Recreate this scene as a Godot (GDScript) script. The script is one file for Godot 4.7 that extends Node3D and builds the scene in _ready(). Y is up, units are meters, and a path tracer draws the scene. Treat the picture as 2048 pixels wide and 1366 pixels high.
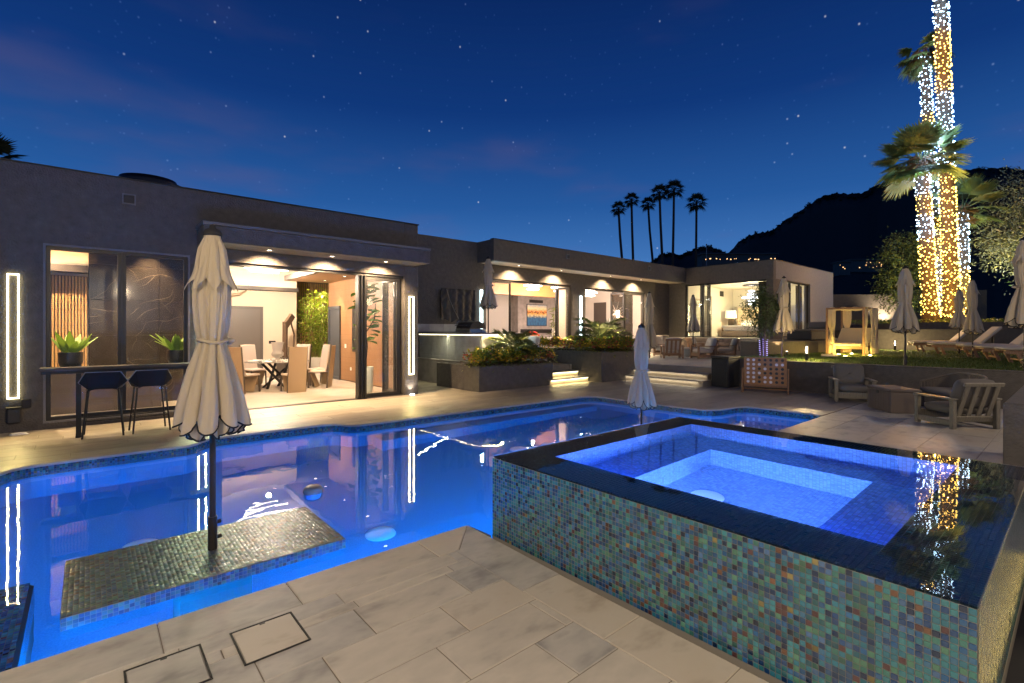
extends Node3D
# Places are given as p(along the house, height, away from the camera's side): x runs along the facade, -z away towards the house.

var rng := RandomNumberGenerator.new()
var M := {}
var taken := {}
var T := {}


# ------------------------------------------------------------------ mesh collector
class MB:
	var v := PackedVector3Array()
	var n := PackedVector3Array()
	var c := PackedColorArray()
	var i := PackedInt32Array()
	var uv := PackedVector2Array()
	var col := Color.WHITE
	var has_uv := false

	func vert(p: Vector3, nn: Vector3, u := Vector2.ZERO) -> int:
		v.append(p); n.append(nn); c.append(col); uv.append(u)
		return v.size() - 1

	func tri_i(a: int, b: int, d: int) -> void:
		i.append(a); i.append(d); i.append(b)

	# corners counter-clockwise seen from outside
	func quad(a: Vector3, b: Vector3, d: Vector3, e: Vector3) -> void:
		var nn := (b - a).cross(d - a)
		if nn.length_squared() < 1e-16:
			nn = (d - a).cross(e - a)
		nn = nn.normalized()
		var k := v.size()
		vert(a, nn, Vector2(0, 1)); vert(b, nn, Vector2(1, 1)); vert(d, nn, Vector2(1, 0)); vert(e, nn, Vector2(0, 0))
		tri_i(k, k + 1, k + 2); tri_i(k, k + 2, k + 3)

	func tri(a: Vector3, b: Vector3, d: Vector3) -> void:
		var nn := (b - a).cross(d - a).normalized()
		var k := v.size()
		vert(a, nn); vert(b, nn); vert(d, nn)
		tri_i(k, k + 1, k + 2)

	func box(at: Vector3, size: Vector3, bas := Basis.IDENTITY, ch := 0.0) -> void:
		var h := size * 0.5
		if ch <= 0.0:
			var q := []
			for k in 8:
				q.append(at + bas * Vector3(h.x if k & 1 else -h.x, h.y if k & 2 else -h.y, h.z if k & 4 else -h.z))
			quad(q[4], q[5], q[7], q[6]); quad(q[1], q[0], q[2], q[3])
			quad(q[5], q[1], q[3], q[7]); quad(q[0], q[4], q[6], q[2])
			quad(q[6], q[7], q[3], q[2]); quad(q[0], q[1], q[5], q[4])
			return
		ch = minf(ch, minf(h.x, minf(h.y, h.z)) * 0.9)
		# chamfered: six faces, twelve edges, eight corners
		for ax in 3:
			var a1 := (ax + 1) % 3
			var a2 := (ax + 2) % 3
			for s in [-1.0, 1.0]:
				var f := []
				for k in [[-1, -1], [1, -1], [1, 1], [-1, 1]]:
					var w := Vector3.ZERO
					w[ax] = s * h[ax]; w[a1] = k[0] * (h[a1] - ch); w[a2] = k[1] * (h[a2] - ch)
					f.append(at + bas * w)
				if s > 0: quad(f[0], f[1], f[2], f[3])
				else: quad(f[3], f[2], f[1], f[0])
				for s2 in [-1.0, 1.0]:
					# edge along a2 between faces ax (s) and a1 (s2)
					var e := []
					for t in [[0, -1], [0, 1], [1, 1], [1, -1]]:
						var w := Vector3.ZERO
						w[a2] = t[1] * (h[a2] - ch)
						if t[0] == 0:
							w[ax] = s * h[ax]; w[a1] = s2 * (h[a1] - ch)
						else:
							w[ax] = s * (h[ax] - ch); w[a1] = s2 * h[a1]
						e.append(at + bas * w)
					if s * s2 > 0: quad(e[3], e[2], e[1], e[0])
					else: quad(e[0], e[1], e[2], e[3])
		for k in 8:
			var sg := Vector3(1 if k & 1 else -1, 1 if k & 2 else -1, 1 if k & 4 else -1)
			var t := []
			for ax in 3:
				var w := Vector3.ZERO
				for z in 3:
					w[z] = sg[z] * (h[z] if z == ax else h[z] - ch)
				t.append(at + bas * w)
			if sg.x * sg.y * sg.z > 0: tri(t[0], t[1], t[2])
			else: tri(t[2], t[1], t[0])

	# box between two corners
	func bb(a: Vector3, b: Vector3, ch := 0.0) -> void:
		box((a + b) * 0.5, (b - a).abs(), Basis.IDENTITY, ch)

	# a bar of rectangular section from a to b
	func bar(a: Vector3, b: Vector3, w: float, h: float, ch := 0.0, up := Vector3.UP) -> void:
		var d := (b - a)
		var l := d.length()
		if l < 1e-6: return
		d /= l
		var s := d.cross(up)
		if s.length() < 1e-3: s = d.cross(Vector3.RIGHT)
		s = s.normalized()
		var u := s.cross(d)
		box((a + b) * 0.5, Vector3(w, h, l), Basis(s, u, -d), ch)

	func tube(pts: Array, rad: Array, k := 8, cap := true) -> void:
		var m := pts.size()
		var fr := Vector3.ZERO
		var rings := []
		for j in m:
			var d: Vector3 = (pts[mini(j + 1, m - 1)] - pts[maxi(j - 1, 0)]).normalized()
			if fr == Vector3.ZERO:
				fr = d.cross(Vector3.UP if absf(d.y) < 0.9 else Vector3.RIGHT).normalized()
			else:
				fr = (fr - d * fr.dot(d)).normalized()
			var g := d.cross(fr)
			var r: float = rad[mini(j, rad.size() - 1)]
			var first := v.size()
			for q in k:
				var a := TAU * q / k
				var o := fr * cos(a) + g * sin(a)
				vert(pts[j] + o * r, o)
			rings.append(first)
		for j in m - 1:
			for q in k:
				var q2 := (q + 1) % k
				tri_i(rings[j] + q, rings[j] + q2, rings[j + 1] + q2)
				tri_i(rings[j] + q, rings[j + 1] + q2, rings[j + 1] + q)
		if cap:
			for e in [0, m - 1]:
				var d: Vector3 = (pts[0] - pts[1]).normalized() if e == 0 else (pts[m - 1] - pts[m - 2]).normalized()
				var mid := vert(pts[e], d)
				var first := v.size()
				for q in k:
					vert(v[rings[e] + q], d)
				for q in k:
					if e == 0: tri_i(mid, first + (q + 1) % k, first + q)
					else: tri_i(mid, first + q, first + (q + 1) % k)

	func cyl(a: Vector3, b: Vector3, r0: float, r1 := -1.0, k := 12) -> void:
		tube([a, b], [r0, r1 if r1 >= 0 else r0], k)

	# profile of [radius, height] turned round the vertical through at
	func lathe(at: Vector3, prof: Array, k := 20) -> void:
		var m := prof.size()
		var first := v.size()
		for j in m:
			var d := Vector2(prof[mini(j + 1, m - 1)][0] - prof[maxi(j - 1, 0)][0], prof[mini(j + 1, m - 1)][1] - prof[maxi(j - 1, 0)][1])
			var nn := Vector2(d.y, -d.x).normalized()
			for q in k:
				var a := TAU * q / k
				vert(at + Vector3(cos(a) * prof[j][0], prof[j][1], sin(a) * prof[j][0]), Vector3(cos(a) * nn.x, nn.y, sin(a) * nn.x))
		for j in m - 1:
			for q in k:
				var q2 := (q + 1) % k
				tri_i(first + j * k + q, first + (j + 1) * k + q, first + (j + 1) * k + q2)
				tri_i(first + j * k + q, first + (j + 1) * k + q2, first + j * k + q2)

	func ball(at: Vector3, r: Vector3, k := 10, m := 6) -> void:
		var first := v.size()
		for j in m + 1:
			var t := PI * j / m
			for q in k:
				var a := TAU * q / k
				var o := Vector3(sin(t) * cos(a), -cos(t), sin(t) * sin(a))
				vert(at + o * r, (o / r).normalized())
		for j in m:
			for q in k:
				var q2 := (q + 1) % k
				tri_i(first + j * k + q, first + (j + 1) * k + q, first + (j + 1) * k + q2)
				tri_i(first + j * k + q, first + (j + 1) * k + q2, first + j * k + q2)

	# polygon of (x, b) between two heights; ch chamfers the upper edge
	func prism(poly: PackedVector2Array, y0: float, y1: float, ch := 0.0, bottom := false) -> void:
		if Geometry2D.is_polygon_clockwise(poly):
			poly = poly.duplicate()
			poly.reverse()
		var m := poly.size()
		var top := poly
		if ch > 0.0:
			var ins := Geometry2D.offset_polygon(poly, -ch)
			if ins.size() == 1 and ins[0].size() == m:
				# keep the order of corners
				var near := PackedVector2Array()
				for q in poly:
					var best: Vector2 = ins[0][0]
					for w in ins[0]:
						if w.distance_squared_to(q) < best.distance_squared_to(q): best = w
					near.append(best)
				top = near
			else:
				ch = 0.0
		var idx := Geometry2D.triangulate_polygon(top)
		for t in range(0, idx.size(), 3):
			var a := top[idx[t]]; var b := top[idx[t + 1]]; var d := top[idx[t + 2]]
			if (b - a).cross(d - a) < 0:
				var s := b
				b = d; d = s
			tri(Vector3(a.x, y1, -a.y), Vector3(b.x, y1, -b.y), Vector3(d.x, y1, -d.y))
			if bottom:
				tri(Vector3(a.x, y0, -a.y), Vector3(d.x, y0, -d.y), Vector3(b.x, y0, -b.y))
		for k in m:
			var a := poly[k]; var b := poly[(k + 1) % m]
			quad(Vector3(a.x, y0, -a.y), Vector3(b.x, y0, -b.y), Vector3(b.x, y1 - ch, -b.y), Vector3(a.x, y1 - ch, -a.y))
			if ch > 0.0:
				var e := top[k]; var f := top[(k + 1) % m]
				quad(Vector3(a.x, y1 - ch, -a.y), Vector3(b.x, y1 - ch, -b.y), Vector3(f.x, y1, -f.y), Vector3(e.x, y1, -e.y))

	# grid of points (rows x columns), smooth
	func sheet(rows: Array, closed := false) -> void:
		var m := rows.size()
		var k: int = rows[0].size()
		var first := v.size()
		for j in m:
			for q in k:
				var l: Vector3 = rows[j][(q - 1 + k) % k if closed else maxi(q - 1, 0)]
				var r: Vector3 = rows[j][(q + 1) % k if closed else mini(q + 1, k - 1)]
				var u: Vector3 = rows[mini(j + 1, m - 1)][q]
				var d: Vector3 = rows[maxi(j - 1, 0)][q]
				var nn := (r - l).cross(u - d)
				vert(rows[j][q], nn.normalized() if nn.length_squared() > 1e-18 else Vector3.UP, Vector2(float(q) / maxi(k - 1, 1), 1.0 - float(j) / maxi(m - 1, 1)))
		for j in m - 1:
			for q in (k if closed else k - 1):
				var q2 := (q + 1) % k
				tri_i(first + j * k + q, first + j * k + q2, first + (j + 1) * k + q2)
				tri_i(first + j * k + q, first + (j + 1) * k + q2, first + (j + 1) * k + q)

	# a leaf: two triangles folded along its rib
	func leaf(at: Vector3, dir: Vector3, side: Vector3, l: float, w: float, bend := 0.15) -> void:
		var nn := side.cross(dir).normalized()
		var mid := at + dir * l * 0.5 + nn * bend * l * 0.3
		var tip := at + dir * l - nn * bend * l
		var k := v.size()
		vert(at, nn); vert(mid + side * w * 0.5, (nn + side * 0.4).normalized()); vert(tip, nn); vert(mid - side * w * 0.5, (nn - side * 0.4).normalized())
		tri_i(k, k + 1, k + 2); tri_i(k, k + 2, k + 3)

	# a stuffed cushion: a box with rounded, swelling sides and a seam round the middle
	func soft(at: Vector3, size: Vector3, bas := Basis.IDENTITY, e := 0.32) -> void:
		var rows := []
		for j in 15:
			var s0 := j / 7.0 - 1.0
			var f := signf(s0) * PI / 2 * (1.0 - pow(1.0 - absf(s0), 2.6))
			var row := []
			for q in 40:
				var t := TAU * q / 40.0
				var cf := pow(absf(cos(f)), 0.45)
				var o := Vector3(signf(cos(t)) * pow(absf(cos(t)), e) * cf, signf(sin(f)) * pow(absf(sin(f)), 0.75), -signf(sin(t)) * pow(absf(sin(t)), e) * cf)
				var dent := 1.0 + 0.05 * sin(t * 5.0 + at.x * 7.0) * cos(f) + 0.04 * sin(t * 3.0 + f * 4.0)
				row.append(at + bas * (o * size * 0.5 * Vector3(1, dent, 1)))
			rows.append(row)
		sheet(rows, true)

	func mesh() -> ArrayMesh:
		var a := []
		a.resize(Mesh.ARRAY_MAX)
		a[Mesh.ARRAY_VERTEX] = v; a[Mesh.ARRAY_NORMAL] = n; a[Mesh.ARRAY_COLOR] = c; a[Mesh.ARRAY_INDEX] = i
		if has_uv: a[Mesh.ARRAY_TEX_UV] = uv
		var m := ArrayMesh.new()
		m.add_surface_from_arrays(Mesh.PRIMITIVE_TRIANGLES, a)
		return m


# ------------------------------------------------------------------ nodes
func p(x: float, y: float, b: float) -> Vector3:
	return Vector3(x, y, -b)


func numbered(called: String) -> String:
	var k: int = taken.get(called, 0)
	taken[called] = k + 1
	return called if k == 0 else "%s_%03d" % [called, k]


func put(called: String, mb: MB, m: Material, parent: Node = null) -> MeshInstance3D:
	var o := MeshInstance3D.new()
	o.mesh = mb.mesh()
	o.material_override = m
	return hang(called, o, parent)


func hang(called: String, o: Node3D, parent: Node = null) -> Node3D:
	if parent == null:
		o.name = numbered(called)
		add_child(o)
	else:
		o.name = called
		parent.add_child(o, true)
	return o


func shared(called: String, mesh: Mesh, m: Material, parent: Node, at: Transform3D) -> MeshInstance3D:
	var o := MeshInstance3D.new()
	o.mesh = mesh
	o.material_override = m
	o.transform = at
	return hang(called, o, parent)


func tag(o: Node, label: String, category: String, group := "", kind := "") -> Node:
	o.set_meta("label", label)
	o.set_meta("category", category)
	if group: o.set_meta("group", group)
	if kind: o.set_meta("kind", kind)
	return o


func thing(called: String, at: Vector3, turn: float, label: String, category: String, group := "") -> Node3D:
	var o := Node3D.new()
	hang(called, o)
	o.position = at
	o.rotation.y = turn
	tag(o, label, category, group)
	return o


func copy(src: Node3D, called: String, at: Vector3, turn: float, label: String, group := "") -> Node3D:
	var o: Node3D = src.duplicate()
	hang(called, o)
	o.position = at
	o.rotation.y = turn
	o.set_meta("label", label)
	if group: o.set_meta("group", group)
	return o


func setting(o: Node, label := "") -> Node:
	o.set_meta("kind", "structure")
	if label: o.set_meta("label", label)
	return o


func omni(parent: Node, at: Vector3, color: Color, energy: float, size := 0.05) -> void:
	var l := OmniLight3D.new()
	l.light_color = color; l.light_energy = energy; l.light_size = size
	l.omni_range = 40.0; l.omni_attenuation = 2.0; l.shadow_enabled = true
	l.name = "lamp_light"
	parent.add_child(l, true)
	l.position = at


func spot(parent: Node, at: Vector3, to: Vector3, color: Color, energy: float, angle: float, soft := 0.6, size := 0.03) -> void:
	var l := SpotLight3D.new()
	l.light_color = color; l.light_energy = energy; l.light_size = size
	l.spot_range = 40.0; l.spot_attenuation = 2.0; l.spot_angle = angle; l.spot_angle_attenuation = soft; l.shadow_enabled = true
	l.name = "lamp_light"
	parent.add_child(l, true)
	l.position = at
	var d := (to - at).normalized()
	l.basis = Basis.looking_at(d, Vector3.UP if absf(d.y) < 0.95 else Vector3.RIGHT)


# an area light of the given width and height that shines along "to"
func panel(parent: Node, at: Vector3, to: Vector3, size: Vector2, color: Color, energy: float) -> void:
	var l := AreaLight3D.new()
	l.light_color = color; l.light_energy = energy
	l.area_size = size; l.shadow_enabled = true
	l.area_normalize_energy = true
	l.name = "lamp_light"
	parent.add_child(l, true)
	l.position = at
	l.basis = Basis.looking_at(to, Vector3.UP if absf(to.normalized().y) < 0.95 else Vector3.BACK)


# ------------------------------------------------------------------ materials
func lin(r: float, g: float, b: float) -> Color:
	return Color(r, g, b).linear_to_srgb()


func mat(r: float, g: float, b: float, rough := 0.8, metal := 0.0) -> StandardMaterial3D:
	var m := StandardMaterial3D.new()
	m.albedo_color = lin(r, g, b)
	m.roughness = rough
	m.metallic = metal
	return m


func vmat(rough := 0.8, metal := 0.0) -> StandardMaterial3D:
	var m := mat(1, 1, 1, rough, metal)
	m.vertex_color_use_as_albedo = true
	return m


func glow(r: float, g: float, b: float, e: float) -> StandardMaterial3D:
	var m := mat(0.6, 0.6, 0.6, 0.6)
	m.emission_enabled = true
	m.emission = lin(r, g, b)
	m.emission_energy_multiplier = e
	return m


func noise_image(size: int, freq: float, seed_: int, oct := 4, kind := FastNoiseLite.TYPE_SIMPLEX_SMOOTH, gain := 0.5) -> Image:
	var f := FastNoiseLite.new()
	f.seed = seed_; f.frequency = freq; f.noise_type = kind
	f.fractal_octaves = oct; f.fractal_gain = gain
	return f.get_seamless_image(size, size)


# picture whose colour runs along a list of linear colours with the noise
func ramp_image(src: Image, cols: Array, stretch := Vector2.ONE) -> ImageTexture:
	var w := src.get_width(); var h := src.get_height()
	var out := Image.create(w, h, false, Image.FORMAT_RGB8)
	var m := cols.size() - 1
	for y in h:
		for x in w:
			var t := src.get_pixel(int(x * stretch.x) % w, int(y * stretch.y) % h).r
			var f := clampf(t, 0, 0.9999) * m
			var k := int(f)
			var a: Color = cols[k]; var b: Color = cols[k + 1]
			out.set_pixel(x, y, a.lerp(b, f - k).linear_to_srgb())
	return ImageTexture.create_from_image(out)


func normal_of(src: Image, strength: float) -> ImageTexture:
	var im: Image = src.duplicate()
	im.convert(Image.FORMAT_RGBA8)
	im.bump_map_to_normal_map(strength)
	return ImageTexture.create_from_image(im)


func world_map(m: StandardMaterial3D, scale: float, off := Vector3.ZERO) -> StandardMaterial3D:
	m.uv1_triplanar = true
	m.uv1_world_triplanar = true
	m.uv1_scale = Vector3.ONE * scale
	m.uv1_offset = off
	return m


func materials() -> void:
	var fine := noise_image(512, 0.06, 3, 5)
	var mid := noise_image(512, 0.012, 7, 5)
	var big := noise_image(256, 0.01, 11, 4)
	T.fine_bump = ImageTexture.create_from_image(fine)
	T.mid_bump = ImageTexture.create_from_image(mid)
	# stucco: painted render with a sand grain
	var st := ramp_image(mid, [Color(0.078, 0.070, 0.061), Color(0.097, 0.087, 0.076), Color(0.105, 0.094, 0.082), Color(0.124, 0.111, 0.097)])
	for nm in [["stucco", Color(1, 1, 1)], ["stucco_trim_skylit", Color(1.9, 1.95, 2.05)]]:
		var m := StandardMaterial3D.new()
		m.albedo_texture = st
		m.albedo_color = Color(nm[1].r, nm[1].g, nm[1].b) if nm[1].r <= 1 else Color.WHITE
		if nm[0] == "stucco_trim_skylit":
			m.albedo_texture = ramp_image(mid, [Color(0.165, 0.165, 0.168), Color(0.18, 0.18, 0.185), Color(0.195, 0.195, 0.20)])  # pale trim; on the wing, sky light mixed into the house paint
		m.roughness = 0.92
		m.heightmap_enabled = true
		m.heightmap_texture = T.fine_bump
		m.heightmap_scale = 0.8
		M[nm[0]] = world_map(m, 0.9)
	# limestone pavers: five slabs of one quarry
	var vein := noise_image(512, 0.006, 21, 5, FastNoiseLite.TYPE_SIMPLEX_SMOOTH, 0.6)
	var stone := [
		[Color(0.25, 0.235, 0.215), Color(0.41, 0.38, 0.335), Color(0.47, 0.435, 0.38), Color(0.37, 0.345, 0.305)],
		[Color(0.34, 0.30, 0.25), Color(0.45, 0.41, 0.35), Color(0.44, 0.395, 0.33), Color(0.33, 0.285, 0.23)],
		[Color(0.19, 0.185, 0.18), Color(0.33, 0.32, 0.30), Color(0.41, 0.39, 0.36), Color(0.28, 0.27, 0.255)],
	]
	M.stone = []
	for k in 6:
		var m := StandardMaterial3D.new()
		if k < 3: T["stone%d" % k] = ramp_image(vein, stone[k], Vector2(1, 2))
		m.albedo_texture = T["stone%d" % (k % 3)]
		m.roughness = 0.5
		m.heightmap_enabled = true
		m.heightmap_texture = T.mid_bump
		m.heightmap_scale = 0.12
		M.stone.append(world_map(m, 0.45, Vector3(0.37 * k, 0.21 * k, 0.53 * k)))
	M.plank = []
	for k in 4:
		var m := StandardMaterial3D.new()
		if k == 0:
			T.plank = ramp_image(vein, [Color(0.31, 0.265, 0.205), Color(0.40, 0.35, 0.275), Color(0.43, 0.375, 0.30), Color(0.37, 0.32, 0.25)], Vector2(1, 3))
		m.albedo_texture = T.plank
		m.albedo_color = [Color.WHITE, Color(0.95, 0.94, 0.92), Color(0.98, 0.96, 0.95), Color(0.9, 0.89, 0.88)][k]
		m.roughness = 0.45
		M.plank.append(world_map(m, 0.6, Vector3(0.31 * k, 0.4 * k, 0.17 * k)))
	M.joint = mat(0.16, 0.14, 0.115, 0.95)
	M.gutter = mat(0.012, 0.012, 0.014, 0.6)
	M.plaster = StandardMaterial3D.new()
	M.plaster.albedo_texture = ramp_image(fine, [Color(0.06, 0.24, 0.42), Color(0.085, 0.31, 0.52), Color(0.12, 0.38, 0.60)])
	M.plaster.roughness = 0.8
	world_map(M.plaster, 1.6)
	M.tile = vmat(0.22, 0.0)
	M.tile.metallic_specular = 0.75
	M.tile.clearcoat_enabled = true
	M.tile.clearcoat = 0.4
	M.tile.clearcoat_roughness = 0.06
	M.tile_matte = vmat(0.3)
	M.grout = mat(0.23, 0.215, 0.19, 0.9)
	M.grout_dark = mat(0.10, 0.10, 0.11, 0.9)
	# water: solid, with small waves in its surface
	var wave := noise_image(512, 0.012, 33, 3)
	for nm in [["water", 0.055, 0.28], ["spa_water", 0.04, 0.55]]:
		var w := mat(0.93, 0.97, 1.0, 0.0)
		w.albedo_color.a = 0.0
		w.transparency = BaseMaterial3D.TRANSPARENCY_ALPHA
		w.refraction_enabled = true
		w.refraction_scale = 0.033
		w.normal_enabled = true
		w.normal_texture = normal_of(wave, 2.0)
		w.normal_scale = nm[1]
		M[nm[0]] = world_map(w, nm[2])
	# cloths
	var weave := noise_image(256, 0.25, 5, 2)
	M.canvas = mat(0.45, 0.38, 0.27, 0.9)
	M.canvas.heightmap_enabled = true
	M.canvas.heightmap_texture = ImageTexture.create_from_image(weave)
	M.canvas.heightmap_scale = 0.08
	M.canvas.backlight_enabled = true
	M.canvas.backlight = lin(0.16, 0.14, 0.10)
	M.canvas.cull_mode = BaseMaterial3D.CULL_DISABLED
	M.canvas.uv1_triplanar = true
	M.canvas.uv1_scale = Vector3.ONE * 4.0
	M.trim = mat(0.012, 0.012, 0.014, 0.8)
	M.bronze = mat(0.035, 0.028, 0.022, 0.45, 0.4)
	M.black = mat(0.012, 0.012, 0.013, 0.4)
	M.black_metal = mat(0.012, 0.0115, 0.011, 0.6, 0.2)
	M.frame = mat(0.022, 0.021, 0.02, 0.4, 0.3)
	M.steel = mat(0.5, 0.5, 0.5, 0.25, 1.0)
	M.flash = mat(0.16, 0.16, 0.165, 0.4, 0.7)
	M.cushion = mat(0.46, 0.41, 0.34, 0.95)
	M.cushion_grey = mat(0.13, 0.12, 0.105, 0.95)
	M.cushion_white = mat(0.62, 0.58, 0.52, 0.95)
	M.sheer = mat(0.66, 0.56, 0.38, 0.95)
	M.sheer.backlight_enabled = true
	M.sheer.backlight = lin(0.4, 0.34, 0.22)
	M.leather = mat(0.36, 0.29, 0.24, 0.6)
	M.leather_edge = mat(0.06, 0.045, 0.035, 0.6)
	M.leather_tan = mat(0.24, 0.17, 0.10, 0.5)
	var grain := noise_image(512, 0.01, 41, 5)
	for nm in [["wood", [Color(0.13, 0.062, 0.026), Color(0.24, 0.125, 0.055), Color(0.30, 0.16, 0.075), Color(0.17, 0.085, 0.036)]],
			["teak", [Color(0.16, 0.085, 0.04), Color(0.25, 0.14, 0.07), Color(0.30, 0.18, 0.10)]],
			["slat", [Color(0.30, 0.17, 0.06), Color(0.50, 0.31, 0.13), Color(0.56, 0.36, 0.17)]],
			["grey_wood", [Color(0.13, 0.115, 0.085), Color(0.19, 0.17, 0.125), Color(0.23, 0.205, 0.155)]],
			["board", [Color(0.30, 0.135, 0.035), Color(0.36, 0.17, 0.05), Color(0.40, 0.20, 0.065)]],
			["pale_wood", [Color(0.36, 0.28, 0.18), Color(0.45, 0.36, 0.25), Color(0.5, 0.41, 0.29)]]]:
		var m := StandardMaterial3D.new()
		m.albedo_texture = ramp_image(grain, nm[1], Vector2(6, 1))
		m.roughness = 0.5
		m.uv1_triplanar = true
		m.uv1_scale = Vector3(1.4, 1.4, 1.4)
		M[nm[0]] = m
	M.cream = mat(0.62, 0.52, 0.40, 0.85)
	M.white_wall = mat(0.66, 0.63, 0.58, 0.85)
	M.sage_wall = mat(0.52, 0.52, 0.42, 0.85)
	M.ceiling = mat(0.72, 0.68, 0.62, 0.85)
	M.soffit = mat(0.42, 0.36, 0.30, 0.85)
	M.door = mat(0.075, 0.062, 0.055, 0.55)
	M.door_blue = mat(0.045, 0.05, 0.06, 0.5)
	M.floor_tile = StandardMaterial3D.new()
	M.floor_tile.albedo_texture = ramp_image(vein, [Color(0.40, 0.35, 0.31), Color(0.47, 0.42, 0.38), Color(0.50, 0.45, 0.41)])
	M.floor_tile.roughness = 0.25
	world_map(M.floor_tile, 0.3)
	var g := mat(0.9, 0.95, 0.93, 0.02)
	g.transparency = BaseMaterial3D.TRANSPARENCY_ALPHA
	g.albedo_color.a = 0.02
	M.glass = g
	var tg := mat(0.55, 0.62, 0.58, 0.04)
	tg.transparency = BaseMaterial3D.TRANSPARENCY_ALPHA
	tg.albedo_color.a = 0.04
	M.tint_glass = tg
	# dark marble with pale veins
	rng.seed = 57
	var mi := Image.create(512, 512, false, Image.FORMAT_RGB8)
	for y in 512:
		for x in 512:
			var s := mid.get_pixel(x, y).r * 0.014
			mi.set_pixel(x, y, Color(0.024 + s, 0.018 + s, 0.012 + s).linear_to_srgb())
	for k in 26:
		# a vein wanders across the slab and thins out
		var at := Vector2(rng.randf() * 512, rng.randf() * 512)
		var ang := rng.randf_range(-0.9, -0.2) + (PI * 0.55 if k % 4 == 0 else 0.0)
		var n := rng.randi_range(60, 260)
		var strong := rng.randf_range(0.3, 0.9)
		for z in n:
			at += Vector2(cos(ang), sin(ang))
			ang += rng.randf_range(-0.09, 0.09)
			var t := strong * sin(PI * z / n) * rng.randf_range(0.5, 1.0)
			var x := posmod(int(at.x), 512)
			var y := posmod(int(at.y), 512)
			mi.set_pixel(x, y, mi.get_pixel(x, y).lerp(Color(0.42, 0.35, 0.25).linear_to_srgb(), t))
			for w in range(1, 2 + k % 3): mi.set_pixel(x, (y + w) % 512, mi.get_pixel(x, (y + w) % 512).lerp(Color(0.42, 0.35, 0.25).linear_to_srgb(), t * 0.7))
	M.marble = StandardMaterial3D.new()
	M.marble.albedo_texture = ImageTexture.create_from_image(mi)
	M.marble.roughness = 0.15
	world_map(M.marble, 0.5)
	M.concrete = StandardMaterial3D.new()
	M.concrete.albedo_texture = ramp_image(mid, [Color(0.22, 0.20, 0.19), Color(0.30, 0.27, 0.26), Color(0.36, 0.33, 0.31)])
	M.concrete.roughness = 0.6
	world_map(M.concrete, 0.35)
	M.counter_tile = StandardMaterial3D.new()
	M.counter_tile.albedo_texture = ramp_image(mid, [Color(0.30, 0.30, 0.29), Color(0.36, 0.36, 0.35), Color(0.40, 0.40, 0.39)])
	M.counter_tile.roughness = 0.55
	world_map(M.counter_tile, 0.5)
	# growing things carry vertex colours
	M.leaf = vmat(0.5)
	M.leaf.backlight_enabled = true
	M.leaf.backlight = lin(0.5, 0.5, 0.3)
	M.bark = mat(0.055, 0.04, 0.028, 0.95)
	M.bark.heightmap_enabled = true
	M.bark.heightmap_texture = T.fine_bump
	M.bark.heightmap_scale = 3.0
	M.bark.uv1_triplanar = true
	M.bark.uv1_scale = Vector3.ONE * 1.2
	M.soil = mat(0.045, 0.032, 0.022, 1.0)
	M.ground = StandardMaterial3D.new()
	M.ground.albedo_texture = ramp_image(mid, [Color(0.07, 0.055, 0.04), Color(0.13, 0.105, 0.08), Color(0.17, 0.14, 0.11)])
	M.ground.roughness = 1.0
	world_map(M.ground, 0.3)
	M.grass = vmat(0.85)
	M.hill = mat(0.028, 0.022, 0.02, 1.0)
	M.wicker = mat(0.10, 0.082, 0.068, 0.7)
	M.plastic = mat(0.028, 0.029, 0.03, 0.55)
	M.plastic_brown = mat(0.115, 0.09, 0.075, 0.6)
	M.white = mat(0.75, 0.73, 0.70, 0.5)
	M.pot_white = mat(0.62, 0.58, 0.52, 0.5)
	M.brick = []
	for k in 4:
		M.brick.append(mat([0.20, 0.25, 0.17, 0.29][k], [0.155, 0.185, 0.135, 0.225][k], [0.13, 0.155, 0.12, 0.19][k], 0.9))
	M.led_warm = glow(1.0, 0.88, 0.52, 6.0)
	M.led_step = glow(1.0, 0.89, 0.56, 5.0)
	M.led_cool = glow(0.72, 0.95, 1.0, 7.0)
	M.led_green = glow(0.93, 1.0, 0.74, 6.0)
	M.led_room = glow(1.0, 0.86, 0.68, 8.0)
	M.led_white = glow(0.9, 0.95, 1.0, 7.0)
	M.lamp_spot = glow(1.0, 0.84, 0.62, 14.0)
	M.lamp_shade = glow(1.0, 0.8, 0.5, 0.9)
	M.lamp_blue = glow(0.25, 0.5, 1.0, 4.0)
	M.bulb_warm = glow(1.0, 0.62, 0.10, 5.5)
	M.bulb_cool = glow(0.50, 0.74, 1.0, 6.0)
	M.bulb_wire = mat(0.02, 0.02, 0.02, 0.7)
	M.far_lamp = glow(1.0, 0.55, 0.2, 2.2)


# ------------------------------------------------------------------ the picture: camera, sky, exposure
func view() -> void:
	var cam := Camera3D.new()
	cam.name = "camera"
	cam.projection = Camera3D.PROJECTION_FRUSTUM
	cam.near = 0.05
	cam.far = 4000.0
	cam.size = 2.0 * cam.near * 683.0 / 987.0
	cam.frustum_offset = Vector2(0.0, -22.0 / 987.0 * cam.near)
	cam.position = p(0, 1.6, 0)
	cam.rotation.y = -atan(851.0 / 987.0)
	add_child(cam)
	cam.current = true
	var env := Environment.new()
	env.background_mode = Environment.BG_SKY
	env.tonemap_mode = Environment.TONE_MAPPER_LINEAR
	env.tonemap_exposure = 1.25
	env.sdfgi_enabled = true
	env.ssao_enabled = true
	env.ssil_enabled = true
	var sky := Sky.new()
	var sm := PanoramaSkyMaterial.new()
	sm.panorama = night_sky()
	sky.sky_material = sm
	env.sky = sky
	var w := WorldEnvironment.new()
	w.name = "world"
	w.environment = env
	add_child(w)


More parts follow.
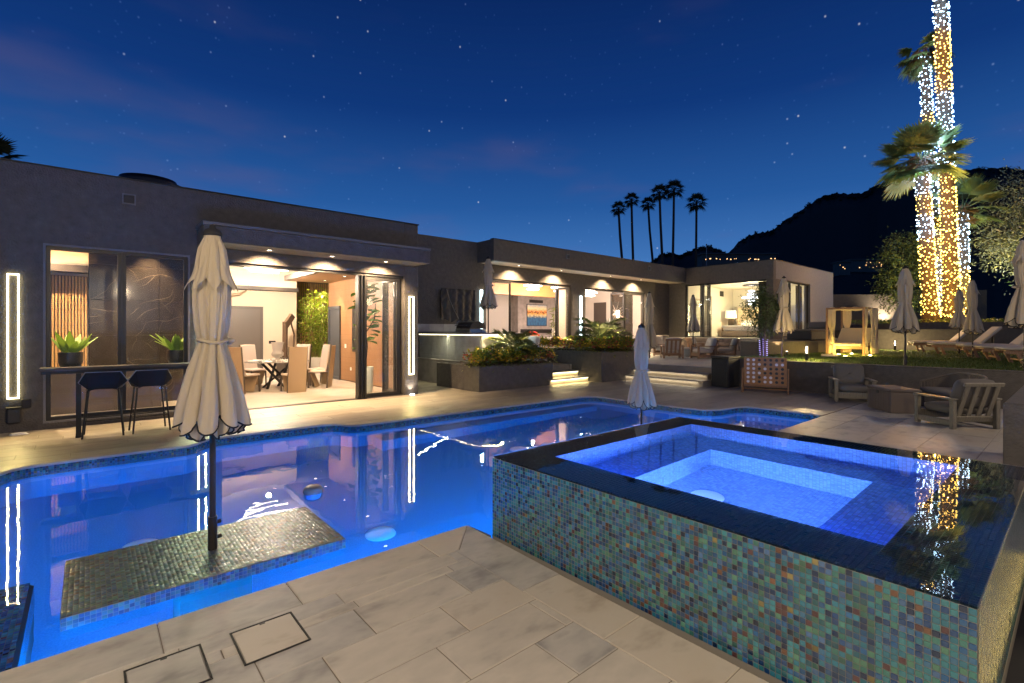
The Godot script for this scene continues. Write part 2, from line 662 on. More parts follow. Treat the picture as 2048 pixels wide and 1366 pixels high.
# blue hour: a paler band at the horizon, faint clouds still lit from below, stars
func night_sky() -> ImageTexture:
	var W := 4096
	var H := 2048
	var im := Image.create(W, H, false, Image.FORMAT_RGB8)
	var up := [Color(0.0012, 0.0050, 0.034), Color(0.0020, 0.0130, 0.078), Color(0.0044, 0.032, 0.156), Color(0.016, 0.082, 0.275), Color(0.046, 0.152, 0.40), Color(0.060, 0.180, 0.42)]
	var stops := [1.0, 0.62, 0.40, 0.24, 0.12, 0.0]
	var f := FastNoiseLite.new()
	f.seed = 4; f.frequency = 1.0; f.fractal_octaves = 5
	var low := Image.create(W / 4, H / 4, false, Image.FORMAT_RGBF)
	for y in H / 4:
		var el := PI * (0.5 - (y + 0.5) / (H / 4))
		var s := maxf(sin(el), 0.0)
		var base: Color = up[0]
		for k in 5:
			if s <= stops[k] and s >= stops[k + 1]:
				base = up[k].lerp(up[k + 1], (stops[k] - s) / (stops[k] - stops[k + 1]))
		for x in W / 4:
			var az := TAU * (x + 0.5) / (W / 4)
			var d := Vector3(sin(az) * cos(el), sin(el), -cos(az) * cos(el))
			var c := base
			if el > -0.02:
				var q := Vector3(d.x * 1.5, d.y * 6.5, d.z * 1.5)
				var n := f.get_noise_3dv(q) * 0.75 + f.get_noise_3dv(q * 2.7 + Vector3(9, 2, 4)) * 0.25
				var cl := smoothstep(0.02, 0.55, n) * smoothstep(0.75, 0.25, s)
				c = c.lerp(Color(0.075, 0.070, 0.175) * (0.45 + 1.2 * (1.0 - s) * (1.0 - s)), cl * 0.42)
			low.set_pixel(x, y, c)
	low.resize(W, H, Image.INTERPOLATE_BILINEAR)
	for y in H:
		for x in W:
			im.set_pixel(x, y, low.get_pixel(x, y).linear_to_srgb())
	rng.seed = 77
	for k in 4200:
		var s := rng.randf_range(0.02, 1.0)
		var y := int(H * (0.5 - asin(s) / PI))
		var x := rng.randi_range(1, W - 3)
		var e := pow(rng.randf(), 9.0)
		var c := Color(0.55, 0.7, 1.0).lerp(Color(1, 1, 1), e)
		var old := im.get_pixel(x, y)
		im.set_pixel(x, y, old.lerp(c, 0.18 + 0.82 * e))
	return ImageTexture.create_from_image(im)


# ------------------------------------------------------------------ ground, pool, paving
var POOL := PackedVector2Array([
	Vector2(-2.6, 3.3), Vector2(2.38, 3.3), Vector2(2.40, 3.04), Vector2(5.15, 3.04), Vector2(5.2, 3.2), Vector2(10.3, 3.2), Vector2(10.5, 3.26), Vector2(10.62, 3.42),
	Vector2(10.62, 4.45), Vector2(10.55, 4.66), Vector2(10.36, 4.78), Vector2(9.82, 4.84), Vector2(9.60, 4.93), Vector2(9.49, 5.08), Vector2(9.46, 5.3), Vector2(9.47, 7.55), Vector2(9.42, 7.75), Vector2(9.26, 7.90), Vector2(9.0, 7.97),
	Vector2(3.66, 8.05), Vector2(3.48, 8.08), Vector2(3.36, 8.17), Vector2(3.30, 8.32), Vector2(3.20, 8.43), Vector2(3.04, 8.49), Vector2(1.52, 8.52), Vector2(1.38, 8.48), Vector2(1.27, 8.38), Vector2(1.18, 8.25), Vector2(1.06, 8.18),
	Vector2(0.0, 8.2), Vector2(-0.5, 8.18), Vector2(-0.66, 8.10), Vector2(-0.74, 7.96), Vector2(-0.84, 7.80), Vector2(-1.0, 7.72), Vector2(-2.6, 7.7)])
const WATER := -0.10
const DEEP := -1.25


func ground() -> void:
	# one sheet to the horizon with the hole that the pool and the spa stand in
	var g := MB.new()
	var y := -0.12
	for r in [[-1500, -1500, 1500, -4.0], [-1500, 12.0, 1500, 1500], [-1500, -4.0, -4.0, 12.0], [14.0, -4.0, 1500, 12.0]]:
		g.quad(p(r[0], y, r[1]), p(r[2], y, r[1]), p(r[2], y, r[3]), p(r[0], y, r[3]))
	setting(put("ground", g, M.ground), "bare desert ground around the house")


func slabs(parent: Node, poly: PackedVector2Array, mats: Array, length: float, width: float, along_x: bool, y0: float, y1: float, gap: float, seed_: int, jitter := 0.0) -> void:
	rng.seed = seed_
	var lo := poly[0]; var hi := poly[0]
	for q in poly:
		lo = lo.min(q); hi = hi.max(q)
	var rows := int(ceil(((hi.y - lo.y) if along_x else (hi.x - lo.x)) / width))
	for r in rows:
		var off := -rng.randf() * length
		var end := (hi.x - lo.x) if along_x else (hi.y - lo.y)
		var at := off
		while at < end:
			var l := length * (1.0 + rng.randf_range(-jitter, jitter))
			var a := Vector2(lo.x + at, lo.y + r * width) if along_x else Vector2(lo.x + r * width, lo.y + at)
			var s := Vector2(l, width) if along_x else Vector2(width, l)
			at += l
			var rect := PackedVector2Array([a + Vector2(gap, gap), a + Vector2(s.x - gap, gap), a + s - Vector2(gap, gap), a + Vector2(gap, s.y - gap)])
			for piece in Geometry2D.intersect_polygons(rect, poly):
				if piece.size() < 3: continue
				var ar := 0.0
				for k in piece.size():
					ar += piece[k].cross(piece[(k + 1) % piece.size()])
				if absf(ar) < 0.006 or Geometry2D.triangulate_polygon(piece).is_empty(): continue
				var mb := MB.new()
				mb.prism(piece, y0, y1 + rng.randf_range(-0.0012, 0.0012), 0.004)
				put("paver", mb, mats[rng.randi() % mats.size()], parent)


func rect(x0: float, b0: float, x1: float, b1: float) -> PackedVector2Array:
	return PackedVector2Array([Vector2(x0, b0), Vector2(x1, b0), Vector2(x1, b1), Vector2(x0, b1)])


func decks() -> void:
	# the deck this side of the pool
	var d := Node3D.new()
	hang("pool_deck", d)
	setting(d, "pale limestone paving on the near side of the pool")
	var bed := MB.new()
	bed.prism(rect(-4.0, -4.0, 2.35, 3.27), -0.14, -0.006)
	put("bed", bed, M.joint, d)
	# coping along the water, a thin course behind it, a border along the spa
	rng.seed = 12
	var at := -4.0
	while at < 2.36:
		var l: float = rng.randf_range(0.62, 0.95)
		var e: float = minf(at + l, 2.37)
		var poly := rect(at + 0.002, 2.985, e - 0.002, 3.32)
		if e >= 2.36:
			poly = PackedVector2Array([Vector2(at + 0.002, 2.985), Vector2(2.06, 2.985), Vector2(2.375, 3.32), Vector2(at + 0.002, 3.32)])
		var mb := MB.new()
		mb.prism(poly, -0.05, 0.0, 0.006)
		put("coping_stone", mb, M.stone[rng.randi() % 6], d)
		at = e
	slabs(d, rect(-4.0, 2.83, 2.03, 2.982), M.stone, 0.8, 0.152, true, -0.03, 0.0, 0.002, 5)
	at = -4.0
	while at < 3.2:
		var e: float = minf(at + rng.randf_range(0.55, 0.8), 3.31)
		var poly := rect(2.033, at + 0.002, 2.352, e - 0.002)
		if e > 2.99:
			poly = PackedVector2Array([Vector2(2.033, at + 0.002), Vector2(2.352, at + 0.002), Vector2(2.372, 3.308), Vector2(2.065, 2.978), Vector2(2.033, 2.978)])
			e = 4.0
		var mb := MB.new()
		mb.prism(poly, -0.03, 0.0005, 0.004)
		put("paver", mb, M.stone[rng.randi() % 6], d)
		at = e
	# courses, leaving the two lids out
	var field := rect(-4.0, -3.9, 2.03, 2.828)
	slabs(d, field, M.stone, 0.62, 0.302, true, -0.03, 0.0, 0.003, 8, 0.12)
	# access lids let into the paving
	for k in 2:
		var c: Vector2 = [Vector2(0.725, 2.775), Vector2(0.285, 2.775)][k]
		var lid := thing("access_lid", p(c.x, 0, c.y), 0.0, ["stone clad access lid in the deck, closer to the spa", "stone clad access lid in the deck, farther from the spa"][k], "lid", "access lids in the deck")
		var fr := MB.new()
		for s in [[-0.155, -0.165, -0.147, 0.165], [0.147, -0.165, 0.155, 0.165], [-0.147, -0.165, 0.147, -0.157], [-0.147, 0.157, 0.147, 0.165]]:
			fr.bb(p(s[0], 0.001, s[1]), p(s[2], 0.006, s[3]))
		put("lid_frame", fr, M.black_metal, lid)
		var pl := MB.new()
		pl.bb(p(-0.143, 0.0, -0.153), p(0.143, 0.0055, 0.153), 0.002)
		put("lid_panel", pl, M.stone[1 + k], lid)
		var h := MB.new()
		h.bb(p(-0.015, 0.0056, 0.138), p(0.012, 0.0075, 0.152))
		put("lift_hole", h, M.black, lid)

	# paving between the pool and the house
	var hd := Node3D.new()
	hang("house_terrace", hd)
	setting(hd, "long cream paving planks between pool and house")
	var outline := PackedVector2Array()
	for k in range(6, POOL.size()): outline.append(POOL[k])
	outline.append(Vector2(-4.0, 7.7)); outline.append(Vector2(-4.0, 10.98)); outline.append(Vector2(6.33, 10.98)); outline.append(Vector2(6.33, 14.4)); outline.append(Vector2(8.1, 14.4)); outline.append(Vector2(8.1, 10.95)); outline.append(Vector2(14.3, 10.95)); outline.append(Vector2(14.3, 3.22)); outline.append(Vector2(10.45, 3.22))
	var mb2 := MB.new()
	mb2.prism(outline, -0.14, -0.006)
	put("bed", mb2, M.joint, hd)
	# coping ring in short curved stones
	slabs(hd, outline, M.plank, 1.5, 0.30, true, -0.03, 0.0, 0.0016, 31, 0.05)
	var cop := MB.new()
	for k in range(6, POOL.size() - 1):
		var a := POOL[k]; var b := POOL[k + 1]
		var t := (b - a).normalized()
		var nn := Vector2(-t.y, t.x)
		cop.box(p((a.x + b.x) * 0.5 + nn.x * 0.005, -0.018, (a.y + b.y) * 0.5 + nn.y * 0.005), Vector3(0.026, 0.034, a.distance_to(b) + 0.006), Basis(Vector3.UP, atan2(t.x, -t.y)), 0.008)
	put("coping_nose", cop, M.stone[1], hd)
	# paving to the right, behind the spa
	var rd := Node3D.new()
	hang("seating_deck", rd)
	setting(rd, "square stone paving behind the spa under the armchairs")
	var o3 := PackedVector2Array([Vector2(5.2, -4.0), Vector2(14.3, -4.0), Vector2(14.3, 3.2), Vector2(5.2, 3.2)])
	var mb3 := MB.new()
	mb3.prism(o3, -0.14, -0.006)
	put("bed", mb3, M.joint, rd)
	slabs(rd, o3, M.stone, 0.92, 0.61, true, -0.03, 0.0, 0.002, 44)
	var o4 := rect(2.5, -4.0, 5.19, 0.12)
	var mb4 := MB.new()
	mb4.prism(o4, -0.14, -0.006)
	put("bed", mb4, M.joint, rd)
	slabs(rd, o4, M.stone, 0.62, 0.302, true, -0.03, 0.0, 0.002, 45)


const TILE := 0.0254
var TILE_COLS := [Color(0.025, 0.150, 0.207), Color(0.036, 0.192, 0.227), Color(0.049, 0.191, 0.158), Color(0.073, 0.205, 0.136), Color(0.019, 0.099, 0.230), Color(0.012, 0.055, 0.155), Color(0.007, 0.025, 0.067), Color(0.057, 0.130, 0.260), Color(0.081, 0.037, 0.039), Color(0.150, 0.075, 0.041), Color(0.235, 0.192, 0.067), Color(0.040, 0.143, 0.245)]
var TILE_W := [22, 17, 12, 7, 16, 10, 6, 7, 4, 2, 1, 10]


func tile_color() -> Color:
	var t := rng.randi_range(0, 112)
	var k := 0
	while k < TILE_W.size() - 1 and t >= TILE_W[k]:
		t -= TILE_W[k]
		k += 1
	var c: Color = TILE_COLS[k]
	return c * rng.randf_range(0.5, 1.45)


# covers a rectangle at o spanned by u and w with mosaic; each tile a slightly cushioned face with a tilt of its own
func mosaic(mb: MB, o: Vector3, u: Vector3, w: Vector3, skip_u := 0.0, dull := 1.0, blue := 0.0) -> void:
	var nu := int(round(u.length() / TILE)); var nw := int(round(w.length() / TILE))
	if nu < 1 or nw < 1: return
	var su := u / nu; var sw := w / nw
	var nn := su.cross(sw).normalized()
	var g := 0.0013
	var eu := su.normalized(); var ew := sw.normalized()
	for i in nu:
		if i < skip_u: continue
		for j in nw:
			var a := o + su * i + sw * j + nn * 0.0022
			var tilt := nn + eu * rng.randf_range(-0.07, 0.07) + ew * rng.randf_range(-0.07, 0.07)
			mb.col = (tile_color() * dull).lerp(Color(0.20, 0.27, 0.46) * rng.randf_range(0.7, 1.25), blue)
			var k := mb.v.size()
			var q := 0.10
			mb.vert(a + eu * g + ew * g, (tilt - eu * q - ew * q).normalized())
			mb.vert(a + su - eu * g + ew * g, (tilt + eu * q - ew * q).normalized())
			mb.vert(a + su + sw - eu * g - ew * g, (tilt + eu * q + ew * q).normalized())
			mb.vert(a + sw + eu * g - ew * g, (tilt - eu * q + ew * q).normalized())
			mb.tri_i(k, k + 1, k + 2); mb.tri_i(k, k + 2, k + 3)
	mb.col = Color.WHITE


func stuff(o: Node) -> Node:
	o.set_meta("kind", "stuff")
	return o


func pool() -> void:
	rng.seed = 3
	var basin := Node3D.new()
	hang("pool_basin", basin)
	setting(basin, "pool shell of blue grey plaster with a mosaic waterline")
	var fl := MB.new()
	fl.prism(POOL, DEEP - 0.1, DEEP)
	put("floor", fl, M.plaster, basin)
	var wl := MB.new(); var band := MB.new(); var back := MB.new()
	for k in POOL.size():
		var a := POOL[k]; var b := POOL[(k + 1) % POOL.size()]
		if a.y < 3.1 and b.y < 3.1: continue
		# inside faces look into the pool
		wl.quad(p(b.x, DEEP, b.y), p(a.x, DEEP, a.y), p(a.x, -0.30, a.y), p(b.x, -0.30, b.y))
		back.quad(p(b.x, -0.30, b.y), p(a.x, -0.30, a.y), p(a.x, -0.004, a.y), p(b.x, -0.004, b.y))
		if a.x > -2.5 or b.x > -2.5:
			mosaic(band, p(b.x, -0.26, b.y), p(a.x, -0.26, a.y) - p(b.x, -0.26, b.y), Vector3(0, 0.23, 0), 0.0, 0.9)
	put("wall", wl, M.plaster, basin)
	put("grout", back, M.grout_dark, basin)
	stuff(put("waterline_tiles", band, M.tile, basin))
	# submerged tiled seat at the left and the entry step along the far wall
	var seat := MB.new()
	seat.bb(p(-2.55, DEEP, 3.32), p(-0.28, -0.30, 4.85), 0.04)
	put("seat", seat, M.grout_dark, basin)
	var stl := MB.new()
	mosaic(stl, p(-1.6, -0.30, 3.34), p(-0.30, -0.30, 3.34) - p(-1.6, -0.30, 3.34), p(0, 0, 1.5))
	mosaic(stl, p(-0.28, -0.75, 3.34), p(0, 0, 1.5), Vector3(0, 0.44, 0))
	mosaic(stl, p(-1.6, -0.75, 4.85), Vector3(1.3, 0, 0), Vector3(0, 0.44, 0))
	stuff(put("seat_tiles", stl, M.tile, basin))
	var stp := MB.new()
	stp.bb(p(3.7, DEEP, 7.55), p(9.2, -0.62, 7.96), 0.03)
	put("bench", stp, M.plaster, basin)
	# main drain and return
	for k in 3:
		var at: Vector2 = [Vector2(2.35, 4.85), Vector2(0.4, 6.0), Vector2(5.5, 6.2)][k]
		var dr := MB.new()
		dr.lathe(p(at.x, DEEP, at.y), [[0.0, 0.05], [0.10, 0.05], [0.15, 0.03], [0.16, 0.0]], 20)
		put("drain_cover", dr, M.white, basin)
	# water
	var w := MB.new()
	var idx := Geometry2D.triangulate_polygon(POOL)
	for t in range(0, idx.size(), 3):
		var a := POOL[idx[t]]; var b := POOL[idx[t + 1]]; var d := POOL[idx[t + 2]]
		if (b - a).cross(d - a) < 0:
			var s := b
			b = d; d = s
		w.tri(p(a.x, WATER, a.y), p(b.x, WATER, b.y), p(d.x, WATER, d.y))
	setting(put("pool_water", w, M.water), "still blue lit pool water")
	# lamps under water
	var blue := Color(0.0, 0.565, 1.0)
	for s in [[-0.08, 3.36, 0.0, 1.0, 3.0], [1.75, 3.36, 0.0, 1.0, 3.2], [-2.55, 6.2, 1.0, 0.0, 4.6], [3.7, 3.10, 0.0, 1.0, 3.3], [5.9, 3.26, 0.0, 1.0, 2.0], [8.2, 3.26, 0.0, 1.0, 1.3]]:
		var lamp := thing("pool_lamp", p(s[0], -0.72, s[1]), 0.0, "round blue pool lamp set in the wall under water", "pool lamp", "lamps in the pool walls")
		var o := Vector3(s[2], 0, -s[3])
		var ring := MB.new(); var lens := MB.new()
		ring.cyl(-o * 0.012, o * 0.02, 0.105, 0.105, 20)
		lens.cyl(o * 0.02, o * 0.03, 0.085, 0.075, 20)
		put("rim", ring, M.steel, lamp)
		put("lamp_lens", lens, M.lamp_blue, lamp)
		omni(lamp, o * 0.28, blue, s[4], 0.12)
	# the tiled table in the water
	rng.seed = 9
	var tb := thing("pool_table", p(0.70, 0, 4.17), 0.0, "mosaic tiled slab table standing in the pool, pierced by a parasol pole", "table")
	var sl := MB.new()
	sl.bb(p(-0.81, -0.075, -0.455), p(0.81, -0.0025, 0.455))
	put("tabletop", sl, M.grout, tb)
	var tt := MB.new()
	mosaic(tt, p(-0.81, -0.0025, -0.455), Vector3(1.62, 0, 0), p(0, 0, 0.91))
	mosaic(tt, p(-0.81, -0.075, -0.455), Vector3(1.62, 0, 0), Vector3(0, 0.072, 0))
	mosaic(tt, p(-0.81, -0.075, 0.455), p(0, 0, -0.91), Vector3(0, 0.072, 0))
	mosaic(tt, p(0.81, -0.075, -0.455), p(0, 0, 0.91), Vector3(0, 0.072, 0))
	for k in tt.c.size(): tt.c[k] = tt.c[k].lerp(Color(0.075, 0.065, 0.06), 0.4)
	stuff(put("mosaic_tiles", tt, M.tile_matte, tb))
	var ped := MB.new()
	ped.bb(p(-0.22, DEEP, -0.18), p(0.22, -0.075, 0.18))
	put("pedestal", ped, M.grout_dark, tb)
	# floating chlorine dispenser
	var fl2 := thing("chlorine_floater", p(1.80, WATER, 5.28), 0.0, "small white and blue chlorine dispenser floating in the pool", "floater")
	var a1 := MB.new(); var a2 := MB.new()
	a1.lathe(Vector3.ZERO, [[0.0, 0.075], [0.06, 0.075], [0.075, 0.065], [0.095, 0.045], [0.10, 0.02], [0.095, 0.0]], 24)
	a2.lathe(Vector3.ZERO, [[0.095, 0.0], [0.08, -0.03], [0.07, -0.16], [0.0, -0.17]], 24)
	put("float_ring", a1, mat(0.16, 0.15, 0.14, 0.5), fl2)
	put("cartridge", a2, mat(0.10, 0.25, 0.6, 0.4), fl2)


func spa() -> void:
	rng.seed = 15
	var x0 := 2.42; var x1 := 5.14; var b0 := 0.25; var b1 := 3.04; var top := 0.598
	var ix0 := 2.79; var ix1 := 4.85; var ib0 := 0.60; var ib1 := 2.72
	var fx0 := 3.2; var fx1 := 4.45; var fb0 := 1.03; var fb1 := 2.30
	var seat := 0.07; var foot := -0.40
	var s := thing("spa", p(x0, 0, b0), 0.0, "raised square spa clad in shimmering green blue mosaic, brimming over its rim", "spa")
	var O := -p(x0, 0, b0)
	var c := MB.new()
	# shell: outer faces, rim, basin, seat, footwell
	c.quad(p(x0, -0.30, b1) + O, p(x0, -0.30, b0) + O, p(x0, top, b0) + O, p(x0, top, b1) + O)
	c.quad(p(x0, -0.30, b0) + O, p(x1, -0.30, b0) + O, p(x1, top, b0) + O, p(x0, top, b0) + O)
	c.quad(p(x1, -0.30, b0) + O, p(x1, -0.30, b1) + O, p(x1, top, b1) + O, p(x1, top, b0) + O)
	c.quad(p(x1, DEEP, b1) + O, p(x0, DEEP, b1) + O, p(x0, top, b1) + O, p(x1, top, b1) + O)
	var rims := [[x0, b0, x1, ib0], [x0, ib1, x1, b1], [x0, ib0, ix0, ib1], [ix1, ib0, x1, ib1]]
	for r in rims: c.quad(p(r[0], top, r[1]) + O, p(r[2], top, r[1]) + O, p(r[2], top, r[3]) + O, p(r[0], top, r[3]) + O)
	var seats := [[ix0, ib0, ix1, fb0], [ix0, fb1, ix1, ib1], [ix0, fb0, fx0, fb1], [fx1, fb0, ix1, fb1]]
	for r in seats: c.quad(p(r[0], seat, r[1]) + O, p(r[2], seat, r[1]) + O, p(r[2], seat, r[3]) + O, p(r[0], seat, r[3]) + O)
	c.quad(p(fx0, foot, fb0) + O, p(fx1, foot, fb0) + O, p(fx1, foot, fb1) + O, p(fx0, foot, fb1) + O)
	for q in [[ix0, ib0, ix1, ib1, seat, top], [fx0, fb0, fx1, fb1, foot, seat]]:
		var g := [p(q[0], q[4], q[1]) + O, p(q[2], q[4], q[1]) + O, p(q[2], q[4], q[3]) + O, p(q[0], q[4], q[3]) + O]
		var h := Vector3(0, q[5] - q[4], 0)
		for k in 4: c.quad(g[(k + 1) % 4], g[k], g[k] + h, g[(k + 1) % 4] + h)
	put("shell", c, M.grout_dark, s)
	var og := MB.new()
	var e := 0.0006
	og.quad(p(x0 - e, -0.28, b1) + O, p(x0 - e, -0.28, b0) + O, p(x0 - e, top, b0) + O, p(x0 - e, top, b1) + O)
	og.quad(p(x0, -0.28, b0 - e) + O, p(x1, -0.28, b0 - e) + O, p(x1, top, b0 - e) + O, p(x0, top, b0 - e) + O)
	put("outer_grout", og, M.grout, s)
	# mosaic: the faces near the camera tile by tile, the rest as one skin
	var skin := MB.new()
	var first := 12
	mosaic(skin, p(x0, -0.01, b0) + O, p(0, 0, b1 - b0) * 1.0, Vector3(0, top + 0.01, 0), first)
	# (seen from outside: u runs away from the camera, so the face is turned round)
	for k in range(0, skin.i.size(), 3):
		var t := skin.i[k + 1]
		skin.i[k + 1] = skin.i[k + 2]; skin.i[k + 2] = t
	for k in skin.n.size():
		skin.n[k] = Vector3(-absf(skin.n[k].x), skin.n[k].y, skin.n[k].z)
		skin.v[k] = Vector3(-0.0022, skin.v[k].y, skin.v[k].z)
	mosaic(skin, p(x0, -0.01, b0) + O, Vector3(x1 - x0, 0, 0), Vector3(0, top + 0.01, 0))
	mosaic(skin, p(x1, -0.01, b1) + O, Vector3(x0 - x1, 0, 0), Vector3(0, top + 0.01, 0))
	mosaic(skin, p(x1, -0.01, b0) + O, p(0, 0, b1 - b0), Vector3(0, top + 0.01, 0))
	stuff(put("outer_tiles", skin, M.tile, s))
	var inner := MB.new()
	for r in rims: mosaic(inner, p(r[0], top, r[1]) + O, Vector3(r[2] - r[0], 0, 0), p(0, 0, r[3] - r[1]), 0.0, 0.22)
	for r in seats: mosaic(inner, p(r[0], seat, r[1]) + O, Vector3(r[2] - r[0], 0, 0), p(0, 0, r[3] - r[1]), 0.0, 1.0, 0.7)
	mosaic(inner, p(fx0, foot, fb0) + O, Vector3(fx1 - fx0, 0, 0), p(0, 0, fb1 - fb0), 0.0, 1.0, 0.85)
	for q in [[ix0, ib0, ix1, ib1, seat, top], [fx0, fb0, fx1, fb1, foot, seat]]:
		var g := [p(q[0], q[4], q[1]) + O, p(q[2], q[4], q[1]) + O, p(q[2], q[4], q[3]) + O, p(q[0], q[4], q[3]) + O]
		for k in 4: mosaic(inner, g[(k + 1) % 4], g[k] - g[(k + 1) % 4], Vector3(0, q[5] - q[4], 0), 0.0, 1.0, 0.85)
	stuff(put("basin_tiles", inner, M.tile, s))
	# tiles that can be picked apart: the twelve columns by the near corner
	var one := MB.new()
	one.box(Vector3.ZERO, Vector3(0.0045, TILE - 0.0026, TILE - 0.0026), Basis.IDENTITY, 0.0018)
	var om := one.mesh()
	var tm := []
	for k in TILE_COLS.size():
		var m: StandardMaterial3D = M.tile.duplicate()
		m.vertex_color_use_as_albedo = false
		m.albedo_color = TILE_COLS[k].linear_to_srgb()
		tm.append(m)
	var ny := int(round((top + 0.01) / TILE))
	var sy := (top + 0.01) / ny
	var sb := (b1 - b0) / int(round((b1 - b0) / TILE))
	for k in first:
		for j in ny:
			var t := rng.randi_range(0, 112)
			var z := 0
			while z < TILE_W.size() - 1 and t >= TILE_W[z]:
				t -= TILE_W[z]
				z += 1
			var bs := Basis.from_euler(Vector3(0, rng.randf_range(-0.06, 0.06), rng.randf_range(-0.06, 0.06)))
			shared("tile", om, tm[z], s, Transform3D(bs, Vector3(-0.001, -0.01 + (j + 0.5) * sy, -(k + 0.5) * sb)))
	# drains and lamps under the water
	for k in 2:
		var at: Vector2 = [Vector2(3.72, 1.95), Vector2(3.55, 1.28)][k]
		var dr := MB.new()
		dr.lathe(p(at.x, foot, at.y) + O, [[0.0, 0.03], [0.05, 0.035], [0.055, 0.028], [0.105, 0.028], [0.125, 0.012], [0.13, 0.0]], 24)
		put("drain_cover", dr, M.white, s)
	for k in 2:
		var at: Vector3 = p(fx0, -0.14, [1.35, 1.98][k]) + O
		var ring := MB.new(); var lens := MB.new()
		ring.cyl(at, at + Vector3(0.012, 0, 0), 0.085, 0.085, 20)
		lens.cyl(at + Vector3(0.012, 0, 0), at + Vector3(0.02, 0, 0), 0.068, 0.06, 20)
		put("lamp_rim", ring, M.steel, s)
		put("lamp_lens", lens, M.lamp_blue, s)
		omni(s, at + Vector3(0.16, 0.02, 0), Color(0.46, 0.66, 1.0), 3.0, 0.05)
	for k in 2:
		var at: Vector3 = p(ix0, 0.33, [1.1, 2.2][k]) + O
		var lens := MB.new()
		lens.cyl(at, at + Vector3(0.02, 0, 0), 0.05, 0.045, 18)
		put("lamp_lens", lens, M.lamp_blue, s)
		omni(s, at + Vector3(0.13, 0.0, 0), Color(0.0, 0.33, 1.0), 0.8, 0.05)
	# catch channel round the foot of the spa, with a lit strip on the far side
	var ch := MB.new()
	ch.quad(p(2.35, -0.16, -4.0) + O, p(2.43, -0.16, -4.0) + O, p(2.43, -0.16, 3.30) + O, p(2.35, -0.16, 3.30) + O)
	ch.quad(p(2.43, -0.10, 0.10) + O, p(5.2, -0.10, 0.10) + O, p(5.2, -0.10, 0.27) + O, p(2.43, -0.10, 0.27) + O)
	ch.quad(p(5.12, -0.10, 0.10) + O, p(5.22, -0.10, 0.10) + O, p(5.22, -0.10, 3.2) + O, p(5.12, -0.10, 3.2) + O)
	put("catch_channel", ch, M.gutter, s)
	var ls := MB.new()
	ls.bb(p(2.5, -0.03, 0.112) + O, p(5.1, -0.022, 0.118) + O)
	put("led_strip", ls, M.lamp_shade, s)
	panel(s, p(3.8, -0.01, 0.15) + O, Vector3(0, 0.8, -0.5), Vector2(2.6, 0.03), Color(1.0, 0.86, 0.5), 0.08)
	var w := MB.new()
	w.quad(p(x0 - 0.006, top + 0.014, b0 - 0.006), p(x1 + 0.006, top + 0.014, b0 - 0.006), p(x1 + 0.006, top + 0.014, b1 + 0.006), p(x0 - 0.006, top + 0.014, b1 + 0.006))
	setting(put("spa_water", w, M.spa_water), "blue lit water brimming over the spa rim")


# ------------------------------------------------------------------ the house
func boxpart(called: String, a: Vector3, b: Vector3, m: Material, parent: Node, ch := 0.0) -> MeshInstance3D:
	var mb := MB.new()
	mb.bb(a, b, ch)
	return put(called, mb, m, parent)


# four bars round an opening, in the plane of constant b (along x) or of constant x (along b)
func frame_of(mb: MB, a: Vector3, b: Vector3, w: float, d: float) -> void:
	var lo := a.min(b); var hi := a.max(b)
	var t := Vector3(d, 0, 0) if absf(hi.x - lo.x) < 0.001 else Vector3(0, 0, d)
	var e := Vector3(0, 0, w) if t.x > 0 else Vector3(w, 0, 0)
	var up := Vector3(0, w, 0)
	mb.bb(lo - t * 0.5, Vector3(lo.x, hi.y, lo.z) + e + t * 0.5)
	mb.bb(Vector3(hi.x, lo.y, hi.z) - e - t * 0.5, hi + t * 0.5)
	mb.bb(lo + e - t * 0.5, Vector3(hi.x, lo.y, hi.z) - e + up + t * 0.5)
	mb.bb(Vector3(lo.x, hi.y, lo.z) + e - up - t * 0.5, hi - e + t * 0.5)


func glazed(called: String, a: Vector3, b: Vector3, parent: Node, w := 0.06, d := 0.07, glass: Material = null) -> Node3D:
	var f := MB.new()
	frame_of(f, a, b, w, d)
	var o := put(called, f, M.frame, parent)
	var g := MB.new()
	var lo := a.min(b); var hi := a.max(b)
	if absf(hi.x - lo.x) < 0.001:
		g.quad(Vector3(lo.x, lo.y + w, lo.z + w), Vector3(lo.x, lo.y + w, hi.z - w), Vector3(lo.x, hi.y - w, hi.z - w), Vector3(lo.x, hi.y - w, lo.z + w))
	else:
		g.quad(Vector3(lo.x + w, lo.y + w, lo.z), Vector3(hi.x - w, lo.y + w, lo.z), Vector3(hi.x - w, hi.y - w, lo.z), Vector3(lo.x + w, hi.y - w, lo.z))
	put("pane", g, glass if glass else M.glass, o)
	return o


# an outline of light on the wall: a tall narrow rectangle of strip
func led_outline(h: Node, x: float, y0: float, y1: float, b: float, half: float, m: Material, color: Color, energy: float) -> void:
	var base := MB.new()
	base.bb(p(x - half + 0.021, y0 + 0.021, b - 0.012), p(x + half - 0.021, y1 - 0.021, b - 0.002))
	var o := put("wall_lamp", base, M.stucco, h)
	var s := MB.new()
	frame_of(s, p(x - half, y0, b - 0.02), p(x + half, y1, b - 0.02), 0.018, 0.036)
	put("led_strip", s, m, o)
	for e in [-1.0, 1.0]: panel(h, p(x + (half - 0.009) * e, (y0 + y1) * 0.5, b - 0.05), Vector3(0, 0, 1), Vector2(0.016, y1 - y0), color, energy * 0.5)


